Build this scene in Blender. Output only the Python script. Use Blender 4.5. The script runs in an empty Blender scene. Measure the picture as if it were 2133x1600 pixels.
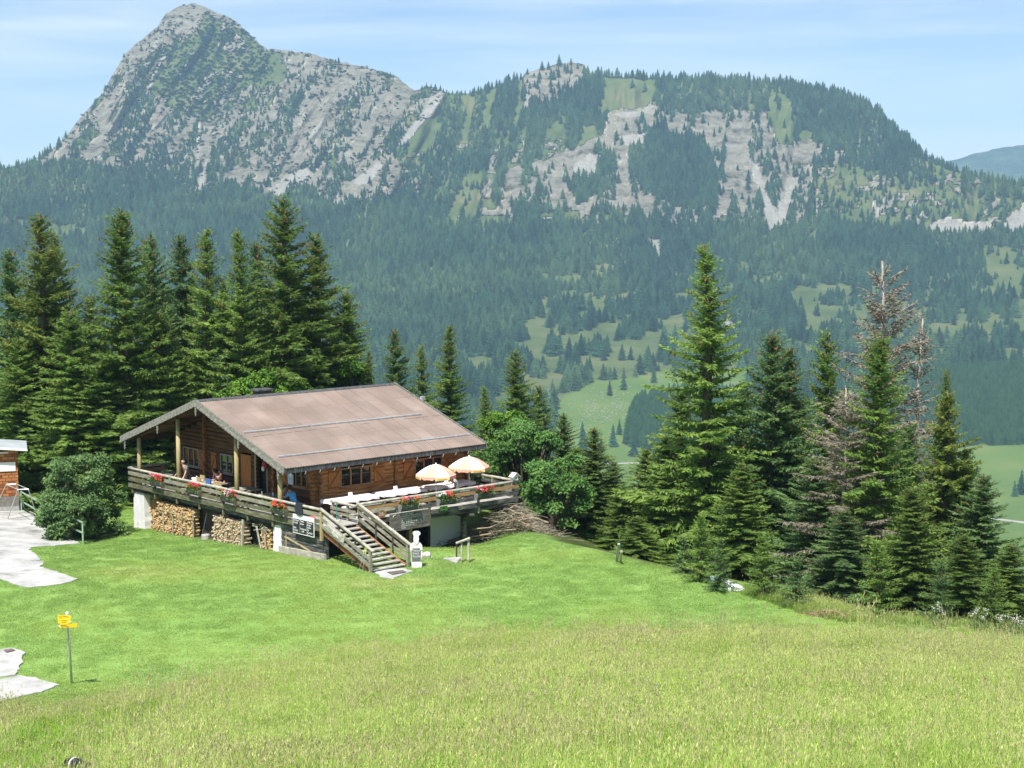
import bpy, bmesh, math, random
import numpy as np
from mathutils import Vector, Matrix
from math import radians as rad, sin, cos, pi, tan, atan2, sqrt

# ------------------------------------------------------------------ camera, sky, sun, exposure
SC = bpy.context.scene
COL = SC.collection
FPX, PITCH = 3400.0, math.atan(340 / 3400)
cam_d = bpy.data.cameras.new('camera')
cam_d.sensor_width = 36.0
cam_d.lens = FPX / 2133 * 36
cam_d.clip_start, cam_d.clip_end = 0.5, 30000
cam = bpy.data.objects.new('camera', cam_d)
cam.rotation_euler = (pi / 2 - PITCH, 0, 0)
COL.objects.link(cam)
SC.camera = cam

SUN_EL = rad(60)
SUN_H = Vector((-0.33, -0.94, 0)).normalized()
world = bpy.data.worlds.new('World')
SC.world = world
world.use_nodes = True
wn = world.node_tree
wn.nodes.clear()
w_out = wn.nodes.new('ShaderNodeOutputWorld')
w_bg = wn.nodes.new('ShaderNodeBackground')
w_sky = wn.nodes.new('ShaderNodeTexSky')
w_sky.sky_type = 'NISHITA'
w_sky.sun_disc = False
w_sky.sun_elevation = SUN_EL
w_sky.sun_rotation = atan2(SUN_H.x, SUN_H.y)
w_sky.altitude = 1500
w_sky.dust_density = 0.6
w_sky.ozone_density = 1.2
w_bg.inputs['Strength'].default_value = 0.098
# thin streaky clouds, laid out by direction on the sky dome
tc = wn.nodes.new('ShaderNodeTexCoord')
mp = wn.nodes.new('ShaderNodeMapping')
mp.inputs['Scale'].default_value = (1.6, 1.6, 15.0)
mp.inputs['Rotation'].default_value = (0.0, rad(4), 0.3)
nz = wn.nodes.new('ShaderNodeTexNoise')
nz.inputs['Scale'].default_value = 2.3
nz.inputs['Detail'].default_value = 7
nz.inputs['Roughness'].default_value = 0.55
nz.inputs['Distortion'].default_value = 0.35
cr = wn.nodes.new('ShaderNodeValToRGB')
cr.color_ramp.elements[0].position = 0.36
cr.color_ramp.elements[0].color = (0.0, 0.0, 0.0, 1)
cr.color_ramp.elements[1].position = 0.68
cr.color_ramp.elements[1].color = (0.75, 0.75, 0.75, 1)
mx = wn.nodes.new('ShaderNodeMixRGB')
mx.inputs['Color2'].default_value = (5.3, 5.9, 6.4, 1)
wn.links.new(tc.outputs['Generated'], mp.inputs['Vector'])
wn.links.new(mp.outputs['Vector'], nz.inputs['Vector'])
wn.links.new(nz.outputs['Fac'], cr.inputs['Fac'])
wn.links.new(cr.outputs['Color'], mx.inputs['Fac'])
tn = wn.nodes.new('ShaderNodeMixRGB')
tn.blend_type = 'MULTIPLY'
tn.inputs['Fac'].default_value = 1.0
tn.inputs['Color2'].default_value = (0.72, 0.75, 0.82, 1)
wn.links.new(w_sky.outputs['Color'], tn.inputs['Color1'])
wn.links.new(tn.outputs['Color'], mx.inputs['Color1'])
wn.links.new(mx.outputs['Color'], w_bg.inputs['Color'])
wn.links.new(w_bg.outputs['Background'], w_out.inputs['Surface'])

sun_d = bpy.data.lights.new('sun', 'SUN')
sun_d.energy = 4.6
sun_d.angle = rad(0.5)
sun_d.color = (1.0, 0.955, 0.88)
sun = bpy.data.objects.new('sun', sun_d)
sdir = Vector((SUN_H.x * cos(SUN_EL), SUN_H.y * cos(SUN_EL), sin(SUN_EL)))
sun.rotation_euler = (-sdir).to_track_quat('-Z', 'Y').to_euler()
sun.location = (-20, -20, 60)
COL.objects.link(sun)
SC.view_settings.view_transform = 'Standard'
SC.view_settings.look = 'None'
SC.view_settings.gamma = 1.0
SC.view_settings.exposure = 0.85
SC.cycles.max_bounces = 6
SC.cycles.diffuse_bounces = 3
SC.cycles.glossy_bounces = 2
SC.cycles.transmission_bounces = 3
SC.cycles.transparent_max_bounces = 6
SC.cycles.volume_bounces = 0
SC.cycles.use_denoising = True

rng = np.random.default_rng(7)
R_ = random.Random(11)

# ------------------------------------------------------------------ pixel ray helpers (photo measurements -> metres)
def ray(px, py):
    x = (px - 1066.5) / FPX
    u = (800 - py) / FPX
    c, s = cos(PITCH), sin(PITCH)
    return np.array([x, c + u * s, -s + u * c])

HB = np.array([-8.492, 72.0, -12.794])      # hut frame: railing corner by the stairs
HY = 0.74714
HU = np.array([cos(HY), sin(HY), 0.0])
HV = np.array([-sin(HY), cos(HY), 0.0])
HZ = np.array([0, 0, 1.0])

def hw(u, v, z):
    return HB + HU * u + HV * v + HZ * z

def hl(x, y):
    dx, dy = x - HB[0], y - HB[1]
    return dx * HU[0] + dy * HU[1], dx * HV[0] + dy * HV[1]

def hpt(px, py, ax, val):
    n = {'u': HU, 'v': HV, 'z': HZ}[ax]
    r = ray(px, py)
    t = (val + HB @ n) / (r @ n)
    L = r * t - HB
    return float(L @ HU), float(L @ HV), float(L @ HZ)

# ------------------------------------------------------------------ value noise
_perm = np.random.default_rng(3).random((256, 256))
def vnoise(x, y, seed=0):
    x = np.asarray(x, float) + seed * 17.13
    y = np.asarray(y, float) + seed * 9.71
    xi, yi = np.floor(x).astype(int), np.floor(y).astype(int)
    fx, fy = x - xi, y - yi
    fx, fy = fx * fx * (3 - 2 * fx), fy * fy * (3 - 2 * fy)
    g = lambda a, b: _perm[a % 256, b % 256]
    return (g(xi, yi) * (1 - fx) + g(xi + 1, yi) * fx) * (1 - fy) + (g(xi, yi + 1) * (1 - fx) + g(xi + 1, yi + 1) * fx) * fy
def fbm(x, y, seed=0, oct=4):
    s, a, t = 0, 1.0, 0
    for i in range(oct):
        s = s + a * vnoise(np.asarray(x) * 2 ** i, np.asarray(y) * 2 ** i, seed + i * 5)
        t += a
        a *= 0.5
    return s / t
def sstep(a, b, x):
    t = np.clip((np.asarray(x, float) - a) / (b - a), 0, 1)
    return t * t * (3 - 2 * t)
def inpoly(P, X, Y):
    X, Y = np.asarray(X, float), np.asarray(Y, float)
    r = np.zeros(X.shape, bool)
    n = len(P)
    for i in range(n):
        x0, y0 = P[i]
        x1, y1 = P[(i + 1) % n]
        if y0 == y1:
            continue
        c = ((y0 > Y) != (y1 > Y)) & (X < (x1 - x0) * (Y - y0) / (y1 - y0) + x0)
        r ^= c
    return r
def polydist(P, X, Y, closed=True):
    X, Y = np.asarray(X, float), np.asarray(Y, float)
    best = np.full(X.shape, 1e9)
    n = len(P)
    for i in range(n if closed else n - 1):
        x0, y0 = P[i]
        x1, y1 = P[(i + 1) % n]
        dx, dy = x1 - x0, y1 - y0
        t = np.clip(((X - x0) * dx + (Y - y0) * dy) / (dx * dx + dy * dy + 1e-12), 0, 1)
        best = np.minimum(best, np.hypot(X - x0 - t * dx, Y - y0 - t * dy))
    return best

# ------------------------------------------------------------------ mesh builder
class MB:
    def __init__(s):
        s.v, s.f, s.m = [], [], []
    def add(s, vs, fs, mi=0):
        o = len(s.v)
        s.v += [tuple(map(float, p)) for p in vs]
        s.f += [tuple(i + o for i in f) for f in fs]
        s.m += [mi] * len(fs)
        return s
    def box(s, x0, x1, y0, y1, z0, z1, mi=0):
        vs = [(x0, y0, z0), (x1, y0, z0), (x1, y1, z0), (x0, y1, z0), (x0, y0, z1), (x1, y0, z1), (x1, y1, z1), (x0, y1, z1)]
        return s.add(vs, [(3, 2, 1, 0), (4, 5, 6, 7), (0, 1, 5, 4), (1, 2, 6, 5), (2, 3, 7, 6), (3, 0, 4, 7)], mi)
    def bar(s, a, b, w, h, mi=0, up=(0, 0, 1)):
        """rectangular bar from a to b, w across, h along up"""
        a, b = Vector(a), Vector(b)
        d = (b - a).normalized()
        up = Vector(up)
        sd = d.cross(up)
        if sd.length < 1e-4:
            sd = d.cross(Vector((1, 0, 0)))
        sd.normalize()
        uu = sd.cross(d).normalized()
        vs = []
        for p in (a, b):
            for sx, sz in ((-1, -1), (1, -1), (1, 1), (-1, 1)):
                vs.append(p + sd * sx * w / 2 + uu * sz * h / 2)
        return s.add(vs, [(0, 1, 2, 3), (7, 6, 5, 4), (0, 4, 5, 1), (1, 5, 6, 2), (2, 6, 7, 3), (3, 7, 4, 0)], mi)
    def tube(s, pts, rs, n=8, mi=0, cap=True):
        pts = [Vector(p) for p in pts]
        if not hasattr(rs, '__len__'):
            rs = [rs] * len(pts)
        o = len(s.v)
        vs, fs = [], []
        ref = None
        for i, p in enumerate(pts):
            d = (pts[min(i + 1, len(pts) - 1)] - pts[max(i - 1, 0)]).normalized()
            if ref is None:
                ref = Vector((0, 0, 1)) if abs(d.z) < 0.9 else Vector((1, 0, 0))
            a = d.cross(ref).normalized()
            b = d.cross(a).normalized()
            for k in range(n):
                t = 2 * pi * k / n
                vs.append(p + a * cos(t) * rs[i] + b * sin(t) * rs[i])
        for i in range(len(pts) - 1):
            for k in range(n):
                k2 = (k + 1) % n
                fs.append((i * n + k, i * n + k2, (i + 1) * n + k2, (i + 1) * n + k))
        if cap:
            fs.append(tuple(reversed(range(n))))
            fs.append(tuple((len(pts) - 1) * n + k for k in range(n)))
        return s.add(vs, fs, mi)
    def prism(s, poly, ext, mi=0):
        """poly: 3D points of a planar outline, ext: extrusion vector"""
        n = len(poly)
        e = Vector(ext)
        vs = [Vector(p) for p in poly] + [Vector(p) + e for p in poly]
        fs = [tuple(reversed(range(n))), tuple(range(n, 2 * n))]
        fs += [(i, (i + 1) % n, n + (i + 1) % n, n + i) for i in range(n)]
        return s.add(vs, fs, mi)
    def lathe(s, prof, n=16, c=(0, 0, 0), mi=0):
        vs, fs = [], []
        for r, z in prof:
            for k in range(n):
                t = 2 * pi * k / n
                vs.append((c[0] + r * cos(t), c[1] + r * sin(t), c[2] + z))
        for i in range(len(prof) - 1):
            for k in range(n):
                k2 = (k + 1) % n
                fs.append((i * n + k, i * n + k2, (i + 1) * n + k2, (i + 1) * n + k))
        fs.append(tuple(reversed(range(n))))
        fs.append(tuple((len(prof) - 1) * n + k for k in range(n)))
        return s.add(vs, fs, mi)
    def ball(s, c, r, mi=0, n=8, sq=(1, 1, 1)):
        pr = [(max(r * sin(pi * i / n), r * 0.02), -r * cos(pi * i / n)) for i in range(n + 1)]
        o = len(s.v)
        s.lathe(pr, n + 2, (0, 0, 0), mi)
        for i in range(o, len(s.v)):
            x, y, z = s.v[i]
            s.v[i] = (c[0] + x * sq[0], c[1] + y * sq[1], c[2] + z * sq[2])
        return s
    def mesh(s, name, mats, smooth=False):
        me = bpy.data.meshes.new(name)
        me.from_pydata(s.v, [], s.f)
        for m in (mats if isinstance(mats, (list, tuple)) else [mats]):
            me.materials.append(m)
        me.polygons.foreach_set('material_index', s.m)
        if smooth:
            me.polygons.foreach_set('use_smooth', [True] * len(s.f))
        me.update()
        return me

def arr_mesh(name, V, F, mats, mi=None, smooth=False):
    """V (n,3) array, F (m,4) array of quads"""
    me = bpy.data.meshes.new(name)
    me.vertices.add(len(V))
    me.vertices.foreach_set('co', np.asarray(V, np.float32).ravel())
    me.loops.add(F.size)
    me.loops.foreach_set('vertex_index', F.ravel().astype(np.int32))
    me.polygons.add(len(F))
    k = F.shape[1]
    me.polygons.foreach_set('loop_start', np.arange(0, F.size, k, dtype=np.int32))
    me.polygons.foreach_set('loop_total', np.full(len(F), k, dtype=np.int32))
    for m in (mats if isinstance(mats, (list, tuple)) else [mats]):
        me.materials.append(m)
    if mi is not None:
        me.polygons.foreach_set('material_index', np.asarray(mi, np.int32))
    if smooth:
        me.polygons.foreach_set('use_smooth', [True] * len(F))
    me.update(calc_edges=True)
    me.validate()
    return me

# ------------------------------------------------------------------ object helpers
def props(o, label=None, cat=None, group=None, kind=None):
    if label: o['label'] = label
    if cat: o['category'] = cat
    if group: o['group'] = group
    if kind: o['kind'] = kind
    return o

class Thing:
    """an Empty at the thing's base; parts are given in the thing's parent frame (hut frame or world)"""
    def __init__(s, name, label, cat, base, frame='world', group=None, rot=0.0):
        s.base = Vector(base)
        s.e = bpy.data.objects.new(name, None)
        s.e.empty_display_size = 0.3
        if frame == 'hut':
            s.e.location = Vector(hw(*base))
            s.e.rotation_euler = (0, 0, HY + rot)
        else:
            s.e.location = s.base
            s.e.rotation_euler = (0, 0, rot)
        COL.objects.link(s.e)
        props(s.e, label, cat, group)
    def part(s, name, mb, mats, parent=None, smooth=False, label=None, local=False):
        if isinstance(mb, MB):
            if not local:
                b = s.base
                mb.v = [(x - b.x, y - b.y, z - b.z) for x, y, z in mb.v]
            me = mb.mesh(name, mats, smooth)
        else:
            me = mb
        o = bpy.data.objects.new(name, me)
        COL.objects.link(o)
        o.parent = parent or s.e
        if label: o['label'] = label
        return o

def single(name, me, label=None, cat=None, group=None, kind=None, loc=(0, 0, 0), rot=0.0):
    o = bpy.data.objects.new(name, me)
    o.location = loc
    o.rotation_euler = (0, 0, rot)
    COL.objects.link(o)
    return props(o, label, cat, group, kind)

def text_part(T, txt, size, loc, ax, ay, m, name='lettering', align='LEFT', parent=None, ext=0.003):
    """lettering on a plane: ax = reading direction, ay = up direction (in the thing's frame), loc absolute in that frame"""
    cu = bpy.data.curves.new(name, 'FONT')
    cu.body = txt
    cu.size = size
    cu.align_x = align
    cu.extrude = ext
    cu.materials.append(m)
    tmp = bpy.data.objects.new(name, cu)
    COL.objects.link(tmp)
    dg = bpy.context.evaluated_depsgraph_get(); dg.update()
    me = bpy.data.meshes.new_from_object(tmp.evaluated_get(dg))
    me.name = name
    bpy.data.objects.remove(tmp)
    o = bpy.data.objects.new(name, me)
    COL.objects.link(o)
    o.parent = parent or T.e
    ax, ay = Vector(ax).normalized(), Vector(ay).normalized()
    n = ax.cross(ay)
    M = Matrix((ax, ay, n)).transposed().to_4x4()
    M.translation = Vector(loc) - T.base
    o.matrix_local = M
    return o

# ------------------------------------------------------------------ materials
def nmat(name):
    m = bpy.data.materials.new(name)
    m.use_nodes = True
    nt = m.node_tree
    return m, nt, nt.nodes['Principled BSDF']

def N(nt, t, **kw):
    n = nt.nodes.new(t)
    for k, v in kw.items():
        if k in n.inputs:
            n.inputs[k].default_value = v
        else:
            setattr(n, k, v)
    return n

def ramp(nt, fac, stops):
    r = nt.nodes.new('ShaderNodeValToRGB')
    e = r.color_ramp.elements
    while len(e) > 1:
        e.remove(e[-1])
    for i, (p, c) in enumerate(stops):
        if i == 0:
            e[0].position = p
            el = e[0]
        else:
            el = e.new(p)
        el.color = (*c, 1) if len(c) == 3 else c
    nt.links.new(fac, r.inputs['Fac'])
    return r.outputs['Color']

def pm(name, cols, scale=4.0, rough=0.8, bump=0.0, stretch=(1, 1, 1), detail=6, metal=0.0, spec=0.3, bscale=None, bdist=0.02, rot=(0, 0, 0), lo=0.3, hi=0.7):
    """noise-varied surface: cols spread over the noise from dark to light"""
    m, nt, b = nmat(name)
    t = N(nt, 'ShaderNodeTexCoord')
    mpn = N(nt, 'ShaderNodeMapping')
    mpn.inputs['Scale'].default_value = stretch
    mpn.inputs['Rotation'].default_value = rot
    nt.links.new(t.outputs['Object'], mpn.inputs['Vector'])
    n = N(nt, 'ShaderNodeTexNoise', Scale=scale, Detail=detail, Roughness=0.62)
    nt.links.new(mpn.outputs['Vector'], n.inputs['Vector'])
    k = len(cols)
    stops = [(lo + (hi - lo) * i / max(k - 1, 1), c) for i, c in enumerate(cols)]
    nt.links.new(ramp(nt, n.outputs['Fac'], stops), b.inputs['Base Color'])
    b.inputs['Roughness'].default_value = rough
    b.inputs['Metallic'].default_value = metal
    b.inputs['Specular IOR Level'].default_value = spec
    if bump:
        n2 = N(nt, 'ShaderNodeTexNoise', Scale=bscale or scale * 2, Detail=5)
        nt.links.new(mpn.outputs['Vector'], n2.inputs['Vector'])
        bp = N(nt, 'ShaderNodeBump', Strength=bump, Distance=bdist)
        nt.links.new(n2.outputs['Fac'], bp.inputs['Height'])
        nt.links.new(bp.outputs['Normal'], b.inputs['Normal'])
    return m

def leafmat(name, cols, scale=0.6, rough=0.6, trans=0.25, var=0.25, spec=0.25):
    """foliage: colour varied in clumps and per instance, some light through the leaf"""
    m, nt, b = nmat(name)
    t = N(nt, 'ShaderNodeTexCoord')
    n = N(nt, 'ShaderNodeTexNoise', Scale=scale, Detail=4)
    nt.links.new(t.outputs['Object'], n.inputs['Vector'])
    k = len(cols)
    c = ramp(nt, n.outputs['Fac'], [(0.32 + 0.36 * i / max(k - 1, 1), cc) for i, cc in enumerate(cols)])
    oi = N(nt, 'ShaderNodeObjectInfo')
    mr = N(nt, 'ShaderNodeMapRange')
    mr.inputs['To Min'].default_value = 1 - var
    mr.inputs['To Max'].default_value = 1 + var
    nt.links.new(oi.outputs['Random'], mr.inputs['Value'])
    hs = N(nt, 'ShaderNodeHueSaturation')
    nt.links.new(mr.outputs['Result'], hs.inputs['Value'])
    nt.links.new(c, hs.inputs['Color'])
    nt.links.new(hs.outputs['Color'], b.inputs['Base Color'])
    b.inputs['Roughness'].default_value = rough
    b.inputs['Specular IOR Level'].default_value = spec
    tr = N(nt, 'ShaderNodeBsdfTranslucent')
    nt.links.new(hs.outputs['Color'], tr.inputs['Color'])
    mxs = N(nt, 'ShaderNodeMixShader')
    mxs.inputs['Fac'].default_value = trans
    nt.links.new(b.outputs['BSDF'], mxs.inputs[1])
    nt.links.new(tr.outputs['BSDF'], mxs.inputs[2])
    nt.links.new(mxs.outputs['Shader'], nt.nodes['Material Output'].inputs['Surface'])
    return m

M = {}
M['needle'] = leafmat('spruce_needles', [(0.115, 0.195, 0.042), (0.180, 0.285, 0.058), (0.245, 0.350, 0.080)], 0.5, trans=0.45, var=0.18)
M['needle_blue'] = leafmat('spruce_needles_bluish', [(0.095, 0.175, 0.060), (0.150, 0.255, 0.084), (0.205, 0.320, 0.112)], 0.5, trans=0.43, var=0.15)
M['needle_yellow'] = leafmat('spruce_needles_yellowish', [(0.115, 0.175, 0.036), (0.185, 0.255, 0.048), (0.26, 0.31, 0.075)], 0.6, trans=0.43, var=0.15)
M['cone'] = pm('cone_brown', [(0.13, 0.065, 0.028), (0.24, 0.125, 0.058)], 8, 0.8)
M['bark'] = pm('spruce_bark', [(0.05, 0.038, 0.028), (0.14, 0.11, 0.085)], 6, 0.95, 0.5, (1, 1, 0.3))
M['twig_dead'] = pm('dead_twigs', [(0.16, 0.14, 0.105), (0.32, 0.285, 0.22)], 3, 0.95)
M['trunk_dead'] = pm('dead_trunk', [(0.22, 0.19, 0.16), (0.38, 0.34, 0.29)], 5, 0.9)
M['leaf_maple'] = leafmat('maple_leaves', [(0.07, 0.16, 0.022), (0.12, 0.25, 0.03), (0.19, 0.34, 0.045)], 0.9, trans=0.35, var=0.1)
M['leaf_rowan'] = leafmat('rowan_leaves', [(0.07, 0.16, 0.042), (0.12, 0.25, 0.06), (0.18, 0.33, 0.08)], 0.9, trans=0.35, var=0.1)
M['leaf_bush'] = leafmat('bush_leaves', [(0.08, 0.155, 0.055), (0.13, 0.225, 0.075), (0.20, 0.31, 0.105)], 0.9, trans=0.35, var=0.1)
M['far_needle'] = leafmat('far_spruce_needles', [(0.022, 0.058, 0.026), (0.042, 0.095, 0.034)], 0.03, trans=0.1, var=0.55, rough=0.9, spec=0.05)
M['far_needle_young'] = leafmat('far_young_spruce_needles', [(0.026, 0.070, 0.026), (0.042, 0.098, 0.032)], 0.1, trans=0.1, var=0.3, rough=0.9, spec=0.05)
M['far_pine'] = leafmat('far_dwarf_pine', [(0.018, 0.042, 0.018), (0.030, 0.062, 0.020)], 0.2, trans=0.1, var=0.35, rough=0.9, spec=0.05)
def far_mat_tree(name, stops, var):
    m, nt, b = nmat(name)
    oi = N(nt, 'ShaderNodeObjectInfo')
    n = N(nt, 'ShaderNodeTexNoise', Scale=0.006, Detail=5, Roughness=0.6)
    nt.links.new(oi.outputs['Location'], n.inputs['Vector'])
    c = ramp(nt, n.outputs['Fac'], stops)
    mr = N(nt, 'ShaderNodeMapRange')
    mr.inputs['To Min'].default_value = 1 - var
    mr.inputs['To Max'].default_value = 1 + var
    nt.links.new(oi.outputs['Random'], mr.inputs['Value'])
    hs = N(nt, 'ShaderNodeHueSaturation')
    nt.links.new(mr.outputs['Result'], hs.inputs['Value'])
    nt.links.new(c, hs.inputs['Color'])
    nt.links.new(hs.outputs['Color'], b.inputs['Base Color'])
    b.inputs['Roughness'].default_value = 0.9
    b.inputs['Specular IOR Level'].default_value = 0.05
    return m
M['far_needle'] = far_mat_tree('far_spruce_needles', [(0.36, (0.018, 0.048, 0.026)), (0.48, (0.028, 0.066, 0.030)), (0.62, (0.050, 0.092, 0.036))], 0.55)
M['far_bark'] = pm('far_bark', [(0.12, 0.10, 0.08), (0.2, 0.17, 0.14)], 2, 0.95)
# wood
M['rail'] = pm('weathered_rail_wood', [(0.13, 0.125, 0.085), (0.235, 0.225, 0.165), (0.34, 0.33, 0.265)], 2.2, 0.85, 0.3, (1, 1, 6))
M['rail_top'] = pm('grey_rail_top', [(0.22, 0.20, 0.16), (0.36, 0.34, 0.28), (0.52, 0.50, 0.43)], 3.0, 0.85, 0.3)
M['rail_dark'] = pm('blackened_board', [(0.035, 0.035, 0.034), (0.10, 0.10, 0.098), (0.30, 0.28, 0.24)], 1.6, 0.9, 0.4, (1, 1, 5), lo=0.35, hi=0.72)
M['rail_brown'] = pm('fresh_brown_board', [(0.22, 0.13, 0.06), (0.36, 0.22, 0.10), (0.46, 0.31, 0.17)], 2.0, 0.8, 0.3, (1, 1, 5))
M['rail_moss'] = pm('mossy_board', [(0.065, 0.068, 0.036), (0.125, 0.125, 0.072), (0.23, 0.22, 0.145)], 1.8, 0.9, 0.4, (1, 1, 4))
M['deck'] = pm('deck_planks', [(0.20, 0.19, 0.17), (0.34, 0.33, 0.30), (0.46, 0.45, 0.42)], 1.7, 0.9, 0.2, (6, 0.7, 1))
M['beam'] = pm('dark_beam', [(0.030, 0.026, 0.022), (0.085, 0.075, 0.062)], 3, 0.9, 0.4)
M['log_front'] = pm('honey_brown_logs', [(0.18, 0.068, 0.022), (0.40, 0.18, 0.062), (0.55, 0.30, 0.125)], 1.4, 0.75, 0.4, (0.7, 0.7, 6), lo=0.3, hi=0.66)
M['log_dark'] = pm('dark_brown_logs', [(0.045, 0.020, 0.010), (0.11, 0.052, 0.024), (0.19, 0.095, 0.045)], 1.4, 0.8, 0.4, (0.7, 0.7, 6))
M['log_end'] = pm('log_ends', [(0.16, 0.06, 0.02), (0.40, 0.20, 0.08)], 4, 0.8, 0.3)
M['shutter'] = pm('orange_brown_shutter', [(0.32, 0.115, 0.028), (0.48, 0.20, 0.055)], 3, 0.7, 0.2, (4, 4, 0.8))
M['shutter_trim'] = pm('shutter_battens', [(0.18, 0.060, 0.018), (0.28, 0.105, 0.032)], 3, 0.7, 0.2)
M['frame'] = pm('brown_window_frame', [(0.26, 0.12, 0.05), (0.38, 0.19, 0.09)], 4, 0.6)
M['frame_grey'] = pm('grey_window_frame', [(0.22, 0.19, 0.16), (0.34, 0.30, 0.26)], 4, 0.7)
M['post'] = pm('yellowish_round_post', [(0.24, 0.19, 0.09), (0.38, 0.31, 0.16), (0.46, 0.38, 0.21)], 2.5, 0.8, 0.2, (1, 1, 0.4))
M['roof'] = None
M['barge'] = pm('weathered_barge_board', [(0.10, 0.098, 0.085), (0.20, 0.195, 0.17), (0.31, 0.30, 0.265)], 2.5, 0.85, 0.3, (1, 3, 3))
M['fascia'] = pm('grey_fascia', [(0.030, 0.032, 0.035), (0.065, 0.068, 0.072), (0.15, 0.15, 0.155)], 2.0, 0.85, 0.3, (7, 1, 0.7))
M['plaster'] = pm('white_plaster', [(0.62, 0.62, 0.62), (0.80, 0.80, 0.79)], 1.5, 0.9, 0.2)
M['sheet'] = pm('pale_grey_sheet', [(0.74, 0.80, 0.80), (0.80, 0.85, 0.85)], 0.8, 0.6)
M['metal'] = pm('galvanised_metal', [(0.42, 0.44, 0.45), (0.62, 0.64, 0.65)], 4, 0.45, metal=0.5)
M['zinc_roof'] = pm('pale_metal_roof', [(0.55, 0.57, 0.58), (0.70, 0.72, 0.73)], 1, 0.5, metal=0.2)
M['concrete'] = pm('pale_concrete', [(0.17, 0.17, 0.155), (0.33, 0.33, 0.315), (0.42, 0.415, 0.405), (0.47, 0.465, 0.455)], 0.9, 0.95, 0.4, bscale=8, detail=12)
M['white'] = pm('white_paint', [(0.76, 0.76, 0.76), (0.82, 0.82, 0.82)], 2, 0.6)
M['black'] = pm('black_board', [(0.015, 0.017, 0.018), (0.035, 0.037, 0.038)], 5, 0.6)
M['slate'] = pm('slate_grey_board', [(0.09, 0.10, 0.105), (0.16, 0.17, 0.175)], 5, 0.7)
M['chalk'] = pm('white_chalk', [(0.60, 0.60, 0.60), (0.75, 0.75, 0.75)], 30, 0.9)
M['cloth'] = pm('white_tablecloth', [(0.74, 0.68, 0.69), (0.80, 0.76, 0.77)], 3, 0.9)
M['canvas_cream'] = pm('cream_canvas', [(0.80, 0.75, 0.64), (0.84, 0.80, 0.72)], 3, 0.85)
M['canvas_pink'] = pm('salmon_canvas', [(0.72, 0.34, 0.25), (0.76, 0.40, 0.31)], 3, 0.85)
M['canvas_yellow'] = pm('yellow_band', [(0.78, 0.62, 0.28), (0.80, 0.66, 0.34)], 3, 0.85)
M['ink_orange'] = pm('orange_ink', [(0.62, 0.25, 0.05), (0.70, 0.30, 0.07)], 5, 0.8)
M['yellow'] = pm('yellow_sign', [(0.78, 0.52, 0.02), (0.82, 0.58, 0.03)], 5, 0.5)
M['ink'] = pm('black_ink', [(0.02, 0.02, 0.02), (0.03, 0.03, 0.03)], 5, 0.7)
M['planter'] = pm('dark_planter', [(0.035, 0.040, 0.040), (0.085, 0.09, 0.09)], 4, 0.6)
M['planter_grey'] = pm('grey_wood_box', [(0.12, 0.12, 0.12), (0.24, 0.24, 0.24)], 4, 0.8)
M['skin'] = pm('skin', [(0.50, 0.27, 0.18), (0.58, 0.33, 0.23)], 9, 0.55)
M['hair'] = pm('dark_hair', [(0.02, 0.014, 0.01), (0.05, 0.035, 0.025)], 20, 0.6)
M['hair_grey'] = pm('grey_hair', [(0.22, 0.18, 0.16), (0.36, 0.31, 0.28)], 20, 0.6)
M['hair_red'] = pm('light_hair', [(0.45, 0.25, 0.15), (0.55, 0.33, 0.20)], 20, 0.6)
M['firewood'] = pm('split_firewood', [(0.26, 0.15, 0.06), (0.52, 0.36, 0.18), (0.66, 0.50, 0.30)], 5.0, 0.85, 0.3, lo=0.34, hi=0.62)
M['firewood_old'] = pm('weathered_firewood', [(0.20, 0.15, 0.10), (0.44, 0.34, 0.22), (0.60, 0.50, 0.38)], 5.0, 0.85, 0.3, lo=0.34, hi=0.62)
M['glass'] = None

def simple(name, c, rough=0.6, metal=0.0, spec=0.4):
    m, nt, b = nmat(name)
    t = N(nt, 'ShaderNodeTexCoord')
    n = N(nt, 'ShaderNodeTexNoise', Scale=6.0, Detail=3)
    nt.links.new(t.outputs['Object'], n.inputs['Vector'])
    c0 = tuple(x * 0.88 for x in c)
    c1 = tuple(min(x * 1.1, 1) for x in c)
    nt.links.new(ramp(nt, n.outputs['Fac'], [(0.35, c0), (0.65, c1)]), b.inputs['Base Color'])
    b.inputs['Roughness'].default_value = rough
    b.inputs['Metallic'].default_value = metal
    b.inputs['Specular IOR Level'].default_value = spec
    return m

def glass_mat():
    m, nt, b = nmat('window_glass')
    b.inputs['Base Color'].default_value = (0.012, 0.014, 0.014, 1)
    b.inputs['Roughness'].default_value = 0.04
    b.inputs['Specular IOR Level'].default_value = 0.9
    return m
M['glass'] = glass_mat()

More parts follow.
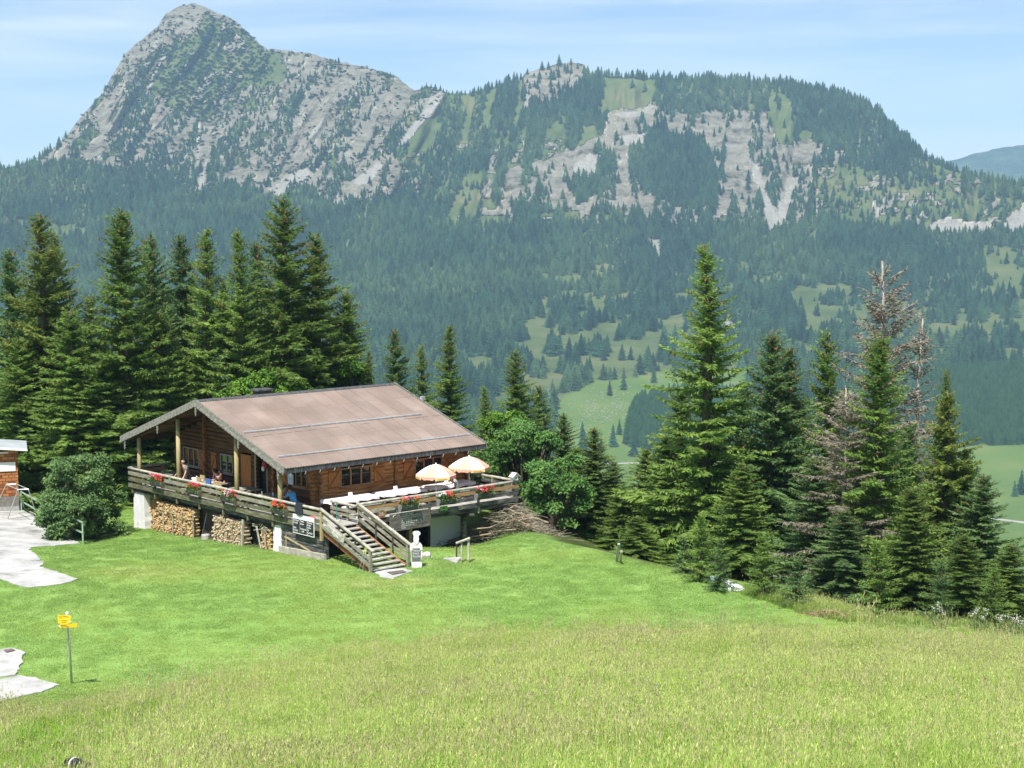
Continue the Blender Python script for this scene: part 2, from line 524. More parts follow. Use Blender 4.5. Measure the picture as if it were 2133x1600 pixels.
def roof_mat():
    """brown-pink ribbed sheets: fine ribs down the slope, sheet joints, faded patches"""
    m, nt, b = nmat('brown_roof_sheets')
    t = N(nt, 'ShaderNodeTexCoord')
    n1 = N(nt, 'ShaderNodeTexNoise', Scale=0.7, Detail=5)
    nt.links.new(t.outputs['Object'], n1.inputs['Vector'])
    base = ramp(nt, n1.outputs['Fac'], [(0.3, (0.205, 0.155, 0.128)), (0.5, (0.240, 0.185, 0.155)), (0.7, (0.285, 0.225, 0.192))])
    br = N(nt, 'ShaderNodeTexBrick')
    br.offset = 0.0
    br.inputs['Scale'].default_value = 1.0
    br.inputs['Brick Width'].default_value = 0.9
    br.inputs['Row Height'].default_value = 1.62
    br.inputs['Mortar Size'].default_value = 0.014
    br.inputs['Color1'].default_value = (1, 1, 1, 1)
    br.inputs['Color2'].default_value = (0.86, 0.87, 0.88, 1)
    br.inputs['Mortar'].default_value = (0.66, 0.64, 0.64, 1)
    nt.links.new(t.outputs['Object'], br.inputs['Vector'])
    mu = N(nt, 'ShaderNodeMixRGB', blend_type='MULTIPLY')
    mu.inputs['Fac'].default_value = 1
    nt.links.new(base, mu.inputs['Color1'])
    nt.links.new(br.outputs['Color'], mu.inputs['Color2'])
    nt.links.new(mu.outputs['Color'], b.inputs['Base Color'])
    b.inputs['Roughness'].default_value = 0.62
    b.inputs['Specular IOR Level'].default_value = 0.25
    return m
M['roof'] = roof_mat()

def shingle_mat():
    m, nt, b = nmat('wooden_shingles')
    t = N(nt, 'ShaderNodeTexCoord')
    mpn = N(nt, 'ShaderNodeMapping')
    mpn.inputs['Rotation'].default_value = (rad(90), 0, 0)
    nt.links.new(t.outputs['Object'], mpn.inputs['Vector'])
    br = N(nt, 'ShaderNodeTexBrick')
    br.offset = 0.5
    br.squash = 1.0
    br.inputs['Scale'].default_value = 1.0
    br.inputs['Brick Width'].default_value = 0.34
    br.inputs['Row Height'].default_value = 0.17
    br.inputs['Mortar Size'].default_value = 0.012
    br.inputs['Color1'].default_value = (0.15, 0.035, 0.010, 1)
    br.inputs['Color2'].default_value = (0.52, 0.20, 0.055, 1)
    br.inputs['Mortar'].default_value = (0.04, 0.014, 0.006, 1)
    nt.links.new(mpn.outputs['Vector'], br.inputs['Vector'])
    nt.links.new(br.outputs['Color'], b.inputs['Base Color'])
    bp = N(nt, 'ShaderNodeBump', Strength=0.6, Distance=0.03)
    nt.links.new(br.outputs['Fac'], bp.inputs['Height'])
    bp.invert = True
    nt.links.new(bp.outputs['Normal'], b.inputs['Normal'])
    b.inputs['Roughness'].default_value = 0.75
    return m
M['shingle'] = shingle_mat()

# ------------------------------------------------------------------ scattering of stuff (geometry nodes, stuff objects only)
def scatter(name, P, RZ, S, protos, label, cat, tilt=None, pick=None):
    me = bpy.data.meshes.new(name)
    me.vertices.add(len(P))
    me.vertices.foreach_set('co', np.asarray(P, np.float32).ravel())
    rot = np.zeros((len(P), 3), np.float32)
    if tilt is not None:
        rot[:, :2] = tilt
    rot[:, 2] = RZ
    S = np.asarray(S, np.float32)
    if S.ndim == 1:
        S = np.repeat(S[:, None], 3, 1)
    a = me.attributes.new('rot', 'FLOAT_VECTOR', 'POINT'); a.data.foreach_set('vector', rot.ravel())
    a = me.attributes.new('sc', 'FLOAT_VECTOR', 'POINT'); a.data.foreach_set('vector', S.ravel())
    if pick is None:
        pick = rng.integers(0, len(protos), len(P))
    a = me.attributes.new('pick', 'INT', 'POINT'); a.data.foreach_set('value', np.asarray(pick, np.int32))
    o = bpy.data.objects.new(name, me)
    COL.objects.link(o)
    props(o, label, cat, None, 'stuff')
    c = bpy.data.collections.new(name + '_kinds')
    for i, p in enumerate(protos):
        po = bpy.data.objects.new('%s_kind_%02d' % (name, i), p)
        c.objects.link(po)
    ng = bpy.data.node_groups.new(name + '_scatter', 'GeometryNodeTree')
    ng.interface.new_socket('Geometry', in_out='INPUT', socket_type='NodeSocketGeometry')
    ng.interface.new_socket('Geometry', in_out='OUTPUT', socket_type='NodeSocketGeometry')
    gi = ng.nodes.new('NodeGroupInput'); go = ng.nodes.new('NodeGroupOutput')
    ci = ng.nodes.new('GeometryNodeCollectionInfo')
    ci.inputs['Collection'].default_value = c
    ci.inputs['Separate Children'].default_value = True
    ci.inputs['Reset Children'].default_value = True
    ip = ng.nodes.new('GeometryNodeInstanceOnPoints')
    ip.inputs['Pick Instance'].default_value = True
    def na(nm, dt):
        n = ng.nodes.new('GeometryNodeInputNamedAttribute')
        n.data_type = dt
        n.inputs['Name'].default_value = nm
        return n.outputs['Attribute']
    e2r = ng.nodes.new('FunctionNodeEulerToRotation')
    L = ng.links.new
    L(gi.outputs[0], ip.inputs['Points'])
    L(ci.outputs[0], ip.inputs['Instance'])
    L(na('pick', 'INT'), ip.inputs['Instance Index'])
    L(na('rot', 'FLOAT_VECTOR'), e2r.inputs[0])
    L(e2r.outputs[0], ip.inputs['Rotation'])
    L(na('sc', 'FLOAT_VECTOR'), ip.inputs['Scale'])
    L(ip.outputs[0], go.inputs[0])
    md = o.modifiers.new('scatter', 'NODES')
    md.node_group = ng
    return o

# ------------------------------------------------------------------ near ground: hill meadow, mown lawn, bank
LZ = -15.15
_ybx = [-60, -25, -16.4, -10.7, -6.3, 0.6, 6, 13, 18.9, 27, 40, 70]
_yby = [46, 48.5, 51, 53.1, 57.5, 60.3, 60.8, 60.2, 59.3, 57, 50, 40]
def yb(x):
    return np.interp(x, _ybx, _yby)
LAWN = [(-60, 93), (-24.5, 93), (-23.6, 86), (-22.3, 81), (-20.6, 76.6), (-19.7, 79.5), (-19.7, 84.6), (-22, 92), (-13, 97), (-4, 92), (-1.0, 86), (0.0, 79.5),
        (0.8, 76.6), (3, 74.4), (4.7, 72), (6.9, 69.3), (8.7, 67.4), (10.3, 64.8), (11.8, 62.3), (13.3, 60.6), (18.9, 59.2), (27, 55), (45, 46), (70, 35),
        (70, -80), (-60, -80)]
def zg(x, y):
    x, y = np.asarray(x, float), np.asarray(y, float)
    t = np.maximum(yb(x) - y, 0)
    z = LZ + 0.175 * t * t / (t + 2.5) + 0.0006 * t * t
    z = z + (fbm(x / 7, y / 7, 2, 3) - 0.5) * 0.35 * sstep(0, 8, t)
    z = z + (fbm(x / 9, y / 9, 4, 2) - 0.5) * 0.14
    lu, lv = hl(x, y)
    z = z - 0.05 * np.clip(lv, 0, 18) * sstep(-14, -2, lu)
    z = z - 0.85 * np.exp(-((lu - 8.6) / 2.6) ** 2) * sstep(-2.6, 0.4, lv)
    ins = inpoly(LAWN, x, y)
    s = np.where(ins, 0, polydist(LAWN, x, y))
    z = z - 0.55 * s * s / (s + 5.0)
    return z
def ghit(px, py):
    """where the camera ray through a photo pixel meets the near ground"""
    r = ray(px, py)
    t = np.arange(12, 140, 0.1)
    f = r[2] * t - zg(r[0] * t, r[1] * t)
    k = np.argmax(f < 0)
    if f[k] >= 0:
        k = len(t) - 1
    a = t[max(k - 1, 0)]
    p = r * a
    return float(p[0]), float(p[1]), float(zg(p[0], p[1]))
def gpoly(pts):
    return [ghit(*p)[:2] for p in pts]

def axis(lo, a, b, hi, fine, g=1.25):
    v = list(np.arange(a, b + 1e-6, fine))
    s, x = fine, a
    while x > lo:
        s *= g; x -= s; v.insert(0, x)
    s, x = fine, b
    while x < hi:
        s *= g; x += s; v.append(x)
    return np.array(v)
gx = axis(-110, -30, 30, 110, 0.4)
gy = axis(-90, 14, 100, 135, 0.4)
GX, GY = np.meshgrid(gx, gy)
GZ = zg(GX, GY)
V = np.stack([GX, GY, GZ], -1).reshape(-1, 3)
ny, nx = GX.shape
I = np.arange(ny * nx).reshape(ny, nx)
F = np.stack([I[:-1, :-1], I[:-1, 1:], I[1:, 1:], I[1:, :-1]], -1).reshape(-1, 4)

def near_ground_mat():
    m, nt, b = nmat('grass_ground')
    at = N(nt, 'ShaderNodeAttribute', attribute_name='zone')
    sp = N(nt, 'ShaderNodeSeparateColor')
    nt.links.new(at.outputs['Color'], sp.inputs['Color'])
    t = N(nt, 'ShaderNodeTexCoord')
    n1 = N(nt, 'ShaderNodeTexNoise', Scale=0.22, Detail=7, Roughness=0.6)
    n2 = N(nt, 'ShaderNodeTexNoise', Scale=9.0, Detail=5, Roughness=0.7)
    for n in (n1, n2):
        nt.links.new(t.outputs['Object'], n.inputs['Vector'])
    ad = N(nt, 'ShaderNodeMath', operation='MULTIPLY_ADD')
    ad.inputs[1].default_value = 0.45
    ad.inputs[2].default_value = 0.0
    nt.links.new(n2.outputs['Fac'], ad.inputs[0])
    a2 = N(nt, 'ShaderNodeMath', operation='MULTIPLY_ADD')
    a2.inputs[1].default_value = 0.55
    nt.links.new(n1.outputs['Fac'], a2.inputs[0])
    nt.links.new(ad.outputs[0], a2.inputs[2])
    lawn = ramp(nt, a2.outputs[0], [(0.30, (0.165, 0.285, 0.068)), (0.50, (0.20, 0.325, 0.082)), (0.70, (0.25, 0.35, 0.105))])
    mead = ramp(nt, a2.outputs[0], [(0.36, (0.13, 0.21, 0.035)), (0.50, (0.18, 0.26, 0.05)), (0.64, (0.24, 0.28, 0.08))])
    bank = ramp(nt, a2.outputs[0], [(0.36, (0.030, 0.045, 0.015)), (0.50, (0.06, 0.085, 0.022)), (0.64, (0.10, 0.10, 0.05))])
    dry = ramp(nt, n2.outputs['Fac'], [(0.3, (0.21, 0.25, 0.07)), (0.7, (0.40, 0.34, 0.19))])
    def mixc(f, a, c):
        x = N(nt, 'ShaderNodeMixRGB')
        nt.links.new(f, x.inputs['Fac']); nt.links.new(a, x.inputs['Color1']); nt.links.new(c, x.inputs['Color2'])
        return x.outputs['Color']
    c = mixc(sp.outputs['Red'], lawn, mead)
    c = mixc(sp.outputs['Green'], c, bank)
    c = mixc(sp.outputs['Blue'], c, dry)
    nt.links.new(c, b.inputs['Base Color'])
    b.inputs['Roughness'].default_value = 0.95
    b.inputs['Specular IOR Level'].default_value = 0.1
    bp = N(nt, 'ShaderNodeBump', Strength=0.6, Distance=0.05)
    n3 = N(nt, 'ShaderNodeTexNoise', Scale=14.0, Detail=5, Roughness=0.75)
    nt.links.new(t.outputs['Object'], n3.inputs['Vector'])
    nt.links.new(n3.outputs['Fac'], bp.inputs['Height'])
    nt.links.new(bp.outputs['Normal'], b.inputs['Normal'])
    return m
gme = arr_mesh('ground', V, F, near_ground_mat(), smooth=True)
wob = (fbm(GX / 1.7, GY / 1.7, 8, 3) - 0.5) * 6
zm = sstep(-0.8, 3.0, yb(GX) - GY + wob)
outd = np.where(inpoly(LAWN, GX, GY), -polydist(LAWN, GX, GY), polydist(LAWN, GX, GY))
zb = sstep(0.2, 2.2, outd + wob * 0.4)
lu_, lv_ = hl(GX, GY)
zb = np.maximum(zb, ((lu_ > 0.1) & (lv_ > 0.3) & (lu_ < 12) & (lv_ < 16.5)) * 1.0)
DRY = [((300, 1190), 3.2, 1.5, 0.55), ((560, 1190), 2.2, 1.2, 0.18), ((800, 1212), 1.9, 1.2, 0.6), ((900, 1178), 1.6, .35, 0.4), ((945, 1168), 0.8, 0.5, 0.9), ((1480, 1200), 1.2, 0.7, 0.5),
       ((120, 1530), 0.9, 1.2, 0.55), ((118, 1470), 1.6, 1.2, 0.3), ((880, 1375), 3, 1.5, 0.2)]
zd = np.zeros_like(GX)
for (p, rx, ry, a) in DRY:
    q = ghit(*p)
    zd = np.maximum(zd, a * np.exp(-((GX - q[0] + wob * .3) / rx) ** 2 - ((GY - q[1] + wob * .3) / ry) ** 2))
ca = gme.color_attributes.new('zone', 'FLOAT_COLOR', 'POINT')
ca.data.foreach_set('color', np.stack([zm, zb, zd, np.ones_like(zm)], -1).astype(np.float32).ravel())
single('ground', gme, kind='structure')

# ------------------------------------------------------------------ far terrain: hillside, valley, mountain (metres, rows by distance)
SKY = [(-3000, 420), (-900, 400), (-300, 380), (0, 350), (40, 346), (75, 335), (100, 315), (135, 290), (150, 268), (180, 230), (215, 192), (245, 138), (260, 112), (290, 87), (330, 52), (345, 29), (370, 15),
       (400, 6), (420, 12), (440, 22), (480, 38), (510, 62), (540, 90), (556, 101), (600, 104), (650, 113), (690, 124), (740, 135), (790, 147), (830, 160), (850, 180),
       (865, 187), (890, 180), (915, 185), (935, 196), (960, 196), (1000, 188), (1040, 178), (1080, 170), (1095, 151), (1120, 143), (1160, 134), (1190, 128), (1215, 136),
       (1240, 156), (1300, 160), (1380, 163), (1420, 163), (1500, 166), (1560, 170), (1640, 175), (1700, 184), (1760, 199), (1800, 214), (1830, 236), (1860, 265),
       (1890, 295), (1920, 320), (1950, 338), (1980, 352), (2020, 362), (2070, 374), (2133, 384), (2400, 420), (3200, 440), (5200, 420)]
_sx, _sy = np.array([p[0] for p in SKY], float), np.array([p[1] for p in SKY], float)
def skyl(px):
    s = np.interp(px, _sx, _sy)
    return s + (fbm(np.asarray(px) / 9.0, 0 * np.asarray(px), 6, 3) - 0.5) * 7
_dy = np.array([-60, 400, 500, 600, 700, 850, 1000, 1100, 1200], float)
_dd = np.array([2620 + 460 * 1.7, 2620, 2450, 2250, 2000, 1600, 1310, 1090, 930], float)
def ddist(py):
    return np.interp(py, _dy, _dd)
def farpt(PX, PY, relief=True):
    PX, PY = np.asarray(PX, float), np.asarray(PY, float)
    d = ddist(PY)
    if relief:
        amp = sstep(620, 380, PY)
        # ribs and gullies running down the slope, leaning to the right uphill on the left massif
        lean = np.where(PX < 960, 0.55, 0.12)
        q = PX + (PY - 300) * lean
        g1 = np.abs(fbm(q / 75, PY / 330, 21, 4) - 0.5) * 2
        g2 = np.abs(fbm(q / 26, PY / 110, 31, 3) - 0.5) * 2
        edge = sstep(0, 40, PY - np.interp(PX, _sx, _sy))
        d = d + amp * edge * (95 * (g1 - 0.3) + 34 * (g2 - 0.3)) + (1 - amp) * (fbm(PX / 120, PY / 60, 41, 3) - 0.5) * 30
    x = (PX - 1066.5) / FPX
    u = (800 - PY) / FPX
    c, s = cos(PITCH), sin(PITCH)
    fy = c + u * s
    return np.stack([x / fy * d, d, (-s + u * c) / fy * d], -1)

px_ax = np.concatenate([np.linspace(-5000, -200, 40)[:-1], np.arange(-200, 2340, 4.0), np.linspace(2340, 7000, 40)[1:]])
rows = []
zc = np.interp
nearrows = [(96, -30), (140, -52), (220, -88), (330, -122), (450, -152), (580, -176), (720, -194), (860, -204), (960, -208)]
xn = (px_ax - 1066.5) / FPX
for d, z in nearrows:
    zz = z + (fbm(px_ax / 300, np.full_like(px_ax, d / 80.0), 51, 3) - 0.5) * 12 * min(1, (d - 90) / 200)
    rows.append((np.stack([xn * d * 1.003, np.full_like(px_ax, d), zz], -1), np.full_like(px_ax, 1160.0)))
for py in np.arange(1100, 400, -5.0):
    rows.append((farpt(px_ax, np.full_like(px_ax, py)), np.full_like(px_ax, py)))
ys = skyl(px_ax)
NR = 120
for k in range(NR + 1):
    py = 400 + (np.minimum(ys, 398) - 400) * (k / NR)
    rows.append((farpt(px_ax, py), py))
last = rows[-1][0]
for k in range(1, 7):
    b = last.copy()
    b[:, 1] += 130 * k
    b[:, 0] += xn * 130 * k
    b[:, 2] -= 65 * k + 12 * k * k
    rows.append((b, ys - 1))
FV = np.concatenate([r[0] for r in rows])
FPY = np.concatenate([r[1] for r in rows])
FPXs = np.tile(px_ax, len(rows))
nr, nc = len(rows), len(px_ax)
I = np.arange(nr * nc).reshape(nr, nc)
F = np.stack([I[:-1, :-1], I[:-1, 1:], I[1:, 1:], I[1:, :-1]], -1).reshape(-1, 4)

ROCK_L = [(70, 345), (150, 262), (215, 185), (260, 105), (345, 20), (400, 0), (450, 20), (556, 95), (700, 118), (850, 172), (940, 185), (905, 240), (850, 270), (800, 300), (835, 350), (880, 375), (870, 400),
          (700, 425), (640, 385), (560, 405), (470, 385), (380, 398), (330, 360), (240, 352), (170, 340), (110, 335)]
ROCK_TOP = [(1090, 150), (1190, 125), (1240, 150), (1200, 185), (1130, 215), (1095, 195)]
ROCK_M = [(1040, 400), (1060, 350), (1120, 340), (1190, 310), (1250, 280), (1270, 235), (1350, 215), (1440, 245), (1480, 232), (1610, 236), (1640, 285), (1700, 300), (1745, 300), (1760, 325), (1745, 340), (1690, 335),
          (1690, 400), (1665, 470), (1600, 478), (1540, 440), (1490, 455), (1410, 470), (1300, 440), (1150, 435), (1060, 418)]
PINE_L = [(430, 28), (500, 55), (556, 105), (560, 150), (500, 190), (440, 250), (360, 230), (300, 180), (280, 150), (300, 120), (345, 95), (390, 80)]
GRASS_L = [(520, 105), (590, 110), (600, 160), (540, 190), (500, 150)]
G_ALM = [(1262, 158), (1330, 163), (1380, 170), (1350, 222), (1275, 232), (1240, 240), (1262, 190)]
G_RIGHT = [(1750, 345), (1900, 380), (2050, 410), (2300, 430), (2300, 490), (2133, 485), (1950, 480), (1800, 470), (1700, 450), (1700, 350)]
G_STRIP = [(1605, 195), (1640, 200), (1660, 240), (1650, 300), (1625, 300), (1600, 240)]
WOOD_M = [(1308, 310), (1340, 270), (1400, 280), (1470, 290), (1490, 340), (1500, 400), (1470, 430), (1410, 430), (1340, 400), (1310, 360)]
WOOD_M2 = [(1180, 380), (1240, 370), (1260, 300), (1275, 330), (1262, 400), (1200, 425)]
MEADOW_C = [(1158, 850), (1175, 825), (1240, 795), (1310, 788), (1385, 775), (1560, 770), (1560, 1200), (1200, 1200), (1205, 1000), (1150, 930)]
PLANT_C = [(1312, 860), (1330, 832), (1400, 815), (1560, 820), (1560, 930), (1380, 950), (1300, 925)]
MEADOW_R = [(1960, 945), (2010, 930), (2133, 925), (2500, 915), (2500, 1300), (1700, 1300), (1900, 1000)]
PLANT_R = [(1900, 760), (2010, 770), (2133, 765), (2500, 760), (2500, 918), (2133, 926), (2000, 930), (1900, 935)]
CLEAR_C = [(1090, 660), (1150, 600), (1230, 610), (1300, 640), (1420, 640), (1450, 700), (1460, 790), (1380, 780), (1240, 795), (1170, 830), (1120, 860), (1000, 870), (900, 850), (960, 770), (1060, 740)]
CLEAR_R = [(1640, 600), (1800, 590), (1900, 640), (2010, 620), (2133, 560), (2500, 560), (2500, 790), (2060, 740), (2010, 800), (1950, 760), (1880, 740), (1700, 760), (1600, 700)]
CLEAR_RR = [(2040, 500), (2133, 520), (2300, 520), (2300, 640), (2133, 640), (2060, 590)]
SPECK_L = [(0, 440), (190, 440), (200, 490), (60, 500), (0, 500)]
OPEN_M = [(940, 430), (985, 340), (1010, 360), (1000, 420), (985, 455)]
SCREE = [
    [(1560, 335), (1578, 340), (1598, 400), (1622, 450), (1640, 470), (1600, 475), (1590, 430), (1575, 385)],
    [(1640, 372), (1668, 365), (1655, 400), (1640, 430), (1638, 472), (1612, 470), (1620, 430), (1632, 400)],
    [(1285, 283), (1345, 278), (1338, 300), (1300, 302)],
    [(1275, 238), (1340, 228), (1358, 212), (1364, 222), (1345, 240), (1290, 246)],
    [(1195, 345), (1232, 318), (1246, 330), (1240, 372), (1190, 372)],
    [(900, 200), (920, 190), (915, 215), (880, 260), (845, 300), (825, 305), (850, 270), (875, 240)],
    [(740, 372), (790, 335), (800, 345), (770, 380), (735, 385)], [(700, 410), (712, 400), (704, 428), (697, 428)],
    [(560, 395), (600, 365), (640, 350), (650, 372), (600, 390), (575, 410)],
    [(640, 285), (672, 245), (668, 262), (645, 292)], [(405, 395), (430, 330), (437, 335), (425, 375), (415, 398)],
    [(340, 110), (352, 112), (325, 160), (310, 190), (306, 180), (325, 145)], [(320, 90), (333, 75), (325, 105), (318, 110)],
    [(408, 345), (416, 240), (420, 245), (414, 335)], [(2085, 470), (2110, 440), (2133, 430), (2180, 440), (2180, 470), (2120, 485)], [(1817, 415), (1826, 418), (1832, 455), (1822, 450)],
    [(1930, 470), (1960, 455), (2060, 465), (2060, 490), (1960, 485)], [(1095, 195), (1105, 200), (1098, 240), (1090, 230)], [(1340, 495), (1380, 500), (1378, 545), (1355, 520)],
    [(1495, 665), (1530, 670), (1545, 700), (1510, 695)],
]
def regions(X, Y, wob=9.0):
    X, Y = np.asarray(X, float), np.asarray(Y, float)
    jx = (fbm(X / 22, Y / 22, 61, 3) - 0.5) * 2 * wob
    jy = (fbm(X / 22, Y / 22, 71, 3) - 0.5) * 2 * wob
    x, y = X + jx, Y + jy
    rock = np.zeros(X.shape); scree = np.zeros(X.shape); bright = np.zeros(X.shape)
    dens = np.ones(X.shape)
    lean = np.where(X < 960, 0.62, 0.15)
    q = X + (Y - 300) * lean
    st = fbm(q / 20, Y / 85, 81, 4)            # streaks running down the slope
    st2 = fbm(X / 26, Y / 15, 91, 4)           # ledges
    top = Y < 500
    # upper forest thins out with grassy streaks
    up = (Y < 470) & (X > 850)
    dens = np.where(up, sstep(0.33, 0.47, st + .2 * ((X > 1380) & (Y < 270)) - .03), dens)
    rock = np.where(up & (Y > 290), sstep(0.56, 0.64, st2) * sstep(.62, .40, dens) * .9 + .0, rock)
    m = inpoly(ROCK_L, x, y)
    rock = np.where(m, sstep(0.37, 0.50, 0.55 * st2 + 0.55 * (1 - st) - 0.02 + 0.10 * sstep(260, 40, Y) + 0.05 * sstep(350, 400, Y)), rock)
    dens = np.where(m, sstep(0.50, 0.60, st + 0.05 * sstep(150, 330, X) - 0.08 * sstep(330, 180, X)) * 0.75 * sstep(60, 240, Y), dens)
    m = inpoly(PINE_L, x, y)
    rock = np.where(m, sstep(0.56, 0.64, st2 * 0.5 + (1 - st) * 0.5) * 0.9, rock)
    dens = np.where(m, 0.0, dens)
    m = inpoly(GRASS_L, x, y); rock = np.where(m, 0.05, rock); dens = np.where(m, 0.12, dens)
    m = inpoly(ROCK_TOP, x, y); rock = np.where(m, 0.85, rock); dens = np.where(m, 0.25, dens)
    m = inpoly(ROCK_M, x, y)
    rock = np.where(m, sstep(0.22, 0.34, 0.6 * st2 + 0.4 * (1 - st)) * .95, rock)
    dens = np.where(m, sstep(0.52, 0.62, st) * 0.5 + .03, dens)
    for P in (WOOD_M, WOOD_M2):
        m = inpoly(P, x, y); dens = np.where(m, 1.0, dens); rock = np.where(m, 0.1, rock)
    for P, dd in ((G_ALM, 0.03), (G_STRIP, 0.08), (OPEN_M, 0.1)):
        m = inpoly(P, x, y); rock = np.where(m, 0.0, rock); dens = np.where(m, dd, dens)
    m = inpoly(G_RIGHT, x, y); rock = np.where(m, sstep(0.56, 0.68, st2) * 0.8, rock); dens = np.where(m, 0.22 * sstep(0.4, 0.55, st) + 0.06, dens)
    low = fbm(X / 34, Y / 17, 101, 3)
    thin = (Y > 560) & (Y < 780) & (X > 900)
    dens = np.where(thin, dens * sstep(0.30, 0.42, low + 0.14 * sstep(760, 560, Y)), dens)
    dens = np.where((Y > 540) & (X > 1100), dens * (1 - .8 * sstep(.60, .68, fbm(X / 55, Y / 20, 131, 3))), dens)
    m = inpoly(CLEAR_C, x, y); dens = np.where(m, sstep(0.50, 0.62, low), dens)
    m = inpoly(CLEAR_R, x, y); dens = np.where(m, sstep(0.46, 0.60, low), dens)
    m = inpoly(CLEAR_RR, x, y); dens = np.where(m, 0.12 * sstep(0.4, 0.6, low) + 0.05, dens)
    m = inpoly(SPECK_L, x, y); dens = np.where(m, sstep(0.45, 0.6, low), dens)
    x2, y2 = X + jx * .3, Y + jy * .3
    mead = inpoly(MEADOW_C, x2, y2) | inpoly(MEADOW_R, x2, y2)
    bright = np.where(mead, 1.0, bright)
    pl = inpoly(PLANT_C, x2, y2) | inpoly(PLANT_R, x2, y2)
    dens = np.where(mead, 0.0, dens)
    dens = np.where(pl, 1.6, dens)
    bright = np.where(pl, 0, bright)
    for P in SCREE:
        m = inpoly(P, X + jx * .45, Y + jy * .45); scree = np.where(m, 1.0, scree); rock = np.where(m, 1.0, rock); dens = np.where(m, 0.0, dens)
    dens = np.where((Y > 1000) & ~mead, 0.6, dens)
    return rock, scree, bright, dens, pl

rk, sc_, br_, de_, pl_ = regions(FPXs, FPY)
infor = (FPXs < -200) | (FPXs > 2340)
rk = np.where(infor, 0.2, rk)

def far_mat():
    m, nt, b = nmat('mountain_surface')
    at = N(nt, 'ShaderNodeAttribute', attribute_name='zone')
    sp = N(nt, 'ShaderNodeSeparateColor')
    nt.links.new(at.outputs['Color'], sp.inputs['Color'])
    t = N(nt, 'ShaderNodeTexCoord')
    def noise(sc, det, ro, st=(1, 1, 1), rot=(0, 0, 0)):
        mpn = N(nt, 'ShaderNodeMapping')
        mpn.inputs['Scale'].default_value = st
        mpn.inputs['Rotation'].default_value = rot
        nt.links.new(t.outputs['Object'], mpn.inputs['Vector'])
        n = N(nt, 'ShaderNodeTexNoise', Scale=sc, Detail=det, Roughness=ro)
        nt.links.new(mpn.outputs['Vector'], n.inputs['Vector'])
        return n.outputs['Fac']
    nA = noise(0.012, 9, 0.68)
    nB = noise(0.05, 9, 0.78, (1, 1, 1.8), (0, 0.35, 0))
    nT = noise(0.018, 8, 0.7, (0.4, 1, 3.2), (0, -0.45, 0))
    nR = N(nt, 'ShaderNodeMath', operation='MULTIPLY_ADD')
    nR.inputs[1].default_value = 0.5
    nRh = N(nt, 'ShaderNodeMath', operation='MULTIPLY')
    nRh.inputs[1].default_value = 0.5
    nt.links.new(nT, nRh.inputs[0]); nt.links.new(nB, nR.inputs[0]); nt.links.new(nRh.outputs[0], nR.inputs[2])
    nS = noise(0.05, 6, 0.65, (1.6, 1, 0.25), (0, -0.4, 0))
    rockc = ramp(nt, nR.outputs[0], [(0.38, (0.07, 0.08, 0.035)), (0.425, (0.27, 0.255, 0.18)), (0.48, (0.49, 0.455, 0.35)), (0.58, (0.69, 0.64, 0.51))])
    screec = ramp(nt, nS, [(0.3, (0.66, 0.62, 0.52)), (0.5, (0.80, 0.76, 0.66)), (0.7, (0.88, 0.85, 0.76))])
    grass = ramp(nt, nA, [(0.32, (0.045, 0.070, 0.024)), (0.50, (0.080, 0.108, 0.038)), (0.68, (0.14, 0.135, 0.065))])
    mead = ramp(nt, nA, [(0.32, (0.075, 0.130, 0.034)), (0.55, (0.105, 0.160, 0.042)), (0.70, (0.155, 0.170, 0.06))])
    def mixc(f, a, c):
        x = N(nt, 'ShaderNodeMixRGB')
        nt.links.new(f, x.inputs['Fac']); nt.links.new(a, x.inputs['Color1']); nt.links.new(c, x.inputs['Color2'])
        return x.outputs['Color']
    # break the rock edge up with fine noise
    e = N(nt, 'ShaderNodeMath', operation='ADD')
    nt.links.new(sp.outputs['Red'], e.inputs[0])
    nt.links.new(nS, e.inputs[1])
    rf = ramp(nt, e.outputs[0], [(0.46, (0, 0, 0)), (0.52, (0, 0, 0)), (0.60, (1, 1, 1))])
    e2 = N(nt, 'ShaderNodeMath', operation='MULTIPLY_ADD')
    e2.inputs[1].default_value = 0.5
    e2.inputs[2].default_value = 0.0
    nt.links.new(e.outputs[0], e2.inputs[0])
    rf = ramp(nt, e2.outputs[0], [(0.40, (0, 0, 0)), (0.50, (1, 1, 1))])
    c = mixc(sp.outputs['Blue'], grass, mead)
    c = mixc(rf, c, rockc)
    c = mixc(sp.outputs['Green'], c, screec)
    nt.links.new(c, b.inputs['Base Color'])
    b.inputs['Roughness'].default_value = 0.95
    b.inputs['Specular IOR Level'].default_value = 0.05
    bp = N(nt, 'ShaderNodeBump', Strength=1.0, Distance=40.0)
    bm = N(nt, 'ShaderNodeMath', operation='MULTIPLY')
    nt.links.new(nB, bm.inputs[0]); nt.links.new(sp.outputs['Red'], bm.inputs[1])
    nt.links.new(bm.outputs[0], bp.inputs['Height'])
    nt.links.new(bp.outputs['Normal'], b.inputs['Normal'])
    return m
fme = arr_mesh('mountain', FV, F, far_mat(), smooth=True)
ca = fme.color_attributes.new('zone', 'FLOAT_COLOR', 'POINT')
ca.data.foreach_set('color', np.stack([rk, sc_, br_, np.ones_like(rk)], -1).astype(np.float32).ravel())
single('mountain', fme, kind='structure')

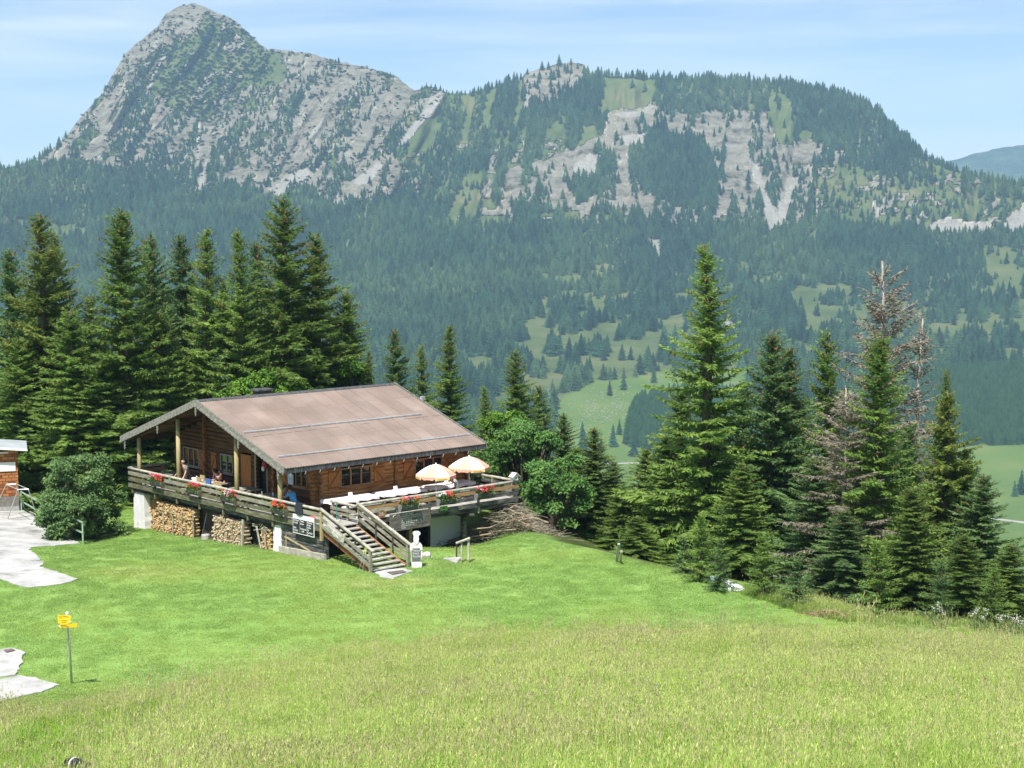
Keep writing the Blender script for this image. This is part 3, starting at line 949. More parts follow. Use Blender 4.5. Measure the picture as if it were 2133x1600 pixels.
# distant wooded ridge on the right, far behind
hx = np.linspace(1500, 4200, 260)
hy_ = np.interp(hx, [1500, 1980, 2040, 2080, 2133, 2300, 2700, 3300, 4200], [420, 335, 318, 308, 302, 290, 300, 340, 420]) + (fbm(hx / 14, hx * 0, 5, 3) - .5) * 10
rws = []
for k in range(24):
    dd = 5200 + 55 * k
    py = 520 + (hy_ - 520) * (k / 23)
    c_, s_ = cos(PITCH), sin(PITCH)
    u = (800 - py) / FPX
    fy = c_ + u * s_
    rws.append(np.stack([(hx - 1066.5) / FPX / fy * dd, np.full_like(hx, dd) + (fbm(hx / 60, py / 50, 15, 3) - .5) * 160, (-s_ + u * c_) / fy * dd], -1))
b = rws[-1].copy(); b[:, 1] += 900; b[:, 2] -= 500; rws.append(b)
HVv = np.concatenate(rws)
I = np.arange(len(HVv)).reshape(len(rws), len(hx))
HF = np.stack([I[:-1, :-1], I[:-1, 1:], I[1:, 1:], I[1:, :-1]], -1).reshape(-1, 4)
M['far_hill'] = pm('wooded_far_hill', [(0.012, 0.030, 0.018), (0.035, 0.065, 0.028), (0.10, 0.13, 0.05)], 0.012, 0.95, 1.0, detail=9, bscale=0.03, bdist=25, lo=0.4, hi=0.68)
single('hills', arr_mesh('hills', HVv, HF, M['far_hill'], smooth=True), kind='structure')

# ------------------------------------------------------------------ far forest
def far_spruce_mesh(seed, mats):
    r = np.random.default_rng(seed)
    V, F, MI = [], [], []
    L = 9
    for k in range(L):
        t = k / (L - 1)
        z0 = 0.05 + 0.90 * t
        rad_ = (0.185 * (1 - t) ** 0.8 + 0.012) * r.uniform(0.88, 1.12)
        h = 0.20 * (1 - 0.45 * t)
        n = 9
        o = len(V)
        V.append((r.uniform(-.008, .008), r.uniform(-.008, .008), min(z0 + h, 1.0)))
        a0 = r.uniform(0, 6.28)
        for i in range(2 * n):
            a = a0 + pi * i / n
            rr = rad_ * (r.uniform(0.8, 1.25) if i % 2 == 0 else r.uniform(0.45, 0.65))
            V.append((rr * cos(a), rr * sin(a), z0 + (0 if i % 2 == 0 else 0.03) - r.uniform(0, .03)))
        for i in range(2 * n):
            F.append((o, o + 1 + i, o + 1 + (i + 1) % (2 * n)))
            MI.append(0)
    me = bpy.data.meshes.new('far_spruce')
    o = len(V)
    V += [(.012, 0, -0.05), (-.006, .01, -0.05), (-.006, -.01, -0.05), (0, 0, .2)]
    F += [(o, o + 1, o + 3), (o + 1, o + 2, o + 3), (o + 2, o, o + 3)]
    MI += [1, 1, 1]
    me.from_pydata(V, [], F)
    for m in mats: me.materials.append(m)
    me.polygons.foreach_set('material_index', MI)
    return me
FAR = [far_spruce_mesh(i, (M['far_needle'], M['far_bark'])) for i in range(5)]
FARY = [far_spruce_mesh(20 + i, (M['far_needle_young'], M['far_bark'])) for i in range(2)]
def pine_blob(seed):
    r = np.random.default_rng(seed)
    V, F = [], []
    for k in range(26):
        c = r.normal(0, .3, 3); c[2] = abs(c[2]) * .6
        o = len(V)
        for j in range(4):
            V.append(tuple(c + r.normal(0, .16, 3)))
        F += [(o, o + 1, o + 2), (o, o + 2, o + 3), (o, o + 3, o + 1)]
    me = bpy.data.meshes.new('dwarf_pine')
    me.from_pydata(V, [], F)
    me.materials.append(M['far_pine'])
    return me

sp_ = 6.0
cx_ = np.arange(-340, 2500, sp_); cy_ = np.arange(0, 1150, sp_)
CX, CY = np.meshgrid(cx_, cy_)
CX = (CX + rng.uniform(-.5, .5, CX.shape) * sp_ * 0.95).ravel(); CY = (CY + rng.uniform(-.5, .5, CY.shape) * sp_ * 0.95).ravel()
ok = (CY > skyl(CX) + 2)
CX, CY = CX[ok], CY[ok]
rk2, sc2, br2, de2, pl2 = regions(CX, CY, 9.0)
keep = rng.random(len(CX)) < np.clip(de2, 0, 1)
young = pl2[keep]
TX, TY = CX[keep], CY[keep]
# the plantations are planted closer
n_ex = 2600
ex, ey = rng.uniform(1290, 2500, n_ex * 4), rng.uniform(750, 950, n_ex * 4)
mpl = inpoly(PLANT_C, ex, ey) | inpoly(PLANT_R, ex, ey)
ex, ey = ex[mpl][:n_ex], ey[mpl][:n_ex]
TX = np.concatenate([TX, ex]); TY = np.concatenate([TY, ey]); young = np.concatenate([young, np.ones(len(ex), bool)])
# tree line along the wooded right-hand ridge
rx = np.concatenate([np.arange(1245, 2140, 4.6), np.arange(880, 1090, 9.0), np.arange(-200, 140, 6.0)])
rx = rx + rng.uniform(-2, 2, len(rx))
TX = np.concatenate([TX, rx]); TY = np.concatenate([TY, skyl(rx) + 2.5]); young = np.concatenate([young, np.zeros(len(rx), bool)])
TP = farpt(TX, TY)
TH = rng.uniform(10, 20, len(TX)) * (0.65 + 0.7 * fbm(TX / 45, TY / 45, 111, 2))
leftm = (TX < 1000) & (TY < 420)
TH = np.where(leftm, TH * np.interp(TY, [100, 420], [0.5, 0.85]), TH)
TH = np.where((TX > 1600) & (TY > 330) & (TY < 500), TH * 0.9, TH)
TH = np.where(TY > 640, TH * 1.22, TH)
TH = np.where(young, rng.uniform(10, 13, len(TX)), TH)
TH = np.where(~young & (rng.random(len(TX)) < 0.16), TH * 0.5, TH)
TW = TH * rng.uniform(1.05, 1.5, len(TX))
# lone valley trees: photo foot pixel, height in photo pixels
LONE = [(1270, 824, 34), (1299, 812, 38), (1320, 950, 50), (1277, 930, 50), (1290, 905, 34), (1213, 948, 74), (1330, 1022, 26), (2035, 994, 30), (2113, 1034, 36), (2127, 1030, 56),
        (1362, 797, 38), (1350, 760, 44), (1252, 940, 30), (1240, 1030, 22), (1338, 905, 46), (1306, 900, 30)]
lp = farpt([a[0] for a in LONE], [a[1] for a in LONE])
lh = np.array([a[2] for a in LONE]) * lp[:, 1] / FPX
# windows in the photo where the valley floor shows between the near trees
vis = ((TX > 960) & (TX < 1420) & (TY > 640)) | ((TX > 1560) & (TX < 2133) & (TY > 610)) | ((TX > 780) & (TX < 960) & (TY > 640))
vis &= ~(young) & (TX > 0) & (TX < 2133)
score = np.where(vis, TH * FPX / TP[:, 1], 0)
order = np.argsort(-score)
big = order[:280]
rest = np.ones(len(TX), bool); rest[big] = False
GRP = 'spruces standing apart on the far valley slope'
def far_tree(p, h, w, k, label):
    o = single('spruce_tree', FAR[k % 5], label, 'tree', GRP, None, (p[0], p[1], p[2] - 0.3), R_.uniform(0, 6))
    o.scale = (w * 1.25, w * 1.25, h)
for i, b_ in enumerate(big):
    far_tree(TP[b_], TH[b_], TW[b_], i, 'small dark spruce on the hazy valley slope far beyond the hut')
for i in range(len(LONE)):
    far_tree(lp[i], lh[i], lh[i] * 1.05, i + 2, 'lone dark spruce standing on the green valley meadow beyond the hut')
P = TP[rest]; H = TH[rest]; W = TW[rest]; yg = young[rest]
pick = np.where(yg, 5 + rng.integers(0, 2, len(P)), rng.integers(0, 5, len(P)))
scatter('forest', P - np.array([0, 0, .4]), rng.uniform(0, 6.28, len(P)), np.stack([W * 1.3, W * 1.3, H], -1), FAR + FARY,
        'dark spruce forest covering the valley sides and the mountain foot', 'forest', pick=pick)
# dwarf pines on the summit cone and dotted over the crags
npn = 26000
X0, Y0_ = rng.uniform(60, 1000, npn), rng.uniform(0, 420, npn)
pr = np.where(inpoly(PINE_L, X0 + rng.normal(0, 8, npn), Y0_ + rng.normal(0, 8, npn)), 0.5 + 0.5 * (fbm(X0 / 14, Y0_ / 22, 7, 3) > .42), np.where(inpoly(ROCK_L, X0, Y0_), 0.28 * (fbm(X0 / 16, Y0_ / 11, 9, 3) > .53), 0))
k = (rng.random(npn) < pr) & (Y0_ > skyl(X0) + 1)
PP = farpt(X0[k], Y0_[k])
hh = rng.uniform(3.0, 7.5, len(PP))
scatter('dwarf_pines', PP, rng.uniform(0, 6.28, len(PP)), np.stack([hh * .9, hh * .9, hh * 1.0], -1), [pine_blob(i) for i in range(3)],
        'dark dwarf pines covering the upper cone of the rocky peak', 'shrubs')

# boulders on the bright valley meadow, lane and road in the valley
def rock_mesh(seed, m, name='stone'):
    r = np.random.default_rng(seed)
    mb = MB().ball((0, 0, 0), 1.0, 0, 5, (1, .8, .6))
    mb.v = [tuple(np.array(v) * r.uniform(.75, 1.2)) for v in mb.v]
    return mb.mesh(name, m)
M['stone'] = pm('pale_stone', [(0.30, 0.29, 0.27), (0.52, 0.50, 0.47)], 3, 0.95, 0.4)
M['boulder'] = pm('grey_boulder', [(0.14, 0.15, 0.11), (0.34, 0.33, 0.29)], .4, 0.95)
bx_, by_ = rng.normal(1262, 42, 420), rng.normal(852, 26, 420)
k = inpoly([(1165, 850), (1240, 800), (1345, 795), (1340, 840), (1300, 900), (1230, 920), (1180, 890)], bx_, by_)
PP = farpt(bx_[k], by_[k])
scatter('boulders', PP, rng.uniform(0, 6, len(PP)), rng.uniform(.4, 1.3, len(PP)), [rock_mesh(1, M['boulder'], 'boulder'), rock_mesh(2, M['boulder'], 'boulder')],
        'pale grey boulders strewn over the bright valley meadow', 'boulders')
M['road'] = pm('pale_road', [(0.26, 0.255, 0.23), (0.34, 0.33, 0.31)], 1, 0.95)
def far_strip(name, pts, w):
    X = np.concatenate([np.linspace(pts[i][0], pts[i + 1][0], 14)[:-1] for i in range(len(pts) - 1)] + [[pts[-1][0]]])
    Y = np.interp(X, [p[0] for p in pts], [p[1] for p in pts])
    C = farpt(X, Y)
    D = np.gradient(C, axis=0); D[:, 2] = 0
    S = np.stack([-D[:, 1], D[:, 0], 0 * D[:, 0]], -1); S /= np.linalg.norm(S, axis=1)[:, None]
    n = len(C)
    Vv = np.concatenate([C + S * w / 2 + [0, 0, .7], C - S * w / 2 + [0, 0, .7], C + S * w / 2 - [0, 0, 1.5], C - S * w / 2 - [0, 0, 1.5]])
    i = np.arange(n - 1)
    Ff = np.concatenate([np.stack([i, i + 1, n + i + 1, n + i], -1), np.stack([i, 2 * n + i, 2 * n + i + 1, i + 1], -1), np.stack([n + i, n + i + 1, 3 * n + i + 1, 3 * n + i], -1)])
    single(name, arr_mesh(name, Vv, Ff, M['road']), kind='structure')
far_strip('road', [(1980, 1070), (2050, 1079), (2100, 1085), (2200, 1098)], 3.4)
far_strip('path', [(1180, 968), (1290, 966), (1420, 962)], 1.6)

# ------------------------------------------------------------------ near spruces
def quads_from(base, dirv, ln, wd, seedr, flat=None):
    """diamond needle sprays: base, direction, length, width"""
    n = len(base)
    r = seedr
    d = dirv / (np.linalg.norm(dirv, axis=1)[:, None] + 1e-9)
    rnd = r.normal(0, 1, (n, 3)) if flat is None else flat + r.normal(0, .45, (n, 3))
    s = np.cross(d, rnd); s /= (np.linalg.norm(s, axis=1)[:, None] + 1e-9)
    p0 = base; p2 = base + d * ln[:, None]
    mid = base + d * (ln * 0.45)[:, None]
    mid[:, 2] += ln * 0.05
    p1 = mid + s * wd[:, None] * .5; p3 = mid - s * wd[:, None] * .5
    V = np.stack([p0, p1, p2, p3], 1).reshape(-1, 3)
    F = np.arange(4 * n).reshape(n, 4)
    return V, F

def spruce(seed, H=16.0, R=2.9, cones=0.5, mat='needle', thin=1.0, droop=0.30, dead=False, profp=0.66):
    r = np.random.default_rng(seed)
    Bs, Ds, Ls, Ws, Kd = [], [], [], [], []
    trunk = MB()
    wob_ = r.uniform(-.12, .12, (6, 2))
    zs = np.linspace(-1.2, H * (0.985), 6)
    tx = lambda z: np.interp(z, zs, wob_[:, 0] * np.linspace(0, 1, 6)); ty = lambda z: np.interp(z, zs, wob_[:, 1] * np.linspace(0, 1, 6))
    rb = 0.012 * H + 0.05 if not dead else 0.13
    trunk.tube([(tx(z), ty(z), z) for z in zs], [rb * (1 - i / 5.6) ** .9 + .008 for i in range(6)], 8)
    z = 0.35
    bumps = r.uniform(0.72, 1.12, 12)
    while z < H * 0.965:
        t = z / H
        nb = r.integers(4, 7) if not dead else r.integers(3, 6)
        a0 = r.uniform(0, 6.28)
        prof = (1 - t) ** profp * (0.86 + 0.14 * min(1, t / .12))
        azb = 1
        for k in range(nb):
            if r.random() > thin: continue
            az = a0 + 6.283 * k / nb + r.normal(0, .22)
            sector = bumps[int(((az % 6.283) / 6.283 * 4 + t * 9)) % 12]
            L = R * prof * r.uniform(.62, 1.15) * sector + 0.10
            zk = z + r.normal(0, .13)
            e0 = np.interp(t, [0, .3, .7, .9, 1], [-.10, .12, .50, .80, 1.0]) + r.normal(0, .13)
            dr = droop * np.interp(t, [0, .6, 1], [1, .75, .05])
            h = np.array([cos(az), sin(az), 0]); sd = np.array([-sin(az), cos(az), 0])
            ns = max(4, int(L / (0.105 if not dead else 0.16)))
            s = np.linspace(0.10 if not dead else .25, 1.0, ns) + r.uniform(-.02, .02, ns)
            px = np.outer(s * L * cos(e0), h)
            pz = z + L * (sin(e0) * s - dr * s ** 1.6 + dr * 0.62 * s ** 4)
            P_ = px + np.array([tx(z), ty(z), 0]); P_[:, 2] = pz + zk - z
            side_wob = r.normal(0, .03) * L
            P_ += np.outer(s ** 2 * side_wob, sd)
            T_ = np.gradient(P_, axis=0); T_ /= np.linalg.norm(T_, axis=1)[:, None] + 1e-9
            if L > 0.5 and (dead or r.random() < 0.8):
                ii = np.linspace(0, ns - 1, 4).astype(int)
                trunk.tube([(tx(z), ty(z), zk)] + [tuple(P_[i]) for i in ii[1:]], [0.014 + .011 * L * .5, 0.010 + .006 * L * .5, .009, .005], 4, 0, False)
            tl = (0.15 + 0.17 * L) * (1 - 0.50 * s) * ((1 - .38 * t) if dead else 1)
            if dead:
                for sg in (-1, 1):
                    for q in range(7 if t < .92 else 3):
                        Bs.append(P_); Ds.append(T_ * r.uniform(.3, 1.1) + sd * sg * r.uniform(.5, 1.2) + np.array([0, 0, -1]) * r.uniform(-.1, .9) + r.normal(0, .25, (ns, 3)))
                        Ls.append(tl * r.uniform(.7, 1.7, ns)); Ws.append(np.full(ns, .027)); Kd.append(np.zeros(ns, int))
                continue
            spec = [(1, .95, -.28, 1.0), (-1, .95, -.28, 1.0), (1, .55, -.75, .8), (-1, .55, -.75, .8), (0.3, .25, -1.0, .75), (-.3, .6, .28, .55)]
            for sg, fw, dz, lf in spec:
                D = T_ * fw * r.uniform(.6, 1.1, (ns, 1)) + sd * sg + np.array([0, 0, 1]) * dz * (1.0 if t < .8 else .4)
                D = D + r.normal(0, .22, (ns, 3))
                Bs.append(P_ + r.normal(0, .02, (ns, 3))); Ds.append(D)
                Ls.append(tl * lf * r.uniform(.7, 1.3, ns)); Ws.append(np.clip(tl * 0.32, .05, .13) * r.uniform(.8, 1.2, ns)); Kd.append(np.zeros(ns, int))
            # branch tip
            Bs.append(P_[-1:]); Ds.append(T_[-1:] + np.array([[0, 0, .15]])); Ls.append(np.array([.22])); Ws.append(np.array([.07])); Kd.append(np.zeros(1, int))
            if cones and t > 0.52 and r.random() < cones * 0.45:
                nc_ = r.integers(2, 5)
                ix = r.integers(ns // 2, ns, nc_)
                c0 = P_[ix] + r.normal(0, .07, (nc_, 3))
                for _ in range(2):
                    Bs.append(c0); Ds.append(np.array([[0, 0, -1.0]]) + r.normal(0, .12, (nc_, 3))); Ls.append(r.uniform(.13, .19, nc_)); Ws.append(np.full(nc_, .07)); Kd.append(np.ones(nc_, int))
        z += np.interp(t, [0, .7, 1], [.31, .28, .20]) * r.uniform(.75, 1.25) * (1.3 if dead else 1)
    # leader
    nl = 16
    zz = np.linspace(H * .93, H * .99, nl)
    Bs.append(np.stack([tx(zz), ty(zz), zz], -1)); a = r.uniform(0, 6.28, nl)
    Ds.append(np.stack([np.cos(a), np.sin(a), np.full(nl, 1.0)], -1)); Ls.append(np.full(nl, .20)); Ws.append(np.full(nl, .05 if not dead else .015)); Kd.append(np.zeros(nl, int))
    B_ = np.concatenate(Bs); D_ = np.concatenate(Ds); L_ = np.concatenate(Ls); W_ = np.concatenate(Ws); K_ = np.concatenate(Kd)
    V, F = quads_from(B_, D_, L_, W_, r)
    if dead:
        cm = arr_mesh('crown', V, F, M['twig_dead'])
        tm = trunk.mesh('trunk', M['trunk_dead'], True)
    else:
        cm = arr_mesh('crown', V, F, [M[mat], M['cone']], K_)
        tm = trunk.mesh('trunk', M['bark'], True)
    return cm, tm, H, R

SPV = [
    spruce(1, cones=.5), spruce(2, cones=.3, droop=.36), spruce(3, cones=.9, thin=.95, profp=.74), spruce(4, cones=.6, mat='needle_blue'),
    spruce(5, cones=.9, mat='needle_blue', profp=.6), spruce(6, cones=.15, thin=.9, droop=.22, profp=.78), spruce(7, cones=1.0, thin=.92, mat='needle', profp=.6),
    spruce(8, cones=.6, mat='needle_yellow', thin=.85),
]
SMALL = [spruce(31, H=4.5, R=1.3, cones=0, droop=.1), spruce(32, H=4.5, R=1.4, cones=0, droop=.12, mat='needle_blue')]
DEAD = spruce(41, H=16, R=2.9, dead=True, cones=0, droop=.28, profp=.55)
DEAD2 = spruce(42, H=16, R=1.7, dead=True, cones=0, droop=.15, thin=.7, profp=.6)

def plant_tree(var, tipx, tipy, d, R, label, lean=0.0, name='spruce_tree', cat='tree', group=None, rot=None, base=None, dz=-0.25):
    cm, tm, H0, R0 = var
    r_ = ray(tipx, tipy)
    x, y, zt = r_ * d
    zb_ = float(zg(x, y)) + dz
    H = zt - zb_
    T = Thing(name, label, cat, (x, y, zb_), group=group, rot=R_.uniform(0, 6.28) if rot is None else rot)
    T.e.scale = (R / R0, R / R0, H / H0)
    if lean:
        T.e.rotation_euler = (0, lean, T.e.rotation_euler[2])
    T.part('crown', cm, None); T.part('trunk', tm, None)
    return T

TREES = [
    # tip pixel, distance, crown radius, variant, label
    (20, 512, 101, 2.5, 3, 'tall spruce cut by the left photo edge, its bare tip showing'),
    (85, 440, 98, 3.1, 7, 'tall yellowish green double-topped spruce above the shingled shed'),
    (112, 478, 101, 2.3, 6, 'narrower cone-bearing spruce crowded against the yellowish double-topped one'),
    (255, 427, 94, 3.0, 0, 'tall dark pointed spruce between the shed and the hut gable'),
    (310, 480, 98, 2.6, 4, 'spruce with a thin bare pale leader right of the dark pointed one'),
    (372, 482, 103, 2.5, 3, 'bluish green thin-topped spruce behind the left end of the roof ridge'),
    (430, 472, 98, 2.7, 2, 'cone-laden spruce rising directly above the gable peak of the hut'),
    (497, 470, 97, 2.4, 5, 'slender thin-tipped spruce above the left half of the roof, left of the chimney'),
    (533, 492, 104, 2.3, 4, 'slim pale-tipped spruce half hidden behind the tallest cone-laden one'),
    (592, 402, 98, 3.3, 6, 'tallest cone-laden spruce above the chimney of the hut'),
    (656, 482, 99, 3.2, 2, 'broad cone-bearing spruce at the right end of the dense group behind the hut'),
    (150, 640, 94, 2.9, 1, 'lower drooping spruce filling the gap between the shed and the dark pointed spruce'),
    (215, 720, 94, 2.9, 0, 'low dark spruce behind the round bush, left of the gable'),
    (40, 700, 97, 2.8, 1, 'low bushy spruce directly above the shed roof'),
    (330, 640, 96, 2.6, 1, 'drooping spruce whose boughs hang just above the left roof slope'),
    (480, 620, 98, 2.4, 4, 'shorter bluish spruce behind the slender one over the roof'),
    (725, 600, 101, 2.3, 0, 'shorter spruce at the right flank of the dense group, over the roof ridge'),
    (768, 728, 99, 1.4, 2, 'small cone-bearing spruce peeping above the right half of the roof ridge'),
    (825, 682, 98, 1.7, 3, 'bluish spruce standing over the right end of the roof ridge'),
    (878, 716, 100, 1.5, 2, 'small cone-laden spruce between two taller ones right of the ridge end'),
    (937, 676, 96, 2.0, 2, 'slender pointed spruce right of the roof, its upper trunk full of cones'),
    (1010, 800, 95, 1.4, 5, 'thin young spruce above the right corner of the eaves'),
    (1075, 726, 92, 1.7, 6, 'open cone-bearing spruce rising out of the bright rowan beside the terrace'),
    (1172, 858, 91, 1.5, 4, 'narrow dark spruce right of the rowan, in front of the valley meadow'),
    (1238, 887, 86, 2.1, 5, 'yellowish green spruce with loose side boughs behind the two short stakes'),
    (1300, 1010, 83, 1.6, 1, 'low spruce behind the lawn crest, left of the tallest open spruce'),
    (1475, 497, 79, 3.4, 5, 'tallest spruce on the right, open crown with upswept boughs'),
    (1385, 900, 82, 2.2, 1, 'short bushy spruce tucked against the left foot of the tallest open spruce'),
    (1610, 682, 79, 2.8, 4, 'dense bluish twin-topped spruce right of the tallest open one'),
    (1645, 716, 80, 2.2, 3, 'second top of the dense bluish pair, slightly lower and to the right'),
    (1725, 680, 85, 2.4, 6, 'dark narrow spruce thick with brown cones, left of the dead grey spruce'),
    (1838, 688, 71, 2.5, 0, 'fresh green tiered spruce in front of the dead grey spruce'),
    (1952, 760, 79, 1.2, 1, 'dark lopsided leaning spruce top right of the dead grey spruce'),
    (1972, 812, 75, 2.5, 7, 'yellowish tipped spruce at the right end of the group'),
    (2045, 985, 70, 2.2, 3, 'lower bluish spruce at the right flank, before the valley meadow'),
    (2105, 1130, 67, 1.8, 1, 'low spruce at the right photo edge above the white seed heads'),
    (1545, 960, 74, 2.0, 1, 'short drooping spruce filling between the tallest open spruce and the bluish pair'),
    (1700, 950, 72, 2.1, 4, 'short dense spruce below the cone-thick dark spruce'),
    (1900, 1010, 68, 2.0, 0, 'short green spruce between the tiered one and the yellowish tipped one'),
    (1760, 1060, 69, 1.7, 3, 'small bluish spruce at the foot of the tiered green spruce'),
    (2010, 1110, 66, 1.7, 1, 'small dark spruce at the lawn edge under the yellowish tipped one'),
    (62, 590, 104, 2.2, 0, 'spruce top half hidden between the yellowish double-topped spruce and the left edge'),
    (186, 610, 104, 2.4, 3, 'bluish spruce filling the dip between the yellowish and the dark pointed spruces'),
    (345, 585, 106, 2.3, 0, 'green spruce half hidden right of the one with the thin bare leader'),
    (402, 560, 106, 2.2, 5, 'spruce top between the bluish thin-topped and the cone-laden one above the gable'),
    (463, 575, 105, 2.3, 1, 'dark spruce filling the gap right of the cone-laden one above the gable'),
    (562, 585, 106, 2.3, 0, 'spruce half hidden just left of the tallest cone-laden one'),
    (622, 575, 106, 2.4, 3, 'bluish spruce filling the gap between the tallest and the broad cone-bearing one'),
    (695, 655, 104, 2.0, 1, 'low spruce under the right flank of the broad cone-bearing one'),
    (1420, 800, 85, 2.3, 0, 'spruce half hidden behind the left side of the tallest open spruce'),
    (1545, 790, 86, 2.3, 3, 'bluish spruce top between the tallest open spruce and the twin-topped pair'),
    (1672, 830, 86, 2.3, 1, 'dark spruce filling the gap between the twin-topped pair and the cone-thick one'),
    (1790, 900, 78, 2.3, 0, 'green spruce filling behind the left side of the tiered one'),
    (1893, 880, 80, 2.3, 3, 'bluish spruce half hidden between the tiered and the yellowish tipped one'),
    (2015, 930, 75, 2.1, 1, 'dark spruce half hidden right of the yellowish tipped one'),
    (1125, 800, 95, 1.5, 3, 'slim bluish spruce behind the rowan, right of the open cone-bearing spruce'),
    (1205, 930, 90, 1.7, 0, 'green spruce half hidden between the narrow dark and the loose yellowish one'),
    (1275, 960, 88, 1.8, 3, 'bluish spruce behind the lawn crest right of the loose yellowish one'),
    (1345, 930, 86, 1.9, 0, 'green spruce behind the low one left of the tallest open spruce'),
    (1330, 1075, 78, 1.4, 0, 'small spruce at the crest just right of the two short stakes'),
]
for (tx_, ty_, d_, r0_, v_, lab) in TREES:
    r0_ *= 1.6 if tx_ < 760 else 1.45
    T = plant_tree(SPV[v_], tx_, ty_, d_, r0_, lab, lean=0.03 if 'leaning' in lab else 0.0)
plant_tree(DEAD, 1845, 530, 82, 5.4, 'dead grey-brown spruce, bare of needles, towering behind the green tiered one', name='dead_spruce')
plant_tree(DEAD2, 1918, 652, 84, 2.8, 'thin dead spruce spike with sparse bare twigs, right of the big dead one', name='dead_spruce')
plant_tree(DEAD, 1762, 800, 71.5, 3.6, 'low tangle of bare brown dead branches left of the green tiered spruce', name='dead_spruce')
YOUNG = [(1462, 1075, 68.5, 1.1, 'young spruce on the crest under the tallest open spruce'), (1500, 1125, 67, .9, 'very small young spruce beside the white tarpaulin'),
         (1590, 1120, 66, 1.1, 'young spruce right of the white tarpaulin'), (1660, 1160, 64.5, 1.0, 'young spruce behind the tall grass tuft at the lawn edge'),
         (1830, 1130, 63, 1.2, 'young spruce behind the pale hay at the meadow edge'), (1425, 1120, 70.5, .9, 'young spruce left of the one under the tallest open spruce'),
         (2070, 1190, 62.5, 1.0, 'young dark spruce just above the white seed heads'), (1960, 1170, 63, 1.1, 'young spruce left of the seed heads at the meadow edge')]
for i, (tx_, ty_, d_, r0_, lab) in enumerate(YOUNG):
    plant_tree(SMALL[i % 2], tx_, ty_, d_, r0_, lab)

# ------------------------------------------------------------------ broadleaf trees and bushes
def broadleaf(seed, lobes, mat, n=9000, size=.13, trunkr=.12):
    """lobes: (x,y,z,rx,ry,rz) clumps around the base"""
    r = np.random.default_rng(seed)
    w = np.array([l[3] * l[5] for l in lobes]); w = w / w.sum()
    idx = r.choice(len(lobes), n, p=w)
    Lb = np.array(lobes)[idx]
    u = r.normal(0, 1, (n, 3)); u /= np.linalg.norm(u, axis=1)[:, None]
    u[:, 2] = np.where(u[:, 2] < -.3, -u[:, 2] * .6, u[:, 2])
    # small sub-clumps inside every lobe
    sub = r.normal(0, 1, (len(lobes), 26, 3)); sub /= np.linalg.norm(sub, axis=2)[:, :, None]
    sub[:, :, 2] = np.abs(sub[:, :, 2]) * r.choice([1, 1, -.5], sub.shape[:2])
    sc = sub[idx, r.integers(0, 26, n)]
    rr = r.uniform(.55, 1.0, n)[:, None] * np.ones((1, 3))
    P = Lb[:, :3] + (sc * .72 * r.uniform(.8, 1.15, (n, 1)) + u * .34 * rr) * Lb[:, 3:]
    a = r.normal(0, 1, (n, 3)) + np.array([0, 0, -.25])
    D = a / np.linalg.norm(a, axis=1)[:, None]
    V, F = quads_from(P, D, r.uniform(.7, 1.3, n) * size, r.uniform(.5, .8, n) * size, r, flat=u * 1.2 + np.array([0, 0, .8]))
    tr = MB()
    for l in lobes:
        c = Vector(l[:3])
        tr.tube([(0, 0, -.8), (c.x * .25, c.y * .25, max(c.z * .35, .2)), (c.x * .7, c.y * .7, c.z * .75), tuple(c)], [trunkr, trunkr * .7, trunkr * .4, trunkr * .2], 6)
    return arr_mesh('crown', V, F, M[mat]), tr.mesh('trunk', M['bark'], True)

def lobes_for(seed, n, rx, rz, zc, s):
    r = np.random.default_rng(seed)
    o = []
    for i in range(n):
        a = r.uniform(0, 6.28); q = sqrt(r.uniform(0, 1))
        z = zc + r.uniform(-1, 1) * rz
        k = sqrt(max(0.05, 1 - ((z - zc) / (rz * 1.15)) ** 2))
        o.append((cos(a) * q * rx * k, sin(a) * q * rx * k, z, s * r.uniform(.75, 1.25), s * r.uniform(.75, 1.25), s * r.uniform(.6, 1.0)))
    return o
def bush(name, px, py, d, lobes, mat, label, cat, n=9000, size=.13, seed=1, dz=-.1):
    r_ = ray(px, py) * d
    z = float(zg(r_[0], d)) + dz
    c, t = broadleaf(seed, lobes, mat, n, size)
    T = Thing(name, label, cat, (r_[0], d, z))
    T.part('crown', c, None); T.part('trunk', t, None)
bush('shrub', 168, 1100, 81.6, lobes_for(5, 50, 2.15, 2.0, 2.1, .6), 'leaf_bush', 'large round grey-green leafy bush between the concrete yard and the hut', 'bush', 20000, .15, 5, dz=-.1)
bush('shrub', 108, 1100, 80.5, lobes_for(6, 12, 1.0, .9, 1.2, .6), 'leaf_bush', 'smaller leafy bush spilling over the edge of the concrete yard', 'bush', 6000, .15, 6)
bush('rowan_tree', 1092, 1100, 86.5, lobes_for(7, 52, 2.0, 3.0, 3.4, .62), 'leaf_rowan', 'dense green rowan beside the right corner of the terrace', 'tree', 26000, .15, 7, dz=-1.5)
bush('rowan_tree', 1062, 900, 89, lobes_for(8, 26, 1.3, 1.4, 5.6, .55), 'leaf_maple', 'bright yellow-green top of leafy tree behind the terrace rowan', 'tree', 14000, .15, 8, dz=-1.7)
bush('rowan_tree', 1160, 1100, 82, lobes_for(9, 34, 1.6, 1.6, 2.0, .55), 'leaf_rowan', 'lower leafy rowan right of the terrace, over the brush pile', 'tree', 14000, .15, 9)
bush('maple_tree', 545, 800, 96, [(x * 1.0, 0, z, 1.0, 1.0, .8) for x, z in ((-2.2, 5.6), (-1.2, 6.3), (0, 6.9), (1.2, 6.2), (2.3, 6.0), (-.4, 6.0), (3.2, 5.7), (1.3, 5.6))] , 'leaf_maple', 'bright green maple foliage behind the chimney above the roof ridge', 'tree', 12000, .2, 10)
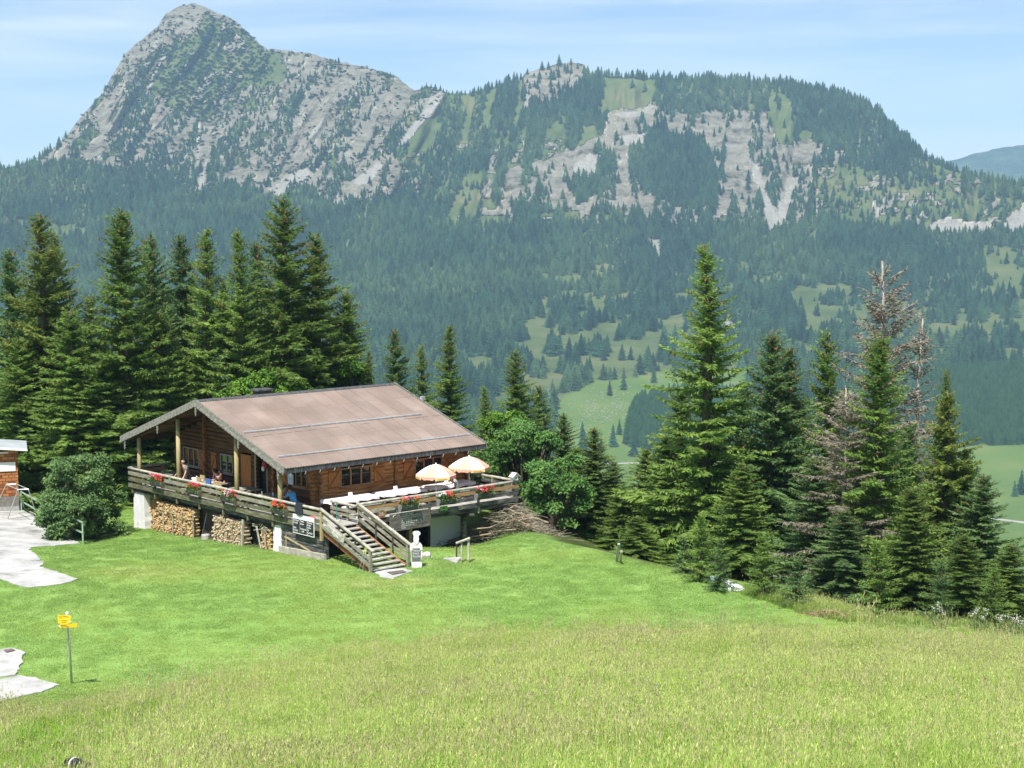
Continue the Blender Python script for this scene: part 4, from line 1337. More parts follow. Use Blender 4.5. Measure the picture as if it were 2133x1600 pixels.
bush('maple_tree', 728, 760, 99, lobes_for(11, 12, 1.3, 1.3, 6.6, .7), 'leaf_maple', 'light green leafy tree at the right flank of the spruces behind the ridge', 'tree', 8000, .18, 11)

# ================================================================== the hut (hut frame: u along the eaves, v away along the gable side, z up; z=0 is the top of the railing)
UW, VW = 2.35, 3.57          # gable wall plane, eaves wall plane
UR, VR = 11.7, 16.3          # far corners of the log house
RU0, RU1, RV0, RV1 = -0.39, 11.94, 2.36, 17.0
RE, RR = 1.60, 2.49
VM = (RV0 + RV1) / 2
SL = RR / (VM - RV0)
FLOOR = -0.92
def roofz(v):
    return RE + RR * (1 - abs(v - VM) / (VM - RV0))
def gz(u, v):
    p = hw(u, v, 0)
    return float(zg(p[0], p[1])) - HB[2]

hut = Thing('mountain_hut', 'log-built alpine hut with a low pink-brown roof and a raised timber terrace', 'hut', (6, 9.6, -2.9), 'hut')

def cut(a, b, holes):
    segs = [(a, b)]
    for h0, h1 in holes:
        n = []
        for s0, s1 in segs:
            if h1 <= s0 or h0 >= s1: n.append((s0, s1)); continue
            if h0 > s0: n.append((s0, h0))
            if h1 < s1: n.append((h1, s1))
        segs = n
    return [s for s in segs if s[1] - s[0] > 0.02]

def logwall(mb, fixed, along, z0, z1, a0, a1, holes, topf=None, th=0.16, h=0.2, out=-1):
    """stacked squared logs; along='u' or 'v'; holes: (a0,a1,z0,z1); out: side of the face"""
    z = z0
    i = 0
    while z < z1 - 0.02:
        zt = min(z + h, z1)
        A0, A1 = a0, a1
        if topf:
            # shorten the log so that it stays under the roof
            while A0 < A1 and topf(A0) < zt: A0 += 0.05
            while A1 > A0 and topf(A1) < zt: A1 -= 0.05
        hs = [(q[0], q[1]) for q in holes if q[2] < zt - 0.03 and q[3] > z + 0.03]
        for s0, s1 in cut(A0, A1, hs):
            j = R_.uniform(-.012, .012)
            pr = [(0.0, z + .006), (0.022, z + .05), (0.026, (z + zt) / 2), (0.022, zt - .05), (0.0, zt - .006)]
            poly = [(fixed + out * (p[0]) + j, p[1]) for p in pr] + [(fixed - out * th, zt - .003), (fixed - out * th, z + .003)]
            if along == 'u':
                mb.prism([(s0, p[0], p[1]) for p in poly], (s1 - s0, 0, 0))
            else:
                mb.prism([(p[0], s0, p[1]) for p in poly], (0, s1 - s0, 0))
        z = zt
        i += 1

# ---- walls
W1 = (3.69, 5.57, 0.10, 1.02)
W2 = (8.27, 10.09, 0.10, 1.02)
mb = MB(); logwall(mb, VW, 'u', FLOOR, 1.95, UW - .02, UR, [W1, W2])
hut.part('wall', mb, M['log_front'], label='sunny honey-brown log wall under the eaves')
G1 = (13.88, 15.42, 0.05, 1.03)     # gable windows, entrance, small window
G2 = (10.72, 11.87, 0.05, 1.03)
GD = (9.05, 9.95, -0.92, 1.22)
GO = (7.70, 8.62, -0.92, 1.22)
G3 = (4.35, 5.75, 0.10, 1.05)
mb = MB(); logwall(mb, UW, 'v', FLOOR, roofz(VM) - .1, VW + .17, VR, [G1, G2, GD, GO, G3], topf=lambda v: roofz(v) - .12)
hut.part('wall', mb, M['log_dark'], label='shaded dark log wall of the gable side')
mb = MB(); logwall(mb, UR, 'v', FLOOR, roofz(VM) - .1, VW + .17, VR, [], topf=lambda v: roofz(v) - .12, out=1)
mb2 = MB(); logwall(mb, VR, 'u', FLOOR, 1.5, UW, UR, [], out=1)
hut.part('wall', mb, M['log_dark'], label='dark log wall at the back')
# crossed log ends at corners and partitions
mb = MB()
for (u, v, du, dv, zt) in [(UW, VW, 0.02, -.30, 1.7), (UW, VW, -.30, 0.02, 1.2), (6.96, VW, 0.02, -.16, 1.5), (UW, 13.05, -.22, 0.02, 3.0), (UR - .16, VW, .02, -.28, 1.6), (UW, 6.9, -.2, .02, 2.3)]:
    z = FLOOR
    while z < zt:
        k = R_.uniform(.8, 1.1)
        if abs(dv) > abs(du): mb.box(u - .02, u + .15, v + dv * k, v - .027, z + .015, z + .185)
        else: mb.box(u + du * k, u - .027, v + .02, v + .17, z + .015, z + .185)
        z += .2
hut.part('log_ends', mb, M['log_end'])
# floor slab, ceiling dark box inside (keeps the windows dark) and base wall under the house
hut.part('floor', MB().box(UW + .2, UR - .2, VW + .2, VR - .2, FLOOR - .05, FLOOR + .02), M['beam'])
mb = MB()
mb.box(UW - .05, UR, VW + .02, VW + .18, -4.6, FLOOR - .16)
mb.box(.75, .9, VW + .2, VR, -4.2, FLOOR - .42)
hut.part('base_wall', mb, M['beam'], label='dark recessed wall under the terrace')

# ---- windows
def window(face, a0, a1, z0, z1, panes, m='frame', lab=None):
    f = MB(); g = MB()
    t = .07
    def bx(mb_, A0, A1, Z0, Z1, d0, d1):
        if face == 'v': mb_.box(A0, A1, VW + d0, VW + d1, Z0, Z1)
        else: mb_.box(UW + d0, UW + d1, A0, A1, Z0, Z1)
    bx(f, a0, a1, z1 - t, z1, -.035, .06); bx(f, a0, a1, z0, z0 + t, -.05, .06)
    bx(f, a0, a0 + t, z0 + t, z1 - t, -.035, .06); bx(f, a1 - t, a1, z0 + t, z1 - t, -.035, .06)
    w = (a1 - a0) / panes
    for i in range(1, panes):
        bx(f, a0 + i * w - .045, a0 + i * w + .045, z0 + t, z1 - t, -.03, .05)
    bx(f, a0 - .03, a1 + .03, z0 - .05, z0 - .002, -.09, .0)
    o = hut.part('window', f, M[m], label=lab)
    for i in range(panes):
        g = MB(); bx(g, a0 + i * w + .046, a0 + (i + 1) * w - .046, z0 + t + .002, z1 - t - .002, .015, .025)
        hut.part('pane', g, M['glass'], parent=o)
window('v', *W1, 3, lab='three-paned window between open shutters on the eaves wall, nearer the stairs')
window('v', *W2, 3, lab='three-paned window behind the parasols')
window('u', *G1, 3, 'frame_grey', lab='wide grey-framed window at the left end of the gable wall')
window('u', *G2, 2, 'frame_grey', lab='two-paned window in the middle of the gable wall')
window('u', *G3, 3, 'frame', lab='window on the gable wall next to the sunny corner')
def shutter(face, a0, a1, z0, z1, flip=False):
    s = MB(); t = MB()
    def bx(mb_, A0, A1, Z0, Z1, d0, d1):
        if face == 'v': mb_.box(A0, A1, VW + d0, VW + d1, Z0, Z1)
        else: mb_.box(UW + d0, UW + d1, A0, A1, Z0, Z1)
    n = 4
    w = (a1 - a0) / n
    for i in range(n):
        bx(s, a0 + i * w + .004, a0 + (i + 1) * w - .004, z0, z1, -.062, -.034)
    o = hut.part('shutter', s, M['shutter'])
    for zz in (z0 + .10, z1 - .16): bx(t, a0 + .01, a1 - .01, zz, zz + .07, -.085, -.0625)
    za, zb_ = z0 + .18, z1 - .17
    if flip: za, zb_ = zb_, za
    if face == 'v': t.bar((a0 + .05, VW - .0745, za), (a1 - .05, VW - .0745, zb_), .02, .06, up=(0, 0, 1))
    else: t.bar((UW - .0745, a0 + .05, za), (UW - .0745, a1 - .05, zb_), .02, .06, up=(0, 0, 1))
    hut.part('batten', t, M['shutter_trim'], parent=o)
shutter('v', 2.97, 3.60, .02, 1.04); shutter('v', 5.70, 6.34, .02, .98, True)
shutter('v', 7.56, 8.18, .02, 1.04); shutter('v', 10.22, 10.98, .02, .98, True)
shutter('u', 13.30, 13.80, .02, 1.0); shutter('u', 12.20, 12.68, .02, 1.0, True); shutter('u', 3.72, 4.27, .05, 1.02, True); shutter('u', 5.83, 6.35, .05, 1.02)
# door of light vertical boards, standing open; dark doorway beside it
d_ = MB()
for i in range(6): d_.box(UW - .05, UW - .01, 9.06 + i * .148, 9.06 + (i + 1) * .148 - .006, FLOOR + .02, 1.2)
dr = hut.part('door', d_, M['shutter'], label='open door of light vertical boards')
hut.part('handle', MB().box(UW - .1, UW - .052, 9.12, 9.16, -.05, .1), M['metal'], parent=dr)
hut.part('doorway_shade', MB().box(UW + .3, UW + .34, 7.6, 8.7, FLOOR + .03, 1.3), M['black'])  # black sheet behind the opening, painting the shade of the unlit interior
hut.part('sill', MB().box(UW - .06, UW + .1, 7.62, 7.695, FLOOR + .02, 1.25).box(UW - .06, UW + .1, 8.625, 8.72, FLOOR + .02, 1.25), M['post'])

# ---- roof: two ribbed sheets with thickness
def slope(mb_, v0, v1, u0, u1, off0, off1, mi=0):
    P = []
    for v in (v0, v1):
        z = roofz(v)
        P.append((v, z))
    (va, za), (vb, zb_) = P
    pts = []
    for off in (off0, off1):
        pts += [(u0, va, za + off), (u1, va, za + off), (u1, vb, zb_ + off), (u0, vb, zb_ + off)]
    mb_.add(pts, [(0, 1, 2, 3), (7, 6, 5, 4), (0, 4, 5, 1), (1, 5, 6, 2), (2, 6, 7, 3), (3, 7, 4, 0)], mi)
def ribbed(v0, v1, n=82):
    """trapezoid ribs every 0.15 m running down the slope, built as geometry"""
    mb_ = MB()
    us = []
    w = (RU1 - RU0 - .12) / n
    for i in range(n):
        a = RU0 + .06 + i * w
        us += [(a, .0), (a + w * .55, .0), (a + w * .68, .018), (a + w * .9, .018)]
    us.append((RU1 - .06, 0))
    k = len(us)
    vs = np.linspace(v0, v1, 6)
    V = []
    for j, v in enumerate(vs):
        for (u, h) in us:
            V.append((u, v + (R_.uniform(-.012, .012) if j == 0 and v0 < VM else 0), roofz(v) + h + .012))
    F = [(j * k + i, j * k + i + 1, (j + 1) * k + i + 1, (j + 1) * k + i) for j in range(5) for i in range(k - 1)]
    if v1 < v0: F = [tuple(reversed(f)) for f in F]
    mb_.add(V, F)
    mb_.add([(V[i][0], V[i][1], V[i][2] - .02) for i in range(k)] + V[:k], [(i, i + 1, k + i + 1, k + i) for i in range(k - 1)])
    return mb_
rf = hut.part('roof', ribbed(RV0 - .07, VM - .03), M['roof'], label='pink-brown ribbed sheet roof, sunny slope')
mb = ribbed(RV1 + .07, VM + .03)
hut.part('roof', mb, M['roof'], label='back slope of the roof')
mb = MB(); slope(mb, RV0, VM - .002, RU0 + .03, RU1 - .03, -.09, -.01); slope(mb, RV1, VM + .002, RU0 + .03, RU1 - .03, -.09, -.01)
hut.part('roof_boarding', mb, M['log_dark'])
mb = MB()
for sg in (1, -1):
    va = VM; vb = VM - sg * .22
    mb.add([(RU0 - .02, va, roofz(va) + .055), (RU1 + .02, va, roofz(va) + .055), (RU1 + .02, vb, roofz(vb) + .045), (RU0 - .02, vb, roofz(vb) + .045),
            (RU0 - .02, va, roofz(va) + .03), (RU1 + .02, va, roofz(va) + .03), (RU1 + .02, vb, roofz(vb) + .025), (RU0 - .02, vb, roofz(vb) + .025)],
           [(0, 1, 2, 3), (7, 6, 5, 4), (0, 4, 5, 1), (1, 5, 6, 2), (2, 6, 7, 3), (3, 7, 4, 0)])
hut.part('ridge_cap', mb, M['fascia'], parent=rf)
def snowguard(v, u0, u1, gapat=None):
    mb_ = MB()
    z = roofz(v) + .07
    segs = [(u0, u1)] if gapat is None else [(u0, gapat - .05), (gapat + .05, u1)]
    for a, b in segs:
        mb_.tube([(a, v, z), ((a + b) / 2, v, z - .012), (b, v, z)], .028, 6)
        mb_.tube([(a, v - .05, z - .03), (b, v - .05, z - .03)], .016, 6)
    n = int((u1 - u0) / .9)
    for i in range(n + 1):
        u = u0 + (u1 - u0) * i / n
        mb_.box(u - .012, u + .012, v - .07, v + .02, roofz(v) + .0, z + .02)
    hut.part('snow_guard', mb_, M['metal'], parent=rf)
snowguard(5.97, -.15, 10.7, 3.75); snowguard(3.35, 0, 11.72, 7.3)
mb = MB()
u = .1
while u < 11.7:
    l = R_.uniform(.3, 1.1)
    v = 5.52 + u * .014
    if R_.random() < .8: mb.box(u, min(u + l, 11.8), v - .012, v + .012, roofz(v) + .028, roofz(v) + .034)
    u += l + R_.uniform(.05, .5)
hut.part('sheet_joint', mb, M['beam'], parent=rf)
# barge boards: two stepped boards per slope at both gables, scalloped lower edge
def barge(uf, sg, lab=None):
    mb_ = MB()
    for (va, vb) in ((RV0 - .06, VM), (VM, RV1 + .06)):
        n = 60
        for (o0, o1, du, sc) in ((-.17, .075, 0, 0), (-.30, -.165, .045, 1)):
            top, bot = [], []
            for i in range(n + 1):
                v = va + (vb - va) * i / n
                z = RE + RR * (1 - abs(v - VM) / (VM - RV0))
                top.append((uf + sg * du * -1, v, z + o1))
                bot.append((uf + sg * du * -1, v, z + o0 + (abs(sin(i * pi / 2)) * .03 if sc else 0)))
            mb_.prism(top + bot[::-1], (sg * -.035, 0, 0))
    hut.part('barge_board', mb_, M['barge'], parent=rf, label=lab)
barge(RU0 - .005, 1, 'weathered barge boards of the near gable'); barge(RU1 + .04, 1)
hut.part('eaves_fascia', MB().box(RU0 - .03, RU1 + .03, RV0 - .045, RV0 - .005, RE - .27, RE - .012), M['fascia'], parent=rf)
hut.part('eaves_fascia', MB().box(RU0 - .03, RU1 + .03, RV1 + .005, RV1 + .045, RE - .27, RE - .012), M['fascia'], parent=rf)
# small icicle-like hooks (gutter brackets) under the fascia
mb = MB()
for i in range(15):
    u = RU0 + .35 + i * .83
    mb.tube([(u, RV0 - .05, RE - .27), (u - .02, RV0 - .09, RE - .31), (u - .06, RV0 - .07, RE - .39)], .012, 5)
hut.part('gutter_hooks', mb, M['metal'], parent=rf)
# rafters / purlins under the overhang
mb = MB()
for v in (RV0 + .55, 6.1, VM, 13.3, RV1 - .55):
    z = roofz(v) - .20
    mb.box(RU0 + .06, UW - .03, v - .09, v + .09, z - .11, z + .10)
for i in range(14):
    u = .2 + i * .86
    if u > UW + .1: mb.bar((u, RV0 + .03, roofz(RV0 + .03) - .15), (u, VW - .03, roofz(VW - .03) - .15), .09, .12)
hut.part('rafters', mb, M['log_dark'])
# carved pendants at the purlin ends
for v in (RV0 + .42, 6.0, VM, 13.3, RV1 - .42):
    z = roofz(v) - .30
    mb = MB()
    pts = [(-.06, 0), (.06, 0), (.07, -.10), (.03, -.14), (.075, -.22), (.03, -.30), (.05, -.36), (0, -.46), (-.05, -.36), (-.03, -.30), (-.075, -.22), (-.03, -.14), (-.07, -.10)]
    mb.prism([(RU0 - .012, v + a, z + b) for a, b in pts], (-.04, 0, 0))
    hut.part('carved_pendant', mb, M['barge'])
# veranda posts (round, yellowish)
for v in (16.05, 12.2, 6.97, 3.38):
    mb = MB(); mb.tube([(.10, v, FLOOR + .003), (.10, v, roofz(v) - .30)], [.115, .105], 12)
    hut.part('veranda_post', mb, M['post'], smooth=True)
mb = MB().box(.02, .2, RV0 + .3, RV1 - .3, 0, 0)
mb = MB()
for v0_, v1_ in ((RV0 + .3, VM - .002), (VM + .002, RV1 - .3)):
    mb.bar((.11, v0_, roofz(v0_) - .185), (.11, v1_, roofz(v1_) - .185), .14, .18)
hut.part('rafters', mb, M['log_dark'])
# chimney
cu_, cv_, _ = 4.17, 10.75, 0
ch = hut.part('chimney', MB().box(cu_ - .38, cu_ + .38, cv_ - .28, cv_ + .28, roofz(cv_) - .1, 4.20), M['beam'])
hut.part('cap', MB().box(cu_ - .48, cu_ + .48, cv_ - .38, cv_ + .38, 4.203, 4.28), M['fascia'], parent=ch)
# flood lamp on the far verge
a = hpt(878, 829, 'u', 12.02)
lm = hut.part('floodlight', MB().box(11.99, 12.2, a[1] - .1, a[1] + .1, a[2] - .12, a[2] + .08), M['metal'])
hut.part('bracket', MB().tube([(11.985, a[1], a[2] - .05), (12.1, a[1], a[2] - .22)], .02, 6), M['metal'], parent=lm)

# ---- white plastered pillars and the lower log wall
def pillar(v0, v1, u0, u1, zt):
    mb_ = MB()
    zb_ = min(gz(u0, v0), gz(u0, v1)) - .3
    n = 9
    o = len(mb_.v)
    for i in range(n + 1):
        z = zb_ + (zt - zb_) * i / n
        k = R_.uniform(-.02, .05)
        fl = .10 * (1 - i / n)
        mb_.v += [(u0 - .01, v0 - fl - k * .3, z), (u1, v0 - fl - k * .3, z), (u1, v1 + fl * .6 + k, z), (u0 - .01, v1 + fl * .6 + k, z)]
    for i in range(n):
        for k in range(4):
            a, b = o + i * 4 + k, o + i * 4 + (k + 1) % 4
            mb_.f.append((a, b, b + 4, a + 4)); mb_.m.append(0)
    mb_.f.append(tuple(o + n * 4 + k for k in range(4))); mb_.m.append(0)
    hut.part('pillar', mb_, M['plaster'])
pillar(15.75, 16.75, .14, .55, -1.27); pillar(3.42, 3.98, .14, .55, -1.27)
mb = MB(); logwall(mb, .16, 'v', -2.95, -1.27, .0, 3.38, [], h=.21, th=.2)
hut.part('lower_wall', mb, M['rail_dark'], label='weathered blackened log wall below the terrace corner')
mb = MB().bar((.07, -.1, gz(0, 0) + .13), (.07, 3.4, gz(0, 3.4) + .16), .16, .30)
hut.part('ground_beam', mb, M['rail_top'])
mb = MB().bar((.10, .75, -2.17), (.10, 3.05, -1.72), .04, .06); mb.bar((.10, 2.95, -2.3), (.10, 2.95, -1.6), .03, .04)
hut.part('leaning_lath', mb, M['post'])
# sheet metal panel and doorway under the eaves-side deck
a = hpt(895, 1120, 'v', 2.35); b = hpt(963, 1120, 'v', 2.35)
mb = MB().box(a[0], b[0], 2.35, 2.39, -4.3, -1.36)
hut.part('sheet_panel', mb, M['sheet'], label='large pale grey panel under the terrace')
mb = MB().box(a[0] - .16, a[0] - .004, 2.28, 2.42, -4.3, -1.3).box(b[0] + .004, b[0] + .1, 2.3, 2.42, -4.3, -1.3)
hut.part('panel_post', mb, M['beam'])

# ================================================================== terrace
ter = Thing('wooden_terrace', 'grey weathered timber terrace wrapping the gable and eaves sides of the hut', 'terrace', (1, 1, -2.3), 'hut')
mb = MB()
# gable-side floor: planks along u; eaves-side floor: planks along v, narrow gaps between them
v = 3.6
while v < 17.0:
    w = .145
    mb.box(.02, UW - .03, v, v + w - .010, FLOOR - .045 + R_.uniform(-.002, .002), FLOOR + R_.uniform(-.002, .002))
    v += w
u = .02
while u < 12.0:
    w = .145
    g = .010 if R_.random() > .12 else .022
    mb.box(u, u + w - g, .02, 3.54, FLOOR - .045 + R_.uniform(-.002, .002), FLOOR + R_.uniform(-.002, .002))
    u += w
u = .02
while u < UW + .6:
    u += .145
mb2 = mb
ter.part('deck_floor', mb, M['deck'])
mb = MB()
for v in np.arange(4.2, 16.8, 1.1): mb.box(.16, UW - .05, v, v + .1, FLOOR - .20, FLOOR - .05)
for u in np.arange(.5, 12, 1.15): mb.box(u, u + .1, .10, 3.5, FLOOR - .20, FLOOR - .05)
ter.part('joists', mb, M['beam'])
mb = MB()
mb.bar((.19, .1, FLOOR - .28), (.19, 17.0, FLOOR - .28), .12, .15); mb.bar((.115, 3.4, FLOOR - .13), (.115, 17.0, FLOOR - .13), .04, .12)
mb.bar((.3, .18, FLOOR - .285), (11.9, .18, FLOOR - .285), .12, .14); mb.bar((.3, 3.2, FLOOR - .285), (11.9, 3.2, FLOOR - .285), .12, .14)
mb.bar((2.0, .09, FLOOR - .15), (11.95, .09, FLOOR - .15), .035, .10); mb.bar((2.0, .085, FLOOR - .32), (11.95, .085, FLOOR - .32), .03, .05)
ter.part('edge_beam', mb, M['rail_dark'])
# support posts with carved brackets
for (u, px, pt, pb) in ((8.92, 966, 1080, 1155), (11.17, 1037, 1075, 1127)):
    zb_ = gz(u, .6) - .3
    s = ter.part('support_post', MB().box(u - .11, u + .11, .5, .72, zb_, FLOOR - .62), M['rail_dark' if u < 10 else 'rail_top'])
    ter.part('bracket', MB().prism([(u - .13, .1, FLOOR - .355), (u - .13, 1.9, FLOOR - .355), (u - .13, 1.6, FLOOR - .61), (u - .13, .35, FLOOR - .61), (u - .13, -.12, FLOOR - .48)], (.26, 0, 0)), M['beam'], parent=s)
ter.part('support_post', MB().box(5.9, 6.1, 1.1, 1.3, -3.8, FLOOR - .37), M['post'])

# railings: posts, three boards, half-log top rail
def railing(a, b, posts, mats, jit=0.012, inner=(0, 0), post_m='rail', tail=-1.36, rtop='rail_top'):
    a, b = Vector(a), Vector(b)
    d = (b - a).normalized()
    n = Vector((d.y, -d.x, 0))          # outward when walking a->b with the hut on the left
    L = (b - a).length
    r = ter.part('top_rail', MB().tube([a + Vector((0, 0, -.065)) + d * t + Vector((0, 0, R_.uniform(-.006, .006))) for t in np.linspace(0, L, 9)], .068, 8), M[rtop], smooth=True)
    for k, (z0, z1, mm) in enumerate(mats):
        mb_ = MB()
        t = 0
        while t < L - .01:
            l = min(R_.uniform(3.2, 4.4), L - t)
            if L - t - l < .8: l = L - t
            zj = R_.uniform(-jit, jit)
            p = a + d * t + n * .022; q = a + d * (t + l - .012) + n * .022
            mb_.bar(p + Vector((0, 0, (z0 + z1) / 2 + zj)), q + Vector((0, 0, (z0 + z1) / 2 + zj * .5)), .035, z1 - z0)
            t += l
        ter.part('rail_board', mb_, M[mm])
    for t in posts:
        p = a + d * t - n * .06
        mb_ = MB().bar(p + Vector((0, 0, tail)), p + Vector((0, 0, -.10)), .10, .10, up=d)
        ter.part('rail_post', mb_, M[post_m])
BD = lambda m1, m2, m3: [(-.40, -.22, m1), (-.70, -.52, m2), (-1.05, -.83, m3)]
pv = [hpt(x, 1040, 'u', 0)[1] for x in (321.5, 367, 414, 463, 514, 566)]
railing((0, 17.0, 0), (0, 0, 0), [17.0 - v for v in pv] + [.3, 16.88], BD('rail', 'rail_moss', 'rail_moss'), post_m='rail_moss')
railing((2.0, 0, 0), (12.0, 0, 0), [.12, 1.5, 4.3, 7.4, 9.9], BD('rail_brown', 'rail_dark', 'rail_dark'), post_m='rail_top')
railing((12.0, .05, 0), (12.0, 3.57, 0), [.3, 1.8, 3.3], BD('rail_dark', 'rail_dark', 'rail_dark'), post_m='rail')
railing((2.35, 17.0, 0), (.05, 17.0, 0), [.3, 1.5], BD('rail_brown', 'rail_brown', 'rail_dark'), post_m='rail')
# inner stub railing at the head of the stairs
railing((1.98, 2.0, -.08), (1.98, .1, -.08), [.08, 1.2], [(-.42, -.28, 'rail'), (-.62, -.5, 'rail')], post_m='rail_top', tail=FLOOR)

# ---- open staircase down to the lawn
st = Thing('wooden_staircase', 'open wooden staircase with plank handrails down from the terrace to the lawn', 'stairs', (1, -3.5, -2.33), 'hut')
VB, ZB0 = -3.55, -2.33
NT = 10
def stz(v): return FLOOR + (v / VB) * (ZB0 + .02 - FLOOR)
for u, mm in ((.07, 'frame'), (1.93, 'rail_moss')):
    st.part('stringer', MB().bar((u, .02, FLOOR - .16), (u, VB + .05, ZB0 - .02), .055, .20), pm('red_brown_stringer', [(.20, .08, .03), (.32, .14, .06)], 3, .7) if u < 1 else M['frame'])
for i in range(NT):
    v = (i + .6) / NT * VB
    z = FLOOR - (i + 1) / (NT + .6) * (FLOOR - ZB0)
    st.part('tread', MB().box(.105, 1.895, v - .15, v + .13, z - .045, z), M['deck'])
for u, sg in ((-.045, -1), (2.045, 1)):
    e = Vector((u, VB - .08, -1.33))
    s = Vector((u, .06, .0))
    dr_ = (e - s).normalized()
    st.part('handrail', MB().bar(s - dr_ * .02, e + dr_ * .14, .13, .06), M['rail_top'])
    st.part('handrail_board', MB().bar(s + Vector((-sg * .03, 0, -.12)), e + Vector((-sg * .03, 0, -.12)), .035, .13), M['rail_moss'])
    for q in (.42, .74):
        st.part('side_board', MB().bar(s + Vector((sg * .03, -.05, -q)), e + Vector((sg * .03, .06, -q)), .035, .16), M['rail'])
    zb_ = gz(u, VB) - .15
    st.part('newel_post', MB().box(u - .06, u + .06, VB - .06, VB + .06, zb_, -1.40), M['rail'])
    for f in (.36, .70):
        v = VB * f
        st.part('baluster', MB().box(u - .03, u + .03, v - .04, v + .04, stz(v) - .12, stz(v) + .78), M['beam'])
st.part('head_post', MB().box(-.1, .02, -.07, .05, -1.45, -.13), M['post'])
# name board on the left balustrade
T = Thing('lettered_board', 'weathered grey board with white lettering hung on the left stair balustrade', 'sign', (-.1, -1.6, -1.1), 'hut')
sl = Vector((0, VB, -1.33)).normalized()
up = Vector((0, sl.z, -sl.y)) * -1
up = Vector((0, sl.z, -sl.y))
if up.z < 0: up = -up
c = Vector((-.095, -1.15, -.93))
pts = []
for i in range(13):
    a = -0.68 + 1.36 * i / 12
    pts.append(c + sl * a + up * (.19 + .02 * sin(i * 2.1)))
for i in range(13):
    a = .68 - 1.36 * i / 12
    pts.append(c + sl * a + up * (-.19 + .025 * sin(i * 1.7)))
T.part('board', MB().prism(pts, (-.03, 0, 0)), M['rail_top'])
for k, (tx, sz, o) in enumerate((("Hausgemachte", .17, .04), ("- Küche -", .17, -.13))):
    text_part(T, tx, sz, c + sl * (-.55 + .25 * k) + up * o + Vector((-.036, 0, 0)), sl, up, M['white'])

# ---- signs on the railings
T = Thing('menu_board', 'white-framed menu board with three black chalk panels on the railing by the stairs', 'menu board', (-.06, 1.4, -1.4), 'hut')
a = hpt(610, 1068, 'u', -.07); b = hpt(654, 1084, 'u', -.07)
v0, v1 = a[1], b[1]
zt, zb_ = -.50, -1.38
T.part('frame', MB().box(-.075, -.045, v1, v0, zb_, zt), M['white'])
w = (v0 - v1 - .10) / 3
txts = ["Schnitzel\nKnödel\n\nSalat\nKuchen\nStrudel", "Heute\nSuppe\n\nBratwurst\n   6.80", "Apfelsaft\nRadler\nKaffee\nEis\nBuchteln\nBrot"]
for i in range(3):
    va = v0 - .03 - i * (w + .02)
    p = T.part('panel', MB().box(-.082, -.0755, va - w, va, zb_ + .04, zt - .20), M['black'])
    text_part(T, txts[i], .115, (-.086, va - .03, zt - .30), (0, -1, 0), (0, 0, 1), M['chalk'])
T = Thing('long_signboard', 'long dark wooden signboard with white menu lettering on the eaves-side railing', 'sign', (5, -.06, -1.5), 'hut')
T.part('board', MB().box(3.80, 6.24, -.085, -.045, -1.56, -.74), M['beam'] if False else pm('dark_signboard_wood', [(.06, .055, .05), (.13, .115, .10), (.24, .22, .20)], 1.6, .85, .3, (1, 1, 7)))
lines = ["Für den Hunger", "Weißwürst' Wiener Wurst", "Käsebrot m. Ei Tom. Speck", "Gemüse Suppe", "Kaspressknödel Suppe", "Salat mit Schinken", "Brot mit Leberkäs", "Radler"]
for i, l in enumerate(lines):
    text_part(T, l, .105, (4.48 + (.05 if i == 0 else 0), -.09, -.84 - i * .093), (1, 0, 0), (0, 0, 1), M['chalk'], ext=.002)
mb = MB()
for zc, s in ((-.86, 1), (-1.44, -1)):
    for i in range(7):
        a0, a1 = pi * .5 + i * .28, pi * .5 + (i + 1) * .28
        mb.bar((4.15 + .17 * cos(a0), -.09, zc + s * (.10 * sin(a0) - .02)), (4.15 + .17 * cos(a1), -.09, zc + s * (.10 * sin(a1) - .02)), .01, .035, up=(0, 1, 0))
T.part('corner_scroll', mb, M['chalk'])
T.part('slate', MB().box(5.42, 5.86, -.092, -.0855, -1.36, -.90), M['slate'])
T = Thing('round_sign', 'small round brown wooden sign left of the long signboard', 'sign', (3.3, -.06, -.9), 'hut')
a = hpt(795, 1071, 'v', -.05)
mb = MB()
pts = [(a[0] + .25 * cos(t) * (1 + .05 * sin(5 * t)), -.05, a[2] + .18 * sin(t)) for t in np.linspace(0, 2 * pi, 17)[:-1]]
T.part('disc', mb.prism(pts, (0, -.03, 0)), M['log_end'])
text_part(T, "Heute\ngeöffnet", .09, (a[0] - .16, -.084, a[2] + .03), (1, 0, 0), (0, 0, 1), M['chalk'])
a = hpt(924, 1059, 'v', -.06)
T = Thing('green_sign', 'small green sign under the middle flower box of the eaves-side railing', 'sign', (a[0], -.06, a[2]), 'hut')
T.part('plate', MB().box(a[0] - .24, a[0] + .24, -.075, -.055, a[2] - .11, a[2] + .11), simple('leaf_green_plate', (.16, .36, .10)))
T.part('arrow', MB().box(a[0] - .05, a[0] + .07, -.079, -.0755, a[2] - .01, a[2] + .05), M['ink'])
# old name board between the boards near the stairs
a = hpt(805, 1057, 'v', -.03)
T = Thing('name_board', 'pale driftwood name board on the railing right of the stairs', 'sign', (a[0], -.05, a[2]), 'hut')
T.part('board', MB().prism([(2.6, -.045, -.42), (3.1, -.045, -.36), (3.9, -.045, -.40), (4.15, -.045, -.44), (4.1, -.045, -.54), (3.2, -.045, -.56), (2.7, -.045, -.53)], (0, -.03, 0)), M['rail_top'])

